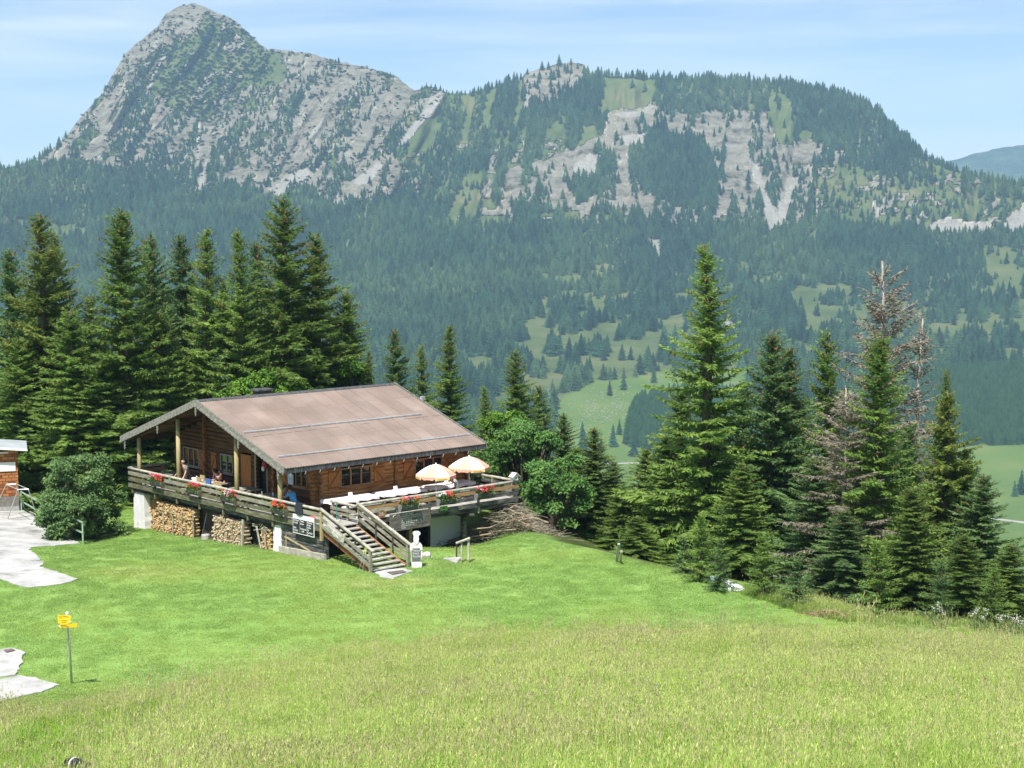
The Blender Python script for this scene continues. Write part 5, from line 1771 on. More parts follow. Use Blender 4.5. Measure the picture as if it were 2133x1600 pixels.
# ---- flower boxes with geraniums
M['gerani'] = simple('geranium_red', (.78, .05, .09), .6)
M['geran2'] = simple('geranium_orange', (.80, .16, .07), .6)
M['geranp'] = simple('geranium_pink', (.75, .22, .32), .6)
M['geranw'] = simple('geranium_white', (.80, .76, .78), .6)
M['violet'] = simple('violet_petals', (.22, .05, .45), .6)
M['gleaf'] = leafmat('geranium_leaves', [(.05, .12, .02), (.12, .22, .04)], 3, trans=.25, var=.1)
def flowerbox(c, ax, name_lab, cols, seed, bracket='planter_grey'):
    """c: centre of the trough top, ax: unit vector along the box (hut frame)"""
    r = np.random.default_rng(seed)
    ax = Vector(ax); n = Vector((ax.y, -ax.x, 0))
    c = Vector(c)
    T = Thing('flower_box', name_lab, 'flower box', c + Vector((0, 0, -.3)), 'hut', group='flower boxes hung on the terrace railing')
    mb_ = MB()
    hw_, dp = .47, .11
    prof = [(-dp, 0), (dp, 0), (dp * .75, -.24), (-dp * .75, -.24)]
    pts = [c - ax * hw_ + n * (p + .16) + Vector((0, 0, q)) for p, q in prof]
    mb_.prism(pts, ax * 2 * hw_)
    T.part('trough', mb_, M['planter'])
    for s in (-1, 1):
        mb_ = MB().prism([c + ax * (s * (hw_ + .03)) + n * p + Vector((0, 0, q)) for p, q in ((.03, .04), (.26, .02), (.30, -.12), (.22, -.30), (.03, -.34))], ax * s * .035)
        T.part('end_board', mb_, M[bracket])
    # foliage
    k = 500
    P = np.array(c)[None] + np.outer(r.uniform(-.5, .5, k), np.array(ax)) + np.outer(.16 + r.normal(0, .09, k), np.array(n))
    P[:, 2] += r.uniform(-.10, .22, k)
    V, F = quads_from(P - np.array(T.base)[None], r.normal(0, 1, (k, 3)) + [0, 0, .3], r.uniform(.05, .11, k), r.uniform(.04, .08, k), r)
    T.part('leaves', arr_mesh('leaves', V, F, M['gleaf']), None)
    for ci, (cn, frac) in enumerate(cols):
        hv = []
        nb = max(3, int(22 * frac))
        lo = -.5 + sum(q[1] for q in cols[:ci]); hi = lo + frac
        for _ in range(nb):
            t = r.uniform(lo - .05, hi + .05)
            hc = np.array(c) + np.array(ax) * t + np.array(n) * (.17 + r.normal(0, .08)) + np.array([0, 0, r.uniform(.10, .34)])
            m_ = 26
            u = r.normal(0, 1, (m_, 3)); u /= np.linalg.norm(u, axis=1)[:, None]
            hv.append(hc + u * .05)
        P = np.concatenate(hv)
        V, F = quads_from(P - np.array(T.base)[None], r.normal(0, 1, P.shape), r.uniform(.04, .06, len(P)), r.uniform(.04, .05, len(P)), r)
        T.part('blossoms', arr_mesh('blossoms', V, F, M[cn]), None)
for (px, lab, cols) in ((333, 'flower box of pink and red geraniums on the left rail, farthest from the stairs', [('geranp', .35), ('gerani', .65)]),
                        (410, 'flower box with orange and dark red geraniums below the leaning man', [('geran2', .4), ('violet', .1), ('gerani', .5)]),
                        (482, 'flower box with pale pink flowers, second from the stairs on the left rail', [('geran2', .3), ('geranw', .3), ('geranp', .2), ('gerani', .2)]),
                        (588, 'flower box full of red and orange geraniums beside the menu board', [('geran2', .35), ('gerani', .4), ('geran2', .25)])):
    a = hpt(px, 1000 + (px - 270) * .18, 'u', 0)
    flowerbox((0, a[1], -.38), (0, -1, 0), lab, cols, px, 'rail_moss')
for (px, lab, cols) in ((847, 'flower box of red, violet and salmon flowers above the long signboard', [('geran2', .25), ('gerani', .3), ('violet', .15), ('geran2', .3)]),
                        (926, 'flower box half white, half red and orange, above the green sign', [('geranw', .35), ('gerani', .3), ('geran2', .35)]),
                        (1004, 'flower box of bright red geraniums on the right end of the eaves-side rail', [('geranp', .2), ('gerani', .8)])):
    a = hpt(px, 1050, 'v', 0)
    flowerbox((a[0], 0, -.36), (1, 0, 0), lab, cols, px)

# ================================================================== firewood, furniture, parasols, people
def wood_stack(px0, px1, ztop, u, label, m, seed, slant=0.0):
    v0, v1 = hpt(px1, 1100, 'u', u)[1], hpt(px0, 1100, 'u', u)[1]
    r = random.Random(seed)
    T = Thing('firewood_stack', label, 'firewood', (u, (v0 + v1) / 2, gz(u, (v0 + v1) / 2)), 'hut', group='firewood stacked under the terrace')
    mb = MB()
    s = .118
    row = 0
    z = min(gz(u, v0), gz(u, v1)) - .1
    while z < ztop:
        v = v0 + (row % 2) * s / 2
        while v < v1:
            if z > gz(u, v) - .12 and z < ztop - abs(r.gauss(0, .04)) and r.random() < .985:
                n = r.choice((3, 4, 4, 5, 6))
                R1 = r.uniform(.048, .078)
                a0 = r.uniform(0, 6.28)
                sq = r.uniform(.65, 1)
                uo = u + r.uniform(-.07, .05)
                cv_, cz = v + r.gauss(0, .010), z + r.gauss(0, .010)
                pts = []
                tilt = r.uniform(-.05, .05)
                for i in range(n):
                    a = a0 + 2 * pi * i / n
                    ca, sa = cos(a) * R1, sin(a) * R1 * sq
                    pts.append((uo + ca * r.uniform(-.3, .5) + tilt, cv_ + ca, cz + sa))
                mb.prism(pts, (.34, 0, 0))
            v += s
        z += s * .80
        row += 1
    T.part('split_logs', mb, M[m])
    mb = MB().box(u + .13, u + .28, v0, v1, z - 2.6, ztop - .02)
    return T, v0, v1
T, a, b = wood_stack(302, 329, -1.42, .50, 'narrow recessed stack of orange firewood next to the left white pillar', 'firewood', 1)
T.part('side_board', MB().box(.14, .60, b + .03, b + .07, -3.3, -1.35), M['rail_top'])
T, a, b = wood_stack(329, 404, -1.50, .22, 'longest stack of pale split firewood, held by thin upright laths', 'firewood', 2)
for k, x in enumerate((341, 360, 379, 403)):
    q = hpt(x, 1080, 'u', .12)[1]
    T.part('upright_lath', MB().bar((.09, q, gz(.1, q)), (.10, q + .03, -1.75 + .02 * k), .05, .05), M['rail_top'])
T.part('tie_lath', MB().bar((.05, b - .1, -1.85), (.05, a - .2, -1.98), .02, .05), M['post'])
T, a, b = wood_stack(444, 509, -1.50, .20, 'stack of greyish gnarled firewood in the middle under the terrace', 'firewood_old', 3)
T.part('upright_lath', MB().bar((.08, a + .02, gz(.1, a)), (.14, a + .02, -1.4), .09, .09), M['rail_top'])
T.part('upright_lath', MB().bar((.10, b + .9, gz(.1, b)), (.25, b + .55, -1.4), .05, .06), M['beam'])
T, a, b = wood_stack(545, 563, -1.62, .25, 'small stack of firewood leaning beside the right white pillar', 'firewood', 4)
T.part('upright_lath', MB().bar((.12, a + .62, gz(.1, a)), (.14, a + 1.0, -1.55), .06, .06), M['rail_top'])
T.part('upright_lath', MB().bar((.12, a + .2, gz(.1, a)), (.14, a + .35, -1.6), .06, .06), M['rail_top'])
mb = MB()
for i in range(14):
    p = Vector((.15 + R_.uniform(0, .2), a + .5 + R_.uniform(-.3, .6), -1.62 + R_.uniform(-.05, .1)))
    mb.tube([p, p + Vector((R_.uniform(-.2, .1), R_.uniform(-.5, .5), R_.uniform(-.1, .2)))], .018, 5)
T.part('kindling', mb, M['rail_top'])
T = Thing('stump', 'round stone-like chopping stump in the grass under the wood stacks', 'stump', (.2, hpt(428, 1108, 'u', .2)[1], gz(.2, 9.8)), 'hut')
q = T.base
T.part('block', MB().lathe([(.2, -.2), (.21, .2), (.19, .24), (.01, .25)], 12, tuple(q)), M['stone'])

def table(lab, u, v, lu, lv, top=FLOOR + .74, cloth=None, group=None):
    T = Thing('table', lab, 'table', (u, v, FLOOR), 'hut', group=group)
    mb = MB()
    n = 5
    for i in range(n):
        mb.box(u - lu / 2, u + lu / 2, v - lv / 2 + i * lv / n + .004, v - lv / 2 + (i + 1) * lv / n - .004, top - .04, top)
    T.part('tabletop', mb, M['rail'])
    for a in (-1, 1):
        for b in (-1, 1):
            T.part('leg', MB().box(u + a * (lu / 2 - .14) - .035, u + a * (lu / 2 - .14) + .035, v + b * (lv / 2 - .1) - .035, v + b * (lv / 2 - .1) + .035, FLOOR + .001, top - .042), M['beam'])
    return T
def cloth(lab, u, v, lu, lv, top, drop, mat='cloth', seed=0):
    r = np.random.default_rng(seed)
    nu, nv = int(lu / .07) + 6, int(lv / .07) + 6
    U = np.linspace(-lu / 2 - drop, lu / 2 + drop, nu); Vv = np.linspace(-lv / 2 - drop, lv / 2 + drop, nv)
    P = []
    for b in Vv:
        for a in U:
            ea, eb = max(abs(a) - lu / 2, 0), max(abs(b) - lv / 2, 0)
            e = max(ea, eb)
            x = np.sign(a) * (min(abs(a), lu / 2) + .03 + ea * .18 + .02 * sin(b * 19 + seed) * (ea > 0))
            y = np.sign(b) * (min(abs(b), lv / 2) + .03 + eb * .18 + .02 * sin(a * 17 + seed) * (eb > 0))
            P.append((u + (x if ea > 0 else a), v + (y if eb > 0 else b), top + .006 - e * (1 + .12 * sin(a * 9 + b * 7 + seed))))
    I = np.arange(nu * nv).reshape(nv, nu)
    F = np.stack([I[:-1, :-1], I[:-1, 1:], I[1:, 1:], I[1:, :-1]], -1).reshape(-1, 4)
    P = np.array(P) - np.array([u, v, top])
    me = arr_mesh('tablecloth', P, F, M[mat], smooth=True)
    o = single('tablecloth', me, lab, 'tablecloth', 'white tablecloths on the terrace tables')
    o.location = Vector(hw(u, v, top)); o.rotation_euler = (0, 0, HY)
    return o
def bench(lab, u, v, lu, along='u', back=0, cushion=False, group='terrace benches', m='rail'):
    T = Thing('bench', lab, 'bench', (u, v, FLOOR), 'hut', group=group)
    A = (lambda mb, a0, a1, b0, b1, z0, z1: mb.box(u + a0, u + a1, v + b0, v + b1, z0, z1)) if along == 'u' else (lambda mb, a0, a1, b0, b1, z0, z1: mb.box(u + b0, u + b1, v + a0, v + a1, z0, z1))
    T.part('seat', A(MB(), -lu / 2, lu / 2, -.15, .15, FLOOR + .42, FLOOR + .46), M[m])
    if back:
        T.part('backrest', A(MB(), -lu / 2, lu / 2, back * .16, back * .19, FLOOR + .62, FLOOR + .88), M[m])
        for s in (-1, 1): T.part('back_post', A(MB(), s * (lu / 2 - .2) - .03, s * (lu / 2 - .2) + .03, back * .192 - (.03 if back < 0 else 0), back * .192 + (.03 if back > 0 else 0), FLOOR + .01, FLOOR + .86), M[m])
    for s in (-1, 1): T.part('leg', A(MB(), s * (lu / 2 - .25) - .03, s * (lu / 2 - .25) + .03, -.13, .13, FLOOR + .001, FLOOR + .418), M['beam'])
    if cushion: T.part('cushion', A(MB(), -lu / 2 + .2, lu / 2 - .2, -.14, .14, FLOOR + .462, FLOOR + .50), M['white'])
    return T
TT = -.19
for k, (u0, u1, lab) in enumerate(((2.15, 4.75, 'nearest the stairs'), (5.2, 7.75, 'in the middle'), (8.1, 10.9, 'at the far end under the parasols'))):
    u = (u0 + u1) / 2
    table('long terrace table along the eaves wall, ' + lab, u, 2.5, u1 - u0, .85, TT, group='long tables on the eaves side')
    cloth('white cloth over the long eaves-side table ' + lab, u, 2.5, u1 - u0 + .04, .89, TT, .17, seed=k)
    bench('bench in front of the long table ' + lab, u, 1.55, u1 - u0, 'u', 0, True)
    bench('bench against the log wall behind the long table ' + lab, u, 3.22, u1 - u0, 'u')
    a = Vector((u + (.1, -.2, .0)[k], 2.6, TT + .012))
    T = Thing('menu_card', 'white menu stand on the long table ' + lab, 'menu stand', a, 'hut')
    T.part('card', MB().prism([a + Vector((-.12, -.05, 0)), a + Vector((.12, -.05, 0)), a + Vector((.12, 0, .19)), a + Vector((-.12, 0, .19))], (0, .012, 0)), M['white'])
    T.part('stand', MB().box(a.x - .1, a.x + .1, a.y + .014, a.y + .07, a.z, a.z + .03), M['white'])
# gable side furniture
table('brown wooden table on the gable veranda near the floral-shirted guest', 1.15, 10.55, .9, 1.5, group='veranda tables')
table('dark wooden table beside the veranda door', 1.2, 7.9, .9, 1.5, group='veranda tables')
table('wooden table between the two men by the stairs', 1.0, 5.35, .75, 1.5, group='veranda tables')
q = hpt(402, 992, 'u', 1.0)
table('table under a white cloth behind the leaning man', 1.1, 12.2, .8, .9, group='veranda tables')
cloth('small white cloth on the veranda table behind the leaning man', 1.1, 12.2, .84, .94, FLOOR + .74, .16, seed=7)
table('table in the far left corner of the veranda', 1.2, 14.6, .8, 1.3, group='veranda tables')
bench('bench along the gable wall under the left window', 2.05, 14.6, 1.8, 'v', 0)
bench('bench along the gable wall beside the sunny corner', 2.05, 4.9, 2.3, 'v', 1, m='log_dark')
bench('bench along the gable wall under the middle window', 2.05, 11.0, 2.0, 'v', 0)
def chair(lab, u, v, rot, m='post'):
    c, s = cos(rot), sin(rot)
    T = Thing('chair', lab, 'chair', (u, v, FLOOR), 'hut', group='wooden chairs on the veranda', rot=rot)
    B = lambda x0, x1, y0, y1, z0, z1: MB().box(x0, x1, y0, y1, z0, z1)
    T.part('seat', B(-.21, .21, -.21, .21, .43, .46), M[m], local=True)
    T.part('backrest', B(-.21, .21, .19, .215, .66, .96), M[m], local=True)
    for a in (-1, 1):
        T.part('leg', B(a * .18 - .02, a * .18 + .02, -.19, -.15, .001, .428), M[m], local=True)
        T.part('leg', B(a * .18 - .02, a * .18 + .02, .16, .188, .001, .93), M[m], local=True)
for (px, py, u, lab) in ((421, 992, .85, 'wooden chair with its pale back to the rail, left of the blue jacket'), (462, 1005, .55, 'chair with rounded yellowish back close to the rail, right of the white paper'),
                         (429, 995, 1.35, 'chair half hidden by the blue jacket')):
    q = hpt(px, py, 'u', u)
    chair(lab, u, q[1], rad(90) if px != 462 else rad(100))
q = hpt(437, 990, 'u', .75)
T = Thing('jacket', 'blue jacket hung over a chair on the veranda', 'jacket', (.75, q[1], FLOOR + .9), 'hut')
T.part('cloth', MB().prism([(.62, q[1] + .24, FLOOR + .98), (.62, q[1] - .26, FLOOR + .98), (.62, q[1] - .20, FLOOR + .6), (.62, q[1] - .05, FLOOR + .55), (.62, q[1] + .18, FLOOR + .62)], (.07, 0, 0)), simple('blue_cloth', (.07, .16, .42)))
def flat_item(name, lab, cat, u, v, z, du, dv, h, m, group=None):
    T = Thing(name, lab, cat, (u, v, z), 'hut', group=group)
    T.part('body' if name != 'menu_sheet' else 'sheet', MB().box(u - du / 2, u + du / 2, v - dv / 2, v + dv / 2, z + .001, z + h), m)
    return T
def paper(lab, u, v, z, du, dv):
    me = MB().box(-du / 2, du / 2, -dv / 2, dv / 2, .001, .006).mesh('menu_sheet', M['white'])
    o = single('menu_sheet', me, lab, 'menu', 'menu sheets on the tables')
    o.location = Vector(hw(u, v, z)); o.rotation_euler = (0, 0, HY + .3)
paper('white menu sheet on the brown table in front of the floral guest', .95, 10.75, FLOOR + .742, .3, .42)
paper('pale menu sheet on the table by the door', 1.2, 8.1, FLOOR + .742, .25, .3)
# drink glass and condiments
def glass_thing(lab, u, v, z, m):
    T = Thing('drinking_glass', lab, 'glass', (u, v, z), 'hut', group='glasses on the tables')
    T.part('glass', MB().lathe([(.03, .001), (.038, .10), (.04, .15), (.036, .15)], 10, (u, v, z)), M['sheet'])
    T.part('drink', MB().lathe([(.026, .01), (.033, .11)], 10, (u, v, z)), m)
beer = simple('amber_drink', (.55, .30, .04), .2)
glass_thing('glass on the table between the two men', .95, 5.2, FLOOR + .742, beer)
glass_thing('glass at the edge of the table by the leaning post', .8, 5.9, FLOOR + .742, M['white'])
glass_thing('glass on the cloth behind the leaning man', 1.0, 12.0, FLOOR + .752, M['white'])
# backpack hung in the doorway, notice on the window
q = hpt(552, 971, 'u', 1.9)
T = Thing('backpack', 'red and white backpack hanging by the veranda entrance', 'backpack', (1.9, q[1], q[2]), 'hut')
T.part('bag', MB().ball((1.9, q[1], q[2] + .05), .2, 0, 8, (.7, .85, 1.3)), simple('red_bag', (.42, .03, .05)), smooth=True)
T.part('pocket', MB().ball((1.80, q[1] + .02, q[2] - .12), .12, 0, 8, (.6, .9, 1.1)), M['white'], smooth=True)
T.part('strap', MB().tube([(1.9, q[1], q[2] + .28), (1.95, q[1], q[2] + .8), (2.2, q[1], q[2] + 1.3)], .015, 5), M['ink'])
q = hpt(604, 999, 'u', 2.2)
T = Thing('notice', 'white notice with blue print on the window near the two men', 'notice', (2.25, q[1], q[2] - .2), 'hut')
T.part('sheet', MB().box(2.24, 2.25, q[1] - .22, q[1] + .24, q[2] - .24, q[2] + .26), simple('pale_blue_paper', (.55, .66, .78)))
# black jacket over the rail
q = hpt(624, 1056, 'u', -.08)
T = Thing('jacket', 'black jacket slung over the rail above the menu board', 'jacket', (0, q[1], -.3), 'hut')
mb = MB().prism([(-.085, q[1] + .27, .02), (-.085, q[1] - .22, .01), (-.10, q[1] - .25, -.45), (-.10, q[1] - .05, -.52), (-.10, q[1] + .22, -.46), (-.09, q[1] + .34, -.25)], (-.03, 0, 0))
mb.box(-.11, .11, q[1] - .2, q[1] + .25, .006, .03)
T.part('cloth', mb, simple('black_cloth', (.022, .024, .035)))
q = hpt(650, 1074, 'u', .5)
T = Thing('bag', 'small red bag on the terrace floor behind the menu board', 'bag', (.5, q[1], FLOOR), 'hut')
T.part('bag_body', MB().ball((.5, q[1], FLOOR + .17), .2, 0, 8, (.8, 1.2, .85)), simple('scarlet_bag', (.75, .08, .06)), smooth=True)
T.part('handle', MB().tube([(.5, q[1] - .1, FLOOR + .3), (.5, q[1], FLOOR + .4), (.5, q[1] + .1, FLOOR + .3)], .012, 5), M['ink'])
# birdhouse on the corner rail
q = hpt(1072, 1003, 'v', .0)
T = Thing('birdhouse', 'little white birdhouse with pitched roof on the far corner of the rail', 'birdhouse', (11.75, .05, 0), 'hut')
T.part('box', MB().prism([(11.62, -.10, .01), (11.90, -.10, .01), (11.90, -.10, .2), (11.76, -.10, .33), (11.62, -.10, .2)], (0, .22, 0)), M['white'])
mb = MB().bar((11.50, .01, .17), (11.765, .01, .385), .34, .03); mb.bar((12.02, .01, .17), (11.768, .01, .37), .34, .03)
T.part('roof', mb, M['zinc_roof'])
T.part('entrance_hole', MB().lathe([(.045, 0), (.045, .01)], 12, (0, 0, 0)), M['ink'])
o = COL.objects[-1]; 
for ob in [c for c in T.e.children if c.name.startswith('entrance')]:
    for v in ob.data.vertices:
        x, y, z = v.co + T.base
        v.co = (11.76 + x, -.101 - z, .13 + y) - T.base if False else Vector((11.76 + x, -.101 - z, .13 + y)) - T.base

# ---- parasols
def parasol(px, py, vv, lab, R=.98, rot=0.2):
    a = hpt(px, py, 'v', vv)
    u, zt = a[0], a[2]
    T = Thing('parasol', lab, 'parasol', (u, vv, FLOOR), 'hut', group='parasols on the terrace')
    T.part('pole', MB().tube([(u, vv, FLOOR + .02), (u, vv, zt - .05)], .022, 8), M['white'], smooth=True)
    T.part('foot', MB().lathe([(.24, .002), (.24, .07), (.05, .09)], 14, (u, vv, FLOOR)), M['concrete'])
    T.part('finial', MB().lathe([(.03, -.03), (.04, .0), (.01, .05)], 8, (u, vv, zt + .0)), M['white'])
    G = 8
    H = .50
    def pt(g, s, j):
        a_ = rot + 2 * pi * g / G + (2 * pi / G) * s
        rr = R * j
        sag = 1 - .055 * (1 - (2 * s - 1) ** 2) * 4 * 0.25 * j
        z = zt - .03 - H * (j ** 1.75)
        rr *= (cos(pi / G) / cos((s - .5) * 2 * pi / G)) * (1.0)
        return (u + rr * cos(a_), vv + rr * sin(a_), z + .02 * j * (1 - abs(2 * s - 1)) * -1)
    cream, pink = MB(), MB()
    for g in range(G):
        mb = cream if g % 2 == 0 else pink
        for si in range(4):
            for ji in range(7):
                s0, s1, j0, j1 = si / 4, (si + 1) / 4, ji / 7, (ji + 1) / 7
                mb.add([pt(g, s0, j0), pt(g, s1, j0), pt(g, s1, j1), pt(g, s0, j1)], [(0, 1, 2, 3)] if ji else [(0, 2, 3)])
    # pale panels carry a pink edge strip, as wide as a hand
    c = T.part('canopy', cream, M['canvas_cream'], smooth=True)
    T.part('canopy_panel', pink, M['canvas_pink'], parent=c, smooth=True)
    va, vb = MB(), MB()
    for g in range(G):
        mb = va if g % 2 == 0 else vb
        for si in range(5):
            s0, s1 = si / 5, (si + 1) / 5
            p, q = pt(g, s0, 1), pt(g, s1, 1)
            dr = .17
            if g % 2: d0, d1 = dr * (.45 + .55 * abs(sin(s0 * 2 * pi))), dr * (.45 + .55 * abs(sin(s1 * 2 * pi)))
            else: d0 = d1 = dr
            mb.add([p, q, (q[0], q[1], q[2] - d1), (p[0], p[1], p[2] - d0)], [(0, 1, 2, 3)])
    T.part('valance', va, M['canvas_yellow'], parent=c)
    T.part('valance', vb, M['canvas_pink'], parent=c)
    for g in (0, 2, 4, 6):
        a_ = rot + 2 * pi * (g + .5) / G
        rr = R * cos(pi / G) + .012
        cpos = Vector((u + rr * cos(a_), vv + rr * sin(a_), zt - .03 - H - .145))
        text_part(T, "Almdudler", .115, cpos, (-sin(a_), cos(a_), 0), (0, 0, 1), M['ink_orange'], align='CENTER', parent=None)
    mb = MB()
    for g in range(G):
        p = pt(g, 0, 1); mb.tube([(u, vv, zt - .06), pt(g, 0, .5)[:2] + (pt(g, 0, .5)[2] - .02,), (p[0] * 1.0, p[1], p[2] - .01)], .008, 4)
        mb.tube([(u, vv, zt - .62), pt(g, 0, .55)[:2] + (pt(g, 0, .55)[2] - .03,)], .007, 4)
    T.part('ribs', mb, M['metal'])
parasol(908, 966, 1.45, 'nearer parasol with cream and salmon panels, left of the two', rot=rad(-90 - 22.5) - 0.35)
parasol(977, 950, 1.75, 'farther parasol with cream and salmon panels, right of the two', R=1.03, rot=rad(-90 - 22.5) - 0.25)
q = hpt(701, 1050, 'v', 1.1)
T = Thing('parasol_stand', 'thin green pole of a removed parasol near the stair head', 'pole', (q[0], 1.1, FLOOR), 'hut')
T.part('pole', MB().tube([(q[0], 1.1, FLOOR + .01), (q[0], 1.1, q[2] + .08)], .025, 8), simple('green_pole', (.06, .22, .17)))
T.part('foot', MB().lathe([(.2, .002), (.2, .05), (.03, .07)], 12, (q[0], 1.1, FLOOR)), M['concrete'])

# ---- people
def skin_mesh(name, joints, edges, mats, sub=1):
    bm = bmesh.new()
    L = bm.verts.layers.skin.verify()
    ids = {}
    for k, (p, r) in joints.items():
        v = bm.verts.new(p)
        v[L].radius = (r, r) if not isinstance(r, tuple) else r
        v[L].use_root = (k == 'pelvis')
        ids[k] = v
    for a, b in edges:
        bm.edges.new((ids[a], ids[b]))
    me = bpy.data.meshes.new(name + '_skeleton')
    bm.to_mesh(me); bm.free()
    o = bpy.data.objects.new(name + '_tmp', me)
    COL.objects.link(o)
    m1 = o.modifiers.new('skin', 'SKIN'); m1.use_smooth_shade = True
    m2 = o.modifiers.new('sub', 'SUBSURF'); m2.levels = sub; m2.render_levels = sub
    dg = bpy.context.evaluated_depsgraph_get(); dg.update()
    out = bpy.data.meshes.new_from_object(o.evaluated_get(dg))
    out.name = name
    bpy.data.objects.remove(o)
    out.materials.clear()
    out.materials.append(mats)
    return out

def person(label, base, face, J, shirt, trousers, hair, bald=False, sleeves=True, frame='hut'):
    """J: joints in local axes (x right, y forward, z up) relative to base; face: heading angle of local y"""
    T = Thing('person', label, 'person', base, frame, rot=face)
    rad_ = dict(pelvis=.125, waist=.115, chest=.14, neck=.052, head0=.072, head1=.092, head2=.062, nose=.016,
                shL=.062, elL=.043, wrL=.030, haL=.036, shR=.062, elR=.043, wrR=.030, haR=.036,
                hiL=.092, knL=.062, anL=.042, toL=.04, hiR=.092, knR=.062, anR=.042, toR=.04)
    if 'head0' not in J:
        h = Vector(J['head']); nd = Vector(J.get('look', (0, 1, 0))).normalized()
        J['head0'] = tuple(h + Vector((0, 0, -.09)) + nd * .015); J['head1'] = tuple(h); J['head2'] = tuple(h + Vector((0, 0, .09)))
        J['nose'] = tuple(h + nd * .115 + Vector((0, 0, -.02)))
    joints = {k: (J[k], rad_[k]) for k in rad_ if k in J}
    edges = [('pelvis', 'waist'), ('waist', 'chest'), ('chest', 'neck'), ('neck', 'head0'), ('head0', 'head1'), ('head1', 'head2'), ('head1', 'nose')]
    for s in 'LR':
        edges += [('chest', 'sh' + s), ('sh' + s, 'el' + s), ('el' + s, 'wr' + s), ('wr' + s, 'ha' + s), ('pelvis', 'hi' + s), ('hi' + s, 'kn' + s), ('kn' + s, 'an' + s), ('an' + s, 'to' + s)]
        # fingers: four unequal ones and a thumb
        w, h = Vector(J['wr' + s]), Vector(J['ha' + s])
        d = (h - w).normalized()
        side = d.cross(Vector((0, 0, 1)));
        if side.length < .1: side = Vector((1, 0, 0))
        side.normalize(); dn = side.cross(d)
        if dn.z > 0: dn = -dn
        for i, (o, l) in enumerate(((-.030, .060), (-.010, .072), (.011, .068), (.031, .052))):
            k1, k2 = 'f%s%da' % (s, i), 'f%s%db' % (s, i)
            joints[k1] = (h + side * o + d * l * .6, .010); joints[k2] = (h + side * o * 1.15 + d * l + dn * .025, .008)
            edges += [('ha' + s, k1), (k1, k2)]
        sg = 1 if s == 'L' else -1
        joints['t%sa' % s] = (h + side * sg * .045 - d * .01, .011); joints['t%sb' % s] = (h + side * sg * .06 + d * .035 + dn * .01, .009)
        edges += [('ha' + s, 't%sa' % s), ('t%sa' % s, 't%sb' % s)]
    body = skin_mesh('body', joints, edges, M['skin'])
    T.part('body', body, None)
    def sub(names, grow, ed, name, mat, cut_=None):
        jj = {}
        for k in names:
            jj[k] = (J[k], rad_[k] + grow)
        if cut_:
            for s in 'LR':
                a, b = Vector(J['sh' + s]), Vector(J['el' + s])
                jj['cu' + s] = (a.lerp(b, cut_), .056 + grow)
                ed = ed + [('sh' + s, 'cu' + s)]
        if 'pelvis' not in jj: pass
        T.part(name, skin_mesh(name, jj, ed, mat), None)
    sub(['pelvis', 'waist', 'chest', 'shL', 'shR'], .022, [('pelvis', 'waist'), ('waist', 'chest'), ('chest', 'shL'), ('chest', 'shR')], 'shirt', shirt, .85 if sleeves else .35)
    sub(['pelvis', 'hiL', 'knL', 'anL', 'hiR', 'knR', 'anR'], .016, [('pelvis', 'hiL'), ('hiL', 'knL'), ('knL', 'anL'), ('pelvis', 'hiR'), ('hiR', 'knR'), ('knR', 'anR')], 'trousers', trousers)
    h = Vector(J['head1'])
    nd = Vector(J.get('look', (0, 1, 0))).normalized()
    if not bald:
        c = h - nd * .022 + Vector((0, 0, .035))
        mb = MB().ball(tuple(c), .118, 0, 10, (1, 1, 1.0))
        T.part('hair', mb, hair, smooth=True, local=True)
    else:
        c = h - nd * .03 + Vector((0, 0, -.02))
        mb = MB().ball(tuple(c), .104, 0, 10, (1.0, .9, .72))
        T.part('hair', mb, hair, smooth=True, local=True)
    return T

def seated(lean=.15, arms='table', look=(0, 1, 0)):
    hx = lean
    J = dict(pelvis=(0, -.02, .53), waist=(0, .02 + hx * .3, .68), chest=(0, .03 + hx, .90), neck=(0, .05 + hx * 1.25, 1.06), head=(0, .07 + hx * 1.4, 1.21), look=look,
             shL=(-.17, .02 + hx, .98), shR=(.17, .02 + hx, .98), hiL=(-.09, .04, .52), hiR=(.09, .04, .52), knL=(-.12, .44, .52), knR=(.12, .44, .52), anL=(-.12, .42, .09), anR=(.12, .42, .09),
             toL=(-.13, .56, .05), toR=(.13, .56, .05))
    J['elL'] = (-.24, .16 + hx, .80); J['elR'] = (.24, .16 + hx, .80)
    J['wrL'] = (-.12, .36 + hx, .80); J['wrR'] = (.12, .36 + hx, .80); J['haL'] = (-.09, .43 + hx, .80); J['haR'] = (.09, .43 + hx, .80)
    if arms == 'chin':
        J['elR'] = (.20, .24 + hx, .80); J['wrR'] = (.09, .20 + hx, 1.03); J['haR'] = (.07, .18 + hx, 1.09)
    if arms == 'drink':
        J['elL'] = (-.22, .22 + hx, .95); J['wrL'] = (-.09, .24 + hx, 1.12); J['haL'] = (-.06, .22 + hx, 1.18)
    return J
grey_green = simple('grey_green_shirt', (.13, .155, .14)); dark_tr = simple('dark_trousers', (.05, .04, .05)); jeans = simple('blue_jeans', (.06, .09, .17))
sky_blue = simple('bright_blue_shirt', (.10, .42, .80)); navy = simple('navy_cloth', (.012, .018, .035)); pale_blue = simple('pale_blue_shirt', (.35, .47, .66))
floral = pm('floral_blouse', [(.10, .03, .16), (.30, .16, .35), (.75, .68, .74)], 22, .8, lo=.4, hi=.6); greyt = simple('grey_tee', (.30, .31, .32)); blackc = simple('black_fleece', (.015, .016, .02))
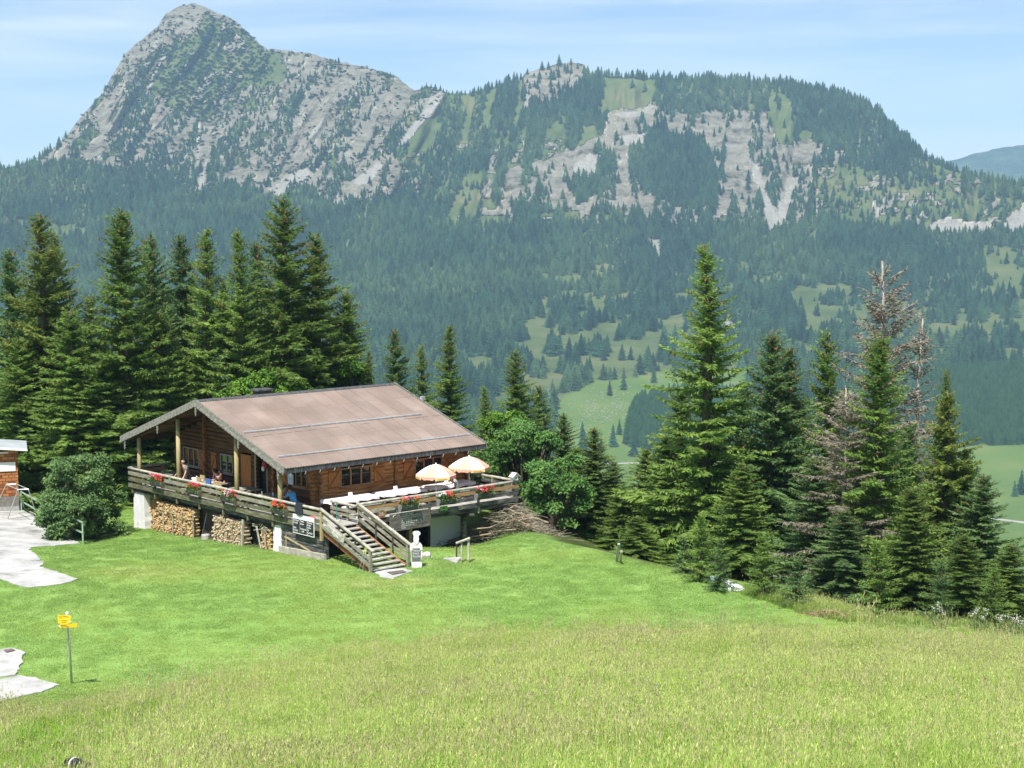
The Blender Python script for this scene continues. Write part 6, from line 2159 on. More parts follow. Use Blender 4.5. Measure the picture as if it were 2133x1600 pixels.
# the man leaning on the rail, facing out and looking to the left end of the veranda
q = hpt(386, 957, 'u', .42)
q1, q2 = hpt(362, 989, 'u', .0), hpt(380, 996, 'u', .0)
vb_ = (q1[1] + q2[1]) / 2
J = dict(pelvis=(0, -.22, .93), waist=(0, -.18, 1.10), chest=(0, -.06, 1.36), neck=(-.01, .02, 1.53), head=(-.03, .05, 1.69), look=(-.85, .5, -.25),
         shL=(-.19, -.05, 1.45), shR=(.19, -.05, 1.45), hiL=(-.10, -.22, .90), hiR=(.10, -.22, .90), knL=(-.11, -.17, .50), knR=(.12, -.12, .50), anL=(-.11, -.30, .09), anR=(.13, -.20, .09),
         toL=(-.13, -.16, .04), toR=(.15, -.05, .04), elL=(-.33, .07, 1.22), elR=(.27, .06, 1.20), wrL=(-.40, .20, 1.02), wrR=(.33, .20, 1.00), haL=(-.42, .26, .955), haR=(.34, .26, .945))
# local y = -u (out over the rail): heading rotates +y to -u, so local x (right) = +v ... mirrored below
person('balding man in a grey-green short-sleeved shirt leaning on the left rail', (.34, vb_, FLOOR), rad(90), {k: (tuple([-p[0], p[1], p[2]]) if k != 'zz' else p) for k, p in J.items()}, grey_green, dark_tr, M['hair_grey'], bald=True)
q = hpt(463, 983, 'u', 1.75)
person('woman with dark hair in a floral blouse resting her chin on her hand', (1.75, q[1], FLOOR), rad(60), seated(.22, 'chin'), floral, dark_tr, M['hair'])
q = hpt(452, 988, 'u', 1.2)
person('seated person in black with bowed dark head, left of the floral blouse', (1.35, q[1] + .3, FLOOR), rad(170), seated(.34), blackc, dark_tr, M['hair'])
q = hpt(609, 1003, 'u', 1.15)
person('dark-haired man in a bright blue and navy polo shirt bent over the table', (1.2, q[1] - .1, FLOOR), rad(5), seated(.22), sky_blue, jeans, M['hair'])
T = COL.objects
q = hpt(595, 1004, 'u', 1.1)
person('person in a pale blue shirt facing the man in bright blue', (1.15, q[1] + .45, FLOOR), rad(178), seated(.18), pale_blue, dark_tr, M['hair'])
q = hpt(955, 1006, 'v', 1.5)
person('light-haired woman in a grey tee drinking at the table under the parasols', (q[0], 1.55, FLOOR), rad(55), seated(.10, 'drink'), greyt, dark_tr, M['hair_red'])

# ---- chef-shaped sign on the lawn
cp = ghit(867, 1182)
T = Thing('chef_sign', 'flat white chef figure holding a grey menu slate, standing on the lawn', 'sign', cp, rot=0.12)
K = 46.6
out = [(-9, 0), (11, 0), (12, 9), (9.5, 12), (12, 27), (12.8, 38), (12.3, 46), (9, 51), (5, 53.2), (5.6, 60), (5.2, 66), (8.8, 69), (8.6, 73), (4.5, 76), (-2, 76), (-6.5, 74), (-6.6, 70), (-4.6, 66.5), (-5.6, 60), (-5, 53.2), (-9, 51), (-12.3, 46), (-13, 38), (-9.5, 32), (-10, 12)]
T.part('figure', MB().prism([(x / K, -.015, y / K) for x, y in out], (0, .03, 0)), M['white'], local=True)
T.part('slate', MB().box(-9 / K, 9.5 / K, -.026, -.0155, 13 / K, 40.5 / K), M['slate'], local=True)
mb = MB()
for (a, b) in (((-6, 53), (0, 45)), ((0, 45), (7, 53)), ((-4, 53.5), (.5, 48)), ((.5, 48), (5, 53.5))):
    mb.bar((a[0] / K, -.018, a[1] / K), (b[0] / K, -.018, b[1] / K), .006, .02, up=(0, 1, 0))
T.part('neckerchief', mb, simple('brown_kerchief', (.16, .08, .07)), local=True)
T.part('hand', MB().ball((-9.5 / K, -.03, 38 / K), .05, 0, 6, (1, .4, 1)), M['white'], local=True)
T.part('hand', MB().ball((10.5 / K, -.03, 38 / K), .05, 0, 6, (1, .4, 1)), M['white'], local=True)
T.base = Vector((0, 0, 0))
text_part(T, "Heute\nfrisch\nKuchen", .13, (-7 / K, -.028, 34 / K), (1, 0, 0), (0, 0, 1), M['chalk'])

# trekking poles leaning at the newel
for (a, b, nm) in (((759.5, 1141), (747, 1187), 'yellow-topped trekking pole leaning on the newel post, the left one of two'), ((762, 1142), (754, 1187), 'white trekking pole leaning on the newel post, right beside the other')):
    p, q = hpt(*a, 'u', -.16), hpt(*b, 'u', -.28)
    T = Thing('trekking_pole', nm, 'pole', (q[0], q[1], gz(q[0], q[1])), 'hut')
    P, Q = Vector((-.13, p[1], p[2])), Vector((-.28, q[1], gz(q[0], q[1])))
    T.part('shaft', MB().tube([Q, Q.lerp(P, .75)], [.008, .010], 6), M['metal'])
    T.part('grip', MB().tube([Q.lerp(P, .751), P], [.016, .018], 6), simple('lime_grip', (.55, .62, .10)))
# doormat and stepping slab at the stair foot
def drape(name, pxs, mat, off=.04, lab=None, cat=None, kind='structure', wpts=None, thick=.18):
    pts = wpts or gpoly(pxs)
    bm = bmesh.new()
    vs = [bm.verts.new((p[0], p[1], 0)) for p in pts]
    f = bm.faces.new(vs)
    bm.normal_update()
    if f.normal.z < 0: bmesh.ops.reverse_faces(bm, faces=[f])
    bmesh.ops.triangulate(bm, faces=bm.faces[:])
    for _ in range(5):
        long_ = [e for e in bm.edges if e.calc_length() > .35]
        if not long_: break
        bmesh.ops.subdivide_edges(bm, edges=long_, cuts=1)
        bmesh.ops.triangulate(bm, faces=bm.faces[:])
    if thick > .1:
        for v in bm.verts:
            if v.is_boundary: v.co.x += R_.uniform(-.07, .07); v.co.y += R_.uniform(-.07, .07)
    for v in bm.verts:
        v.co.z = float(zg(v.co.x, v.co.y)) + off
    r = bmesh.ops.extrude_face_region(bm, geom=bm.faces[:])
    for v in [g for g in r['geom'] if isinstance(g, bmesh.types.BMVert)]:
        v.co.z -= 0
    low = [v for v in bm.verts if v not in set(g for g in r['geom'] if isinstance(g, bmesh.types.BMVert))]
    for v in low: v.co.z -= thick
    bmesh.ops.recalc_face_normals(bm, faces=bm.faces[:])
    me = bpy.data.meshes.new(name); bm.to_mesh(me); bm.free()
    me.materials.append(mat)
    return single(name, me, lab, cat, None, kind)
drape('pavement', [(-60, 1064), (0, 1066), (50, 1064), (80, 1080), (100, 1100), (130, 1112), (160, 1128), (166, 1133), (120, 1137), (64, 1141), (62, 1147), (76, 1158), (90, 1172), (82, 1182), (118, 1191), (160, 1206), (150, 1212), (100, 1222), (57, 1224), (25, 1216), (0, 1205), (-60, 1198)], M['concrete'])
drape('pavement', [(-40, 1360), (20, 1353), (50, 1358), (52, 1363), (46, 1367), (44, 1382), (41, 1395), (30, 1407), (-40, 1420)], M['concrete'], .06)
drape('pavement', [(-40, 1424), (38, 1409), (70, 1412), (95, 1419), (123, 1427), (95, 1440), (50, 1450), (0, 1462), (-40, 1470)], M['concrete'], .05)
drape('pavement', [(780, 1192), (812, 1186), (838, 1184), (858, 1190), (845, 1194), (818, 1206), (795, 1203)], M['concrete'], .03)
drape('doormat', [(806, 1194), (838, 1190), (846, 1194), (818, 1199)], simple('brown_mat', (.12, .10, .09)), .07, 'dark brown doormat on the slab at the foot of the stairs', 'doormat', None, thick=.03)
drape('path', [(925, 1163), (960, 1161), (958, 1168), (948, 1173), (935, 1168)], M['concrete'], .03)
drape('manhole_cover', [(8, 1359), (24, 1355), (32, 1358), (14, 1363)], simple('rusty_cover', (.16, .11, .10)), .10, 'square brown manhole cover in the lower concrete slab', 'manhole cover', None, thick=.02)

# ---- small log rail by the panel, round stone
def wpt(px, py, d):
    r = ray(px, py); return Vector(r * d)
d0 = 78.2
base = Vector(ghit(968, 1160)); d0 = base.y
T = Thing('hitching_rail', 'short weathered log rail on two posts in front of the grey panel', 'rail', base)
for (x, y0, y1, m, w) in ((961.5, 1127, 1166, 'rail_top', .09), (976, 1122, 1166, 'rail_top', .12), (951, 1131, 1160, 'beam', .07)):
    T.part('post', MB().tube([wpt(x, y1, d0), wpt(x, y0, d0)], w / 2, 8), M[m])
T.part('crossbar', MB().tube([wpt(950, 1132, d0 - .08), wpt(979, 1121, d0 - .12)], .055, 8), M['rail_top'])
a = ghit(886, 1166)
me = rock_mesh(5, M['stone'])
o = single('stone', me, 'rounded grey stone on the grass behind the chef sign', 'stone', None, None, (a[0], a[1] + .6, a[2] + .05)); o.scale = (.28, .25, .35)

# ---- brush pile right of the terrace
r = random.Random(5)
b0 = wpt(1050, 1112, 81.3); zb_ = float(zg(b0.x, b0.y))
T = Thing('brush_pile', 'heap of bare grey-brown cut branches beside the right end of the terrace', 'brush pile', (b0.x, b0.y, zb_))
mb, mb2 = MB(), MB()
for i in range(950):
    t = r.gauss(0, 1)
    x = b0.x + t * 1.15
    y = b0.y + r.gauss(0, .7)
    h = max(.2, 1.5 * math.exp(-(t / 1.4) ** 2))
    z = float(zg(x, y)) + r.uniform(0, h)
    a = r.uniform(0, 6.28); l = r.uniform(.5, 1.5)
    d = Vector((cos(a), sin(a) * .6, r.uniform(-.25, .35)))
    p = Vector((x, y, z))
    w = Vector((r.uniform(-.15, .15), r.uniform(-.15, .15), r.uniform(-.1, .15)))
    big_ = r.random() < .10
    (mb2 if big_ else mb).tube([p - d * l * .5, p + w, p + d * l * .5], [.032, .026, .012] if big_ else [.013, .010, .005], 5)
T.part('brushwood', mb, M['twig_dead']); T.part('branches', mb2, pm('pale_branches', [(.30, .21, .14), (.50, .38, .28)], 4, .9))

# ---- shed at the left edge
M['shed_roof'] = pm('grey_ribbed_metal', [(0.22, 0.25, 0.26), (0.32, 0.35, 0.36)], 1, 0.55)
a = ghit(40, 1064)
sx, sy, sz_ = a
ze = (ray(40, 941) * sy)[2]
T = Thing('shed', 'shed with orange-brown wooden shingles and a pale metal roof at the left edge', 'shed', (sx, sy, sz_), rot=.30)
X0 = sx - 4.6
xm = sx - 2.3
rs = .10
roofh = lambda x: ze + .10 + (sx - x) * rs if x > xm else ze + .10 + (sx - xm) * rs - (xm - x) * rs
T.part('wall', MB().prism([(X0, sy, sz_ - .4), (sx, sy, sz_ - .4), (sx, sy, roofh(sx) - .06), (xm, sy, roofh(xm) - .06), (X0, sy, roofh(X0) - .06)], (0, 2.9, 0)), M['shingle'])
T.part('plinth', MB().box(X0 - .01, sx + .012, sy - .03, sy - .004, sz_ - .3, sz_ + .28), M['concrete'])
T.part('plinth', MB().box(X0 - .01, sx + .012, sy - .022, sy - .004, sz_ + .283, sz_ + .85), pm('grey_shingles', [(.12, .11, .10), (.24, .22, .20)], 6, .9, .4), label='weathered grey lower shingles')
mb = MB()
xs = np.arange(sx + .5, xm, -.06)
for k in range(len(xs) - 1):
    pass
def corr(xa, xb):
    mb_ = MB(); n = 60
    P = []
    for j in range(2):
        for i in range(n + 1):
            P.append((0, 0, 0))
    ys_ = [sy - .45 + 3.6 * i / 90 for i in range(91)]
    vs = []
    for x in (xa, xb):
        for i, y in enumerate(ys_): vs.append((x, y, roofh(min(x, sx + .55) if x > xm else x) + (.03 if i % 2 else 0)))
    k = len(ys_)
    fs = [(i, k + i, k + i + 1, i + 1) for i in range(k - 1)]
    mb_.add(vs, fs)
    return mb_
T.part('roof', corr(sx + .52, xm), M['shed_roof'])
T.part('roof', corr(xm, X0 - .4), M['shed_roof'])
T.part('verge_board', MB().prism([(sx + .53, sy - .46, roofh(sx + .53) - .09), (sx + .53, sy - .46, roofh(sx + .53) + .035), (xm, sy - .46, roofh(xm) + .035), (X0 - .4, sy - .46, roofh(X0 - .4) + .035), (X0 - .4, sy - .46, roofh(X0 - .4) - .09), (xm, sy - .46, roofh(xm) - .09)], (0, -.03, 0)), M['white'])
pa, pb = ray(-15, 967) * sy, ray(22, 986) * sy
T.part('white_panel', MB().box(pa[0], pb[0], sy - .05, sy - .02, pb[2], pa[2]), M['white'])
pa = ray(4, 946) * sy
T.part('lamp', MB().box(pa[0] - .4, pa[0] + .12, sy - .14, sy - .02, pa[2] - .04, pa[2] + .04), M['white'])

# ---- metal frame stand on the concrete, green handrail
T = Thing('metal_stand', 'empty trapezoid frame of grey steel tubes standing on the concrete before the shed', 'frame', ghit(45, 1072))
f1a, f1b = Vector(ghit(16, 1083)), Vector(ghit(76, 1074))
f2a, f2b = Vector(ghit(-14, 1068)), Vector(ghit(52, 1063))
for v in (f1a, f1b, f2a, f2b): v.z += .05
t1a, t1b = wpt(37, 1020, f1a.y), wpt(59, 1019, f1a.y)
t2a, t2b = wpt(13, 1009, f2a.y), wpt(33, 1008, f2a.y)
for pts in ([f1a, t1a, t1b, f1b], [f2a, t2a, t2b, f2b]):
    T.part('end_frame', MB().tube(pts, .028, 8), M['metal'])
for p, q in ((t1a, t2a), (t1b, t2b), (f1a, f2a), (f1b, f2b)):
    T.part('crossbar', MB().tube([p, q], .024, 8), M['metal'])
T.part('crossbar', MB().tube([f1a, f1b], .018, 6), M['metal'])
T = Thing('handrail', 'pale green steel handrail along the edge of the concrete yard', 'handrail', ghit(172, 1133))
gm = simple('pale_green_steel', (.26, .38, .28))
pp = [Vector(ghit(45, 1064)), Vector(ghit(110, 1102)), Vector(ghit(173, 1133))]
tops = [p + Vector((0, 0, 1.12)) for p in pp]
for p, q in zip(pp, tops): T.part('post', MB().bar(p - Vector((0, 0, .2)), q, .07, .07, up=(0, 1, 0)), gm)
for f in (0.0, .52):
    for i in range(2): T.part('rail', MB().bar(tops[i] - Vector((0, 0, f + .03)) - Vector((0, .05, 0)), tops[i + 1] - Vector((0, 0, f + .03)) - Vector((0, .05, 0)), .05, .07), gm)

# ---- signpost
b = Vector(ghit(150, 1422)); top = wpt(140, 1277, b.y)
T = Thing('signpost', 'grey steel hiking signpost with three yellow arrow plates on the lawn', 'signpost', b)
T.part('pole', MB().tube([b - Vector((0, 0, .2)), top], .042, 12), M['metal'], smooth=True)
T.part('pole_cap', MB().lathe([(.05, -.05), (.052, .02), (.03, .04)], 12, tuple(top)), M['white'])
def plate(cpx, cpy, L, H, dirx, yaw, tipm, lines, split=False):
    c = wpt(cpx, cpy, b.y) + Vector((0, -.075, 0))
    ax = Vector((cos(yaw), sin(yaw), 0)) ; up = Vector((0, 0, 1))
    s = 1 if dirx > 0 else -1
    pts = [c - ax * L / 2 * s - up * H / 2, c + ax * (L / 2 - .07) * s - up * H / 2, c + ax * L / 2 * s, c + ax * (L / 2 - .07) * s + up * H / 2, c - ax * L / 2 * s + up * H / 2]
    n = Vector((ax.y, -ax.x, 0))
    p = T.part('arrow_plate', MB().prism(pts, n * .012), M['yellow'])
    if tipm:
        tp = [c + ax * (L / 2 - .055) * s - up * H * .38, c + ax * (L / 2 - .01) * s, c + ax * (L / 2 - .055) * s + up * H * .38]
        T.part('arrow_tip', MB().prism([q + n * .0125 for q in tp], n * .003), M['white'], parent=p)
    for k, t in enumerate(lines):
        text_part(T, t, .042, c - ax * (L / 2 - .05) + n * .016 + up * (H / 2 - .05 - k * .05) + (ax * .03 if s < 0 else ax * 0), ax, up, M['ink'], ext=.001)
plate(136.5, 1285, .46, .135, 1, -.10, False, ["2 ½ h  Gipfelweg", "Alpe"])
plate(136, 1293.5, .44, .135, 1, -.10, True, ["1 h   Talstation", "       Seeweg"])
plate(142.5, 1302, .58, .125, -1, .22, True, ["Bergstation", "Panoramaweg"])

M['plank_grey'] = pm('pale_grey_plank', [(.36, .34, .30), (.52, .50, .45)], 4, .85)
# ---- stakes, tarpaulin, hay, stones
b = Vector(ghit(1284, 1168))
T = Thing('stake', 'taller grey stake with a bluish tip at the lawn crest, left of its pair', 'stake', b)
t_ = wpt(1289, 1133, b.y)
T.part('shaft', MB().bar(b - Vector((0, 0, .2)), b.lerp(t_, .72), .12, .06, up=(0, 1, 0)), M['plank_grey'])
T.part('tip', MB().bar(b.lerp(t_, .722), t_, .105, .06, up=(0, 1, 0)), simple('blue_grey_tip', (.30, .36, .55)))
b = Vector(ghit(1289, 1169)); b.x += .06
T = Thing('stake', 'shorter grey stake at the lawn crest, right of its pair', 'stake', b)
T.part('shaft', MB().bar(b - Vector((0, 0, .2)), wpt(1294.5, 1150, b.y), .10, .05, up=(0, 1, 0)), M['plank_grey'])
T.part('cut_top', MB().bar(wpt(1294.5, 1149.8, b.y), wpt(1294.8, 1146.5, b.y), .085, .045, up=(0, 1, 0)), M['rail_top'])
a = Vector(ghit(1523, 1229))
mb = MB().ball((0, 0, 0), 1, 0, 9, (.62, .40, .26)); rr = random.Random(3)
mb.v = [(x * rr.uniform(.93, 1.07) + .0, y, z * rr.uniform(.85, 1.12) - .25 * x) for x, y, z in mb.v]
single('tarpaulin', mb.mesh('tarpaulin', simple('white_sheet', (.78, .79, .84)), True), 'crumpled white tarpaulin lying on the lawn edge below the tallest open spruce', 'tarpaulin', None, None, tuple(a + Vector((0, .1, .08))))
a = Vector(ghit(1487, 1211))
o = single('bucket', MB().lathe([(.12, 0), (.16, .22), (.15, .23), (.01, .2)], 12).mesh('bucket', simple('pale_blue_plastic', (.50, .62, .74))), 'small pale blue bucket on the lawn edge left of the tarpaulin', 'bucket', None, None, tuple(a))

def haypile(px, py, lab, L, W, h, n, rot, seed, cols=((.28, .22, .12), (.48, .38, .22))):
    a = ghit(px, py)
    r = np.random.default_rng(seed)
    P = np.stack([r.normal(0, L / 2.2, n), r.normal(0, W / 2.2, n), np.zeros(n)], -1)
    P[:, 2] = h * np.exp(-(P[:, 0] / L) ** 2 * 2 - (P[:, 1] / W) ** 2 * 2) * r.uniform(.3, 1, n)
    c, s = cos(rot), sin(rot)
    Q = P.copy(); Q[:, 0] = P[:, 0] * c - P[:, 1] * s; Q[:, 1] = P[:, 0] * s + P[:, 1] * c
    Q[:, 2] += zg(Q[:, 0] + a[0], Q[:, 1] + a[1]) - a[2] + .02
    V, F = quads_from(Q, r.normal(0, 1, (n, 3)) * [1, 1, .25] + [c, s, 0], r.uniform(.15, .4, n), np.full(n, .016), r, flat=np.array([0, 0, 1.0]))
    T = single('hay', arr_mesh('hay', V, F, pm('dry_hay', list(cols), 9, .95)), lab, 'hay', None, 'stuff', a)
haypile(1725, 1283, 'swath of dry brown hay at the right edge of the mown lawn', 1.0, .28, .18, 2600, -.45, 1)
haypile(1445, 1192, 'thin patch of dry hay at the crest left of the tarpaulin', .6, .25, .10, 900, -.3, 2)
haypile(1745, 1255, 'pale dry grass stems beside the young spruces at the lawn edge', .8, .5, .5, 900, -.3, 4)

# white fluffy seed heads at the right edge
flu = simple('white_seed_fluff', (.50, .48, .46), .95)
fst = leafmat('willowherb_leaf', [(.06, .11, .03), (.12, .18, .05)], 3)
def fluffplant(px, py, w, h, lab, seed):
    a = Vector(ghit(px, py)); r = np.random.default_rng(seed)
    T = Thing('willowherb', lab, 'wild plant', a, group='willowherb gone to seed')
    mb = MB(); hp = []
    for i in range(int(w * 16)):
        x, y = r.normal(0, w / 2.2), r.normal(0, .3)
        t_ = Vector((x + r.normal(0, .06), y, h * r.uniform(.7, 1.1)))
        mb.tube([(x, y, -.1), t_ * .6 + Vector((x * .4, 0, 0)), t_], .008, 4)
        hp.append(np.array(t_)[None] + r.normal(0, 1, (12, 3)) * [.04, .04, .06])
    T.part('stems', mb, fst, local=True)
    P = np.concatenate(hp)
    V, F = quads_from(P, r.normal(0, 1, P.shape), r.uniform(.04, .08, len(P)), r.uniform(.03, .05, len(P)), r)
    T.part('seed_heads', arr_mesh('seed_heads', V, F, flu), None)
    P = np.stack([r.normal(0, w / 2, 300), r.normal(0, .3, 300), r.uniform(0, h * .8, 300)], -1)
    V, F = quads_from(P, r.normal(0, 1, P.shape), r.uniform(.08, .16, 300), r.uniform(.02, .04, 300), r)
    T.part('leaves', arr_mesh('leaves', V, F, fst), None)
fluffplant(1953, 1306, .35, .75, 'single clump of white seed heads left of the others at the right edge', 1)
fluffplant(2042, 1312, .45, .75, 'clump of white seed heads in the middle of the right edge group', 2)
fluffplant(2092, 1316, .6, .65, 'wide clump of white seed heads near the right photo edge', 3)
fluffplant(2128, 1322, .5, .5, 'clump of white seed heads cut by the right photo edge', 4)

# thistles standing in the meadow
pur = simple('thistle_purple', (.30, .22, .42), .9)
def thistle(px, py, h, lab, seed):
    a = Vector(ghit(px, py)); r = random.Random(seed)
    T = Thing('thistle', lab, 'thistle', a, group='thistles rising from the meadow')
    mb, hd = MB(), MB()
    for i in range(3):
        t_ = Vector((r.uniform(-.12, .12), r.uniform(-.1, .1), h * r.uniform(.75, 1)))
        mb.tube([(0, 0, -.05), (t_.x * .3, t_.y * .3, t_.z * .6), t_], [.006, .005, .004], 5)
        hd.ball(t_ + Vector((0, 0, .02)), .022, 0, 6, (1, 1, 1.1))
        for k in range(7):
            z = h * r.uniform(.1, .75); g = r.uniform(0, 6.28)
            mb.prism([(0, 0, z), (cos(g) * .09, sin(g) * .09, z + .05), (cos(g) * .16, sin(g) * .12, z + .01)], (0, 0, .006))
    T.part('stems', mb, fst, local=True); T.part('flower_heads', hd, pur, local=True)
for i, (x, y, h, lab) in enumerate(((997, 1400, .55, 'tall thistle left of the middle, near the upper edge of the meadow'), (1060, 1400, .4, 'shorter thistle right of the tall one near the upper meadow edge'),
                                    (880, 1470, .4, 'thistle standing alone in the lower left of the middle meadow'), (1145, 1475, .42, 'thistle in the lower middle of the meadow'), (1366, 1470, .5, 'thistle in the middle right of the meadow'),
                                    (1580, 1400, .4, 'thistle right of the middle near the upper meadow edge'))):
    thistle(x, y, h, lab, i)

# ---- dog at the bottom edge
a = Vector(ghit(178, 1600)); a = Vector(ghit(176, 1652))
T = Thing('dog', 'black dog with a white collar, only its back showing at the bottom edge', 'dog', a, rot=rad(142))
J = dict(pelvis=((-.30, 0, .47), .115), b1=((-.10, 0, .48), .125), chest=((.15, 0, .47), .145), neck=((.30, 0, .50), .085), head=((.43, 0, .47), .08), muz=((.56, 0, .41), .042), nose=((.60, 0, .40), .032),
         tail1=((-.44, 0, .42), .03), tail2=((-.56, 0, .30), .018))
E_ = [('pelvis', 'b1'), ('b1', 'chest'), ('chest', 'neck'), ('neck', 'head'), ('head', 'muz'), ('muz', 'nose'), ('pelvis', 'tail1'), ('tail1', 'tail2')]
for s, y in (('l', .10), ('r', -.10)):
    J['fs' + s] = ((.16, y, .36), .06); J['fe' + s] = ((.13, y, .22), .035); J['fw' + s] = ((.16, y, .09), .026); J['fp' + s] = ((.20, y, .025), .03)
    J['hk' + s] = ((-.22, y, .33), .075); J['hh' + s] = ((-.40, y, .18), .032); J['hp' + s] = ((-.36, y, .03), .028); J['ht' + s] = ((-.31, y, .025), .026)
    J['ea' + s] = ((.40, y * .7, .55), .025)
    E_ += [('chest', 'fs' + s), ('fs' + s, 'fe' + s), ('fe' + s, 'fw' + s), ('fw' + s, 'fp' + s), ('pelvis', 'hk' + s), ('hk' + s, 'hh' + s), ('hh' + s, 'hp' + s), ('hp' + s, 'ht' + s), ('head', 'ea' + s)]
T.part('body', skin_mesh('body', J, E_, simple('black_fur', (.010, .010, .012), .5), 2), None)
mb = MB()
c = Vector((.285, 0, .495)); dv = Vector((.9, 0, .15)).normalized(); s1 = Vector((0, 1, 0)); s2 = dv.cross(s1)
ring = []
for k in range(16):
    t0, t1 = 2 * pi * k / 16, 2 * pi * (k + 1) / 16
    mb.bar(c + (s1 * cos(t0) + s2 * sin(t0)) * .101, c + (s1 * cos(t1) + s2 * sin(t1)) * .101, .012, .03, up=dv)
T.part('collar', mb, M['white'], local=True)

# ================================================================== grass
def tuft(seed, n, rad__, h0, h1, w, mats, straw=0.0, sh=(.35, .6), bend=.35, heads=0):
    r = np.random.default_rng(seed)
    V, F, MI = [], [], []
    def blade(x, y, h, w_, az, bn, mi, segs=3):
        dx, dy = cos(az), sin(az)
        px_, py_ = -dy, dx
        o = len(V)
        for k in range(segs):
            t = k / segs
            ww = w_ * (1 - t * .75) / 2
            b = bn * h * t * t
            V.extend([(x + dx * b - px_ * ww, y + dy * b - py_ * ww, h * t * (1 - .15 * bn * t)), (x + dx * b + px_ * ww, y + dy * b + py_ * ww, h * t * (1 - .15 * bn * t))])
        b = bn * h
        V.append((x + dx * b, y + dy * b, h * (1 - .25 * bn)))
        V.append((x + dx * b + px_ * .001, y + dy * b, h * (1 - .25 * bn)))
        for k in range(segs):
            a_ = o + 2 * k
            F.append((a_, a_ + 1, a_ + 3, a_ + 2)); MI.append(mi)
        return (x + dx * b * .9, y + dy * b * .9, h * (1 - .22 * bn) * .95)
    for i in range(n):
        a, q = r.uniform(0, 6.28), rad__ * sqrt(r.uniform())
        blade(q * cos(a), q * sin(a), r.uniform(h0, h1), w * r.uniform(.7, 1.3), r.uniform(0, 6.28), bend * r.uniform(.3, 1.8), 0)
    for i in range(int(n * straw)):
        a, q = r.uniform(0, 6.28), rad__ * sqrt(r.uniform())
        tip = blade(q * cos(a), q * sin(a), r.uniform(*sh), w * .45, r.uniform(0, 6.28), bend * r.uniform(.1, .6), 1)
        for _ in range(heads):
            o = len(V)
            p = np.array(tip) + r.normal(0, 1, 3) * [.008, .008, .03]
            d = r.normal(0, 1, 3) * .008 + [0, 0, .028]; s = r.normal(0, 1, 3); s[2] = 0; s = s / np.linalg.norm(s) * .006
            V.extend([tuple(p - d), tuple(p + s), tuple(p + d), tuple(p - s)])
            F.append((o, o + 1, o + 2, o + 3)); MI.append(1 if heads < 3 else 2)
    me = bpy.data.meshes.new('grass_tuft')
    me.from_pydata(V, [], F)
    for m in mats: me.materials.append(m)
    me.polygons.foreach_set('material_index', MI)
    return me
gA = leafmat('meadow_blade', [(.215, .37, .045), (.34, .49, .09)], 2.5, .6, .35, .22, .2)
gB = leafmat('meadow_straw', [(.44, .48, .16), (.58, .60, .25)], 2.5, .8, .3, .2, .1)
gC = leafmat('meadow_seed_red', [(.42, .40, .18), (.54, .50, .27)], 2.5, .8, .3, .2, .1)
gL = leafmat('lawn_blade', [(.175, .30, .068), (.245, .375, .095)], 1.0, .6, .3, .2, .2)
gLy = leafmat('lawn_blade_yellow', [(.25, .37, .075), (.36, .44, .12)], 1.0, .6, .3, .2, .2)
mt = [tuft(i, 90, .30, .14, .40, .011, (gA, gB, gC), .08, (.34, .60), .50, 2) for i in range(5)]
mtr = [tuft(20 + i, 80, .30, .14, .36, .011, (gA, gB, gC), .16, (.32, .54), .45, 4) for i in range(3)]
mtl = [tuft(40 + i, 60, .30, .10, .22, .014, (gA, gA, gC), .15, (.2, .3), .45, 2) for i in range(2)]
mts = [tuft(50 + i, 10, .25, .2, .4, .012, (gA, gB, gC), 1.6, (.7, 1.15), .45, 5) for i in range(2)]
n = 68000
Y = np.sqrt(19 ** 2 + (63 ** 2 - 19 ** 2) * rng.uniform(0, 1, n)); X = rng.uniform(-1, 1, n) * (.335 * Y + 8.0)
dd = yb(X) - Y + (fbm(X / 1.7, Y / 1.7, 8, 3) - .5) * 6
P_out = polydist(LAWN, X, Y); ins = inpoly(LAWN, X, Y)
k = (dd > 0) & (ins | (P_out < 1.6))
tr = np.exp(-((X + 10.3 - (Y - 35) * -.1) / 1.5) ** 2) * (Y < 46)           # trodden track on the left
dgp = ghit(176, 1652)
k &= (rng.random(n) > tr * .65) & (rng.random(n) < .25 + .75 * sstep(0, 4, dd))
k &= (np.hypot(X - dgp[0], Y - dgp[1]) > .75)
X, Y, dd, tr = X[k], Y[k], dd[k], tr[k]
red = fbm(X / 5, Y / 3.5, 33, 3) + .16 * sstep(12, 2, dd) + .10 * sstep(0, -12, X)
pick = np.where(rng.random(len(X)) < sstep(.58, .78, red) * .55, 5 + rng.integers(0, 3, len(X)), rng.integers(0, 5, len(X)))
pick = np.where((tr > .25) | (rng.random(len(X)) < .12), 8 + rng.integers(0, 2, len(X)), pick)
pick = np.where(rng.random(len(X)) < .035, 10 + rng.integers(0, 2, len(X)), pick)
S = rng.uniform(.55, 1.3, len(X)) * (.45 + 1.1 * fbm(X / 1.8, Y / 1.8, 44, 3)) * (.30 + .70 * sstep(0, 7, dd))
scatter('meadow_grass', np.stack([X, Y, zg(X, Y) - .02], -1), rng.uniform(0, 6.28, len(X)), np.stack([S * 1.1, S * 1.1, S], -1), mt + mtr + mtl + mts,
        'uncut yellowish meadow grass with reddish seed heads across the foreground', 'grass', pick=pick)
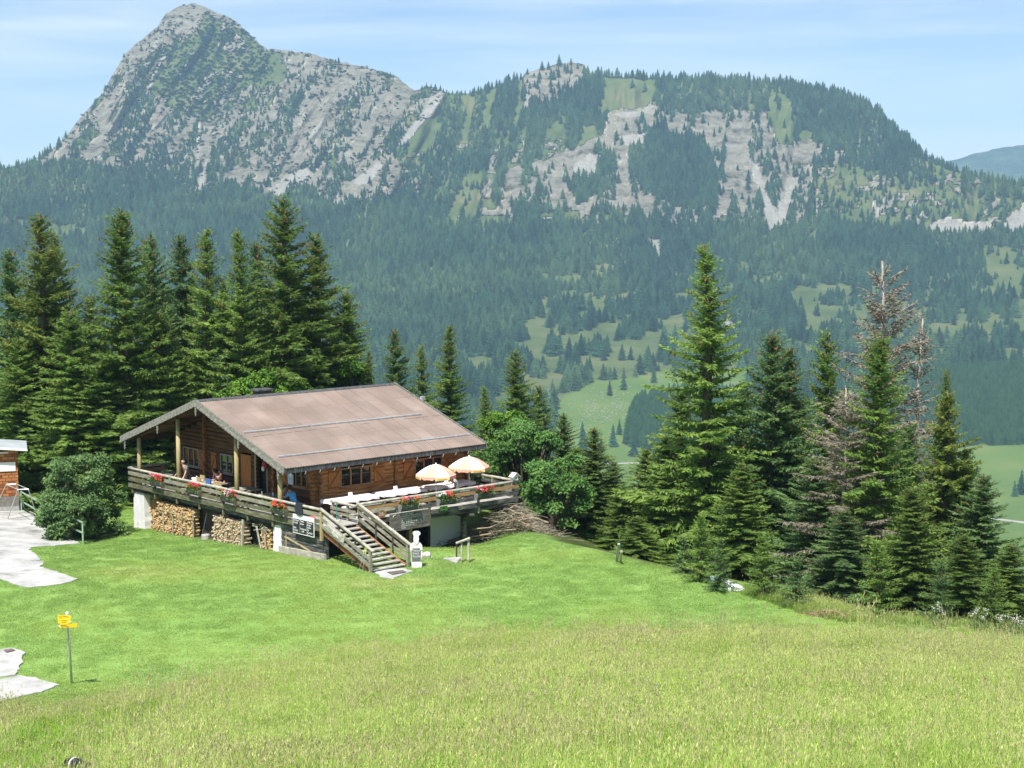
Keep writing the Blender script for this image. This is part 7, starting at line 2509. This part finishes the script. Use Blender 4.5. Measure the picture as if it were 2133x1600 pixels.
# mown lawn
lt = [tuft(60 + i, 90, .38, .02, .055, .014, (gL, gLy), .10, (.03, .07), .5, 0) for i in range(4)] + [tuft(70 + i, 80, .38, .02, .06, .014, (gLy, gLy), .1, (.03, .07), .5, 0) for i in range(2)]
n = 42000
X = rng.uniform(-30, 22, n); Y = rng.uniform(46, 94, n)
dd = yb(X) - Y + (fbm(X / 1.7, Y / 1.7, 8, 3) - .5) * 6
lu, lv = hl(X, Y)
conc = np.zeros(n, bool)
for ob in [o for o in COL.objects if o.name.startswith(('pavement', 'path'))]:
    pass
CP = [gpoly([(-60, 1064), (50, 1064), (80, 1080), (130, 1112), (166, 1133), (64, 1143), (90, 1172), (82, 1182), (160, 1206), (100, 1222), (57, 1224), (0, 1205), (-60, 1198)]),
      gpoly([(-40, 1360), (50, 1358), (44, 1395), (38, 1409), (70, 1412), (123, 1427), (50, 1450), (-40, 1470)]), gpoly([(780, 1192), (838, 1184), (858, 1190), (818, 1206), (795, 1203)])]
for c_ in CP: conc |= inpoly(c_, X, Y) & (polydist(c_, X, Y) > rng.uniform(0, .5, n))
k = (dd < 3) & (inpoly(LAWN, X, Y) | (polydist(LAWN, X, Y) < .8)) & ~conc & ~((lu > .15) & (lv > .4) & (lv < 17) & (lu < 12))
k &= np.abs(X) < .335 * Y + 8
X, Y = X[k], Y[k]
ye = fbm(X / 4, Y / 4, 77, 4) + .06 * sstep(5, 0, Y - yb(X))
for (p, rx_, ry_, a_) in DRY[:3]:
    q = ghit(*p); ye = ye + .3 * a_ * np.exp(-((X - q[0]) / rx_) ** 2 - ((Y - q[1]) / ry_) ** 2)
pick = np.where(rng.random(len(X)) < sstep(.46, .66, ye), 4 + rng.integers(0, 2, len(X)), rng.integers(0, 4, len(X)))
S = rng.uniform(.7, 1.25, len(X))
scatter('lawn_grass', np.stack([X, Y, zg(X, Y) - .005], -1), rng.uniform(0, 6.28, len(X)), S, lt, 'short bright green mown grass around the hut', 'grass', pick=pick)
# rough grass on the bank by the young spruces
n = 1800
P0 = np.array(ghit(1690, 1268)[:2])
X = P0[0] + rng.normal(1.2, 3.0, n); Y = P0[1] + rng.normal(.2, 1.7, n)
sd = np.where(inpoly(LAWN, X, Y), -polydist(LAWN, X, Y), polydist(LAWN, X, Y))
k = (sd > -.5) & (sd < 3.2)
X, Y = X[k], Y[k]
rt = [tuft(90 + i, 60, .25, .12, .38, .014, (leafmat('bank_blade', [(.18, .29, .05), (.30, .40, .09)], 2, .6, .35, .2, .2), gB, gB), .08, (.3, .6), .35, 2) for i in range(3)]
scatter('bank_grass', np.stack([X, Y, zg(X, Y) - .03], -1), rng.uniform(0, 6.28, len(X)), rng.uniform(.5, 1.1, len(X)), rt, 'tall rough grass on the bank between the lawn and the right-hand spruces', 'grass')
# long grass under and around the hut and below the crest on the left
# yellow and white meadow flowers
def dots(name, n, fn, col, lab, h, s):
    X, Y = fn(n)
    me = MB()
    for i in range(5):
        a = i * 1.256
        me.prism([(0, 0, 0), (cos(a - .4) * .5, sin(a - .4) * .5, .12), (cos(a) * .6, sin(a) * .6, .1), (cos(a + .4) * .5, sin(a + .4) * .5, .12)], (0, 0, .04))
    scatter(name, np.stack([X, Y, zg(X, Y) + h], -1), rng.uniform(0, 6, len(X)), rng.uniform(.7, 1.3, len(X)) * s, [me.mesh('flower', col)], lab, 'flowers', tilt=rng.uniform(-.5, .5, (len(X), 2)))
def fy(n):
    Y = rng.uniform(19, 52, n); X = -.335 * Y + np.abs(rng.normal(0, 4.5, n)); k = (yb(X) - Y > .5); return X[k], Y[k]
dots('buttercups', 420, fy, simple('flower_yellow', (.78, .62, .03)), 'tiny yellow flowers dotted through the left part of the meadow', .24, .028)
def fw(n):
    X = rng.uniform(-25, 14, n); Y = rng.uniform(50, 80, n); k = inpoly(LAWN, X, Y) & (Y > yb(X) + .5) & ~((hl(X, Y)[0] > 0) & (hl(X, Y)[1] > 0))
    return X[k], Y[k]
dots('clover', 260, fw, simple('flower_white', (.70, .70, .62)), 'tiny white clover heads scattered over the mown lawn', .04, .022)

# ================================================================== air
zmin = min(float(FV[:, 2].min()), float(HVv[:, 2].min()), float(GZ.min())) - 1
xm_ = max(abs(float(FV[:, 0].min())), abs(float(FV[:, 0].max())), 5200) + 60
ym_ = max(float(FV[:, 1].max()), float(HVv[:, 1].max())) + 60
zt_ = max(float(FV[:, 2].max()), float(HVv[:, 2].max())) + 30
HM = bpy.data.materials.new('haze')
HM.use_nodes = True
nt = HM.node_tree
nt.nodes.remove(nt.nodes['Principled BSDF'])
pv_ = N(nt, 'ShaderNodeVolumePrincipled')
pv_.inputs['Color'].default_value = (0.46, 0.74, 1.0, 1)
pv_.inputs['Density'].default_value = 0.00011
pv_.inputs['Anisotropy'].default_value = 0.0
nt.links.new(pv_.outputs['Volume'], nt.nodes['Material Output'].inputs['Volume'])
single('haze', MB().box(-xm_, xm_, -130, ym_, zmin, zt_).mesh('haze', HM), 'thin bluish air between the hut and the mountain', 'haze', None, 'stuff')
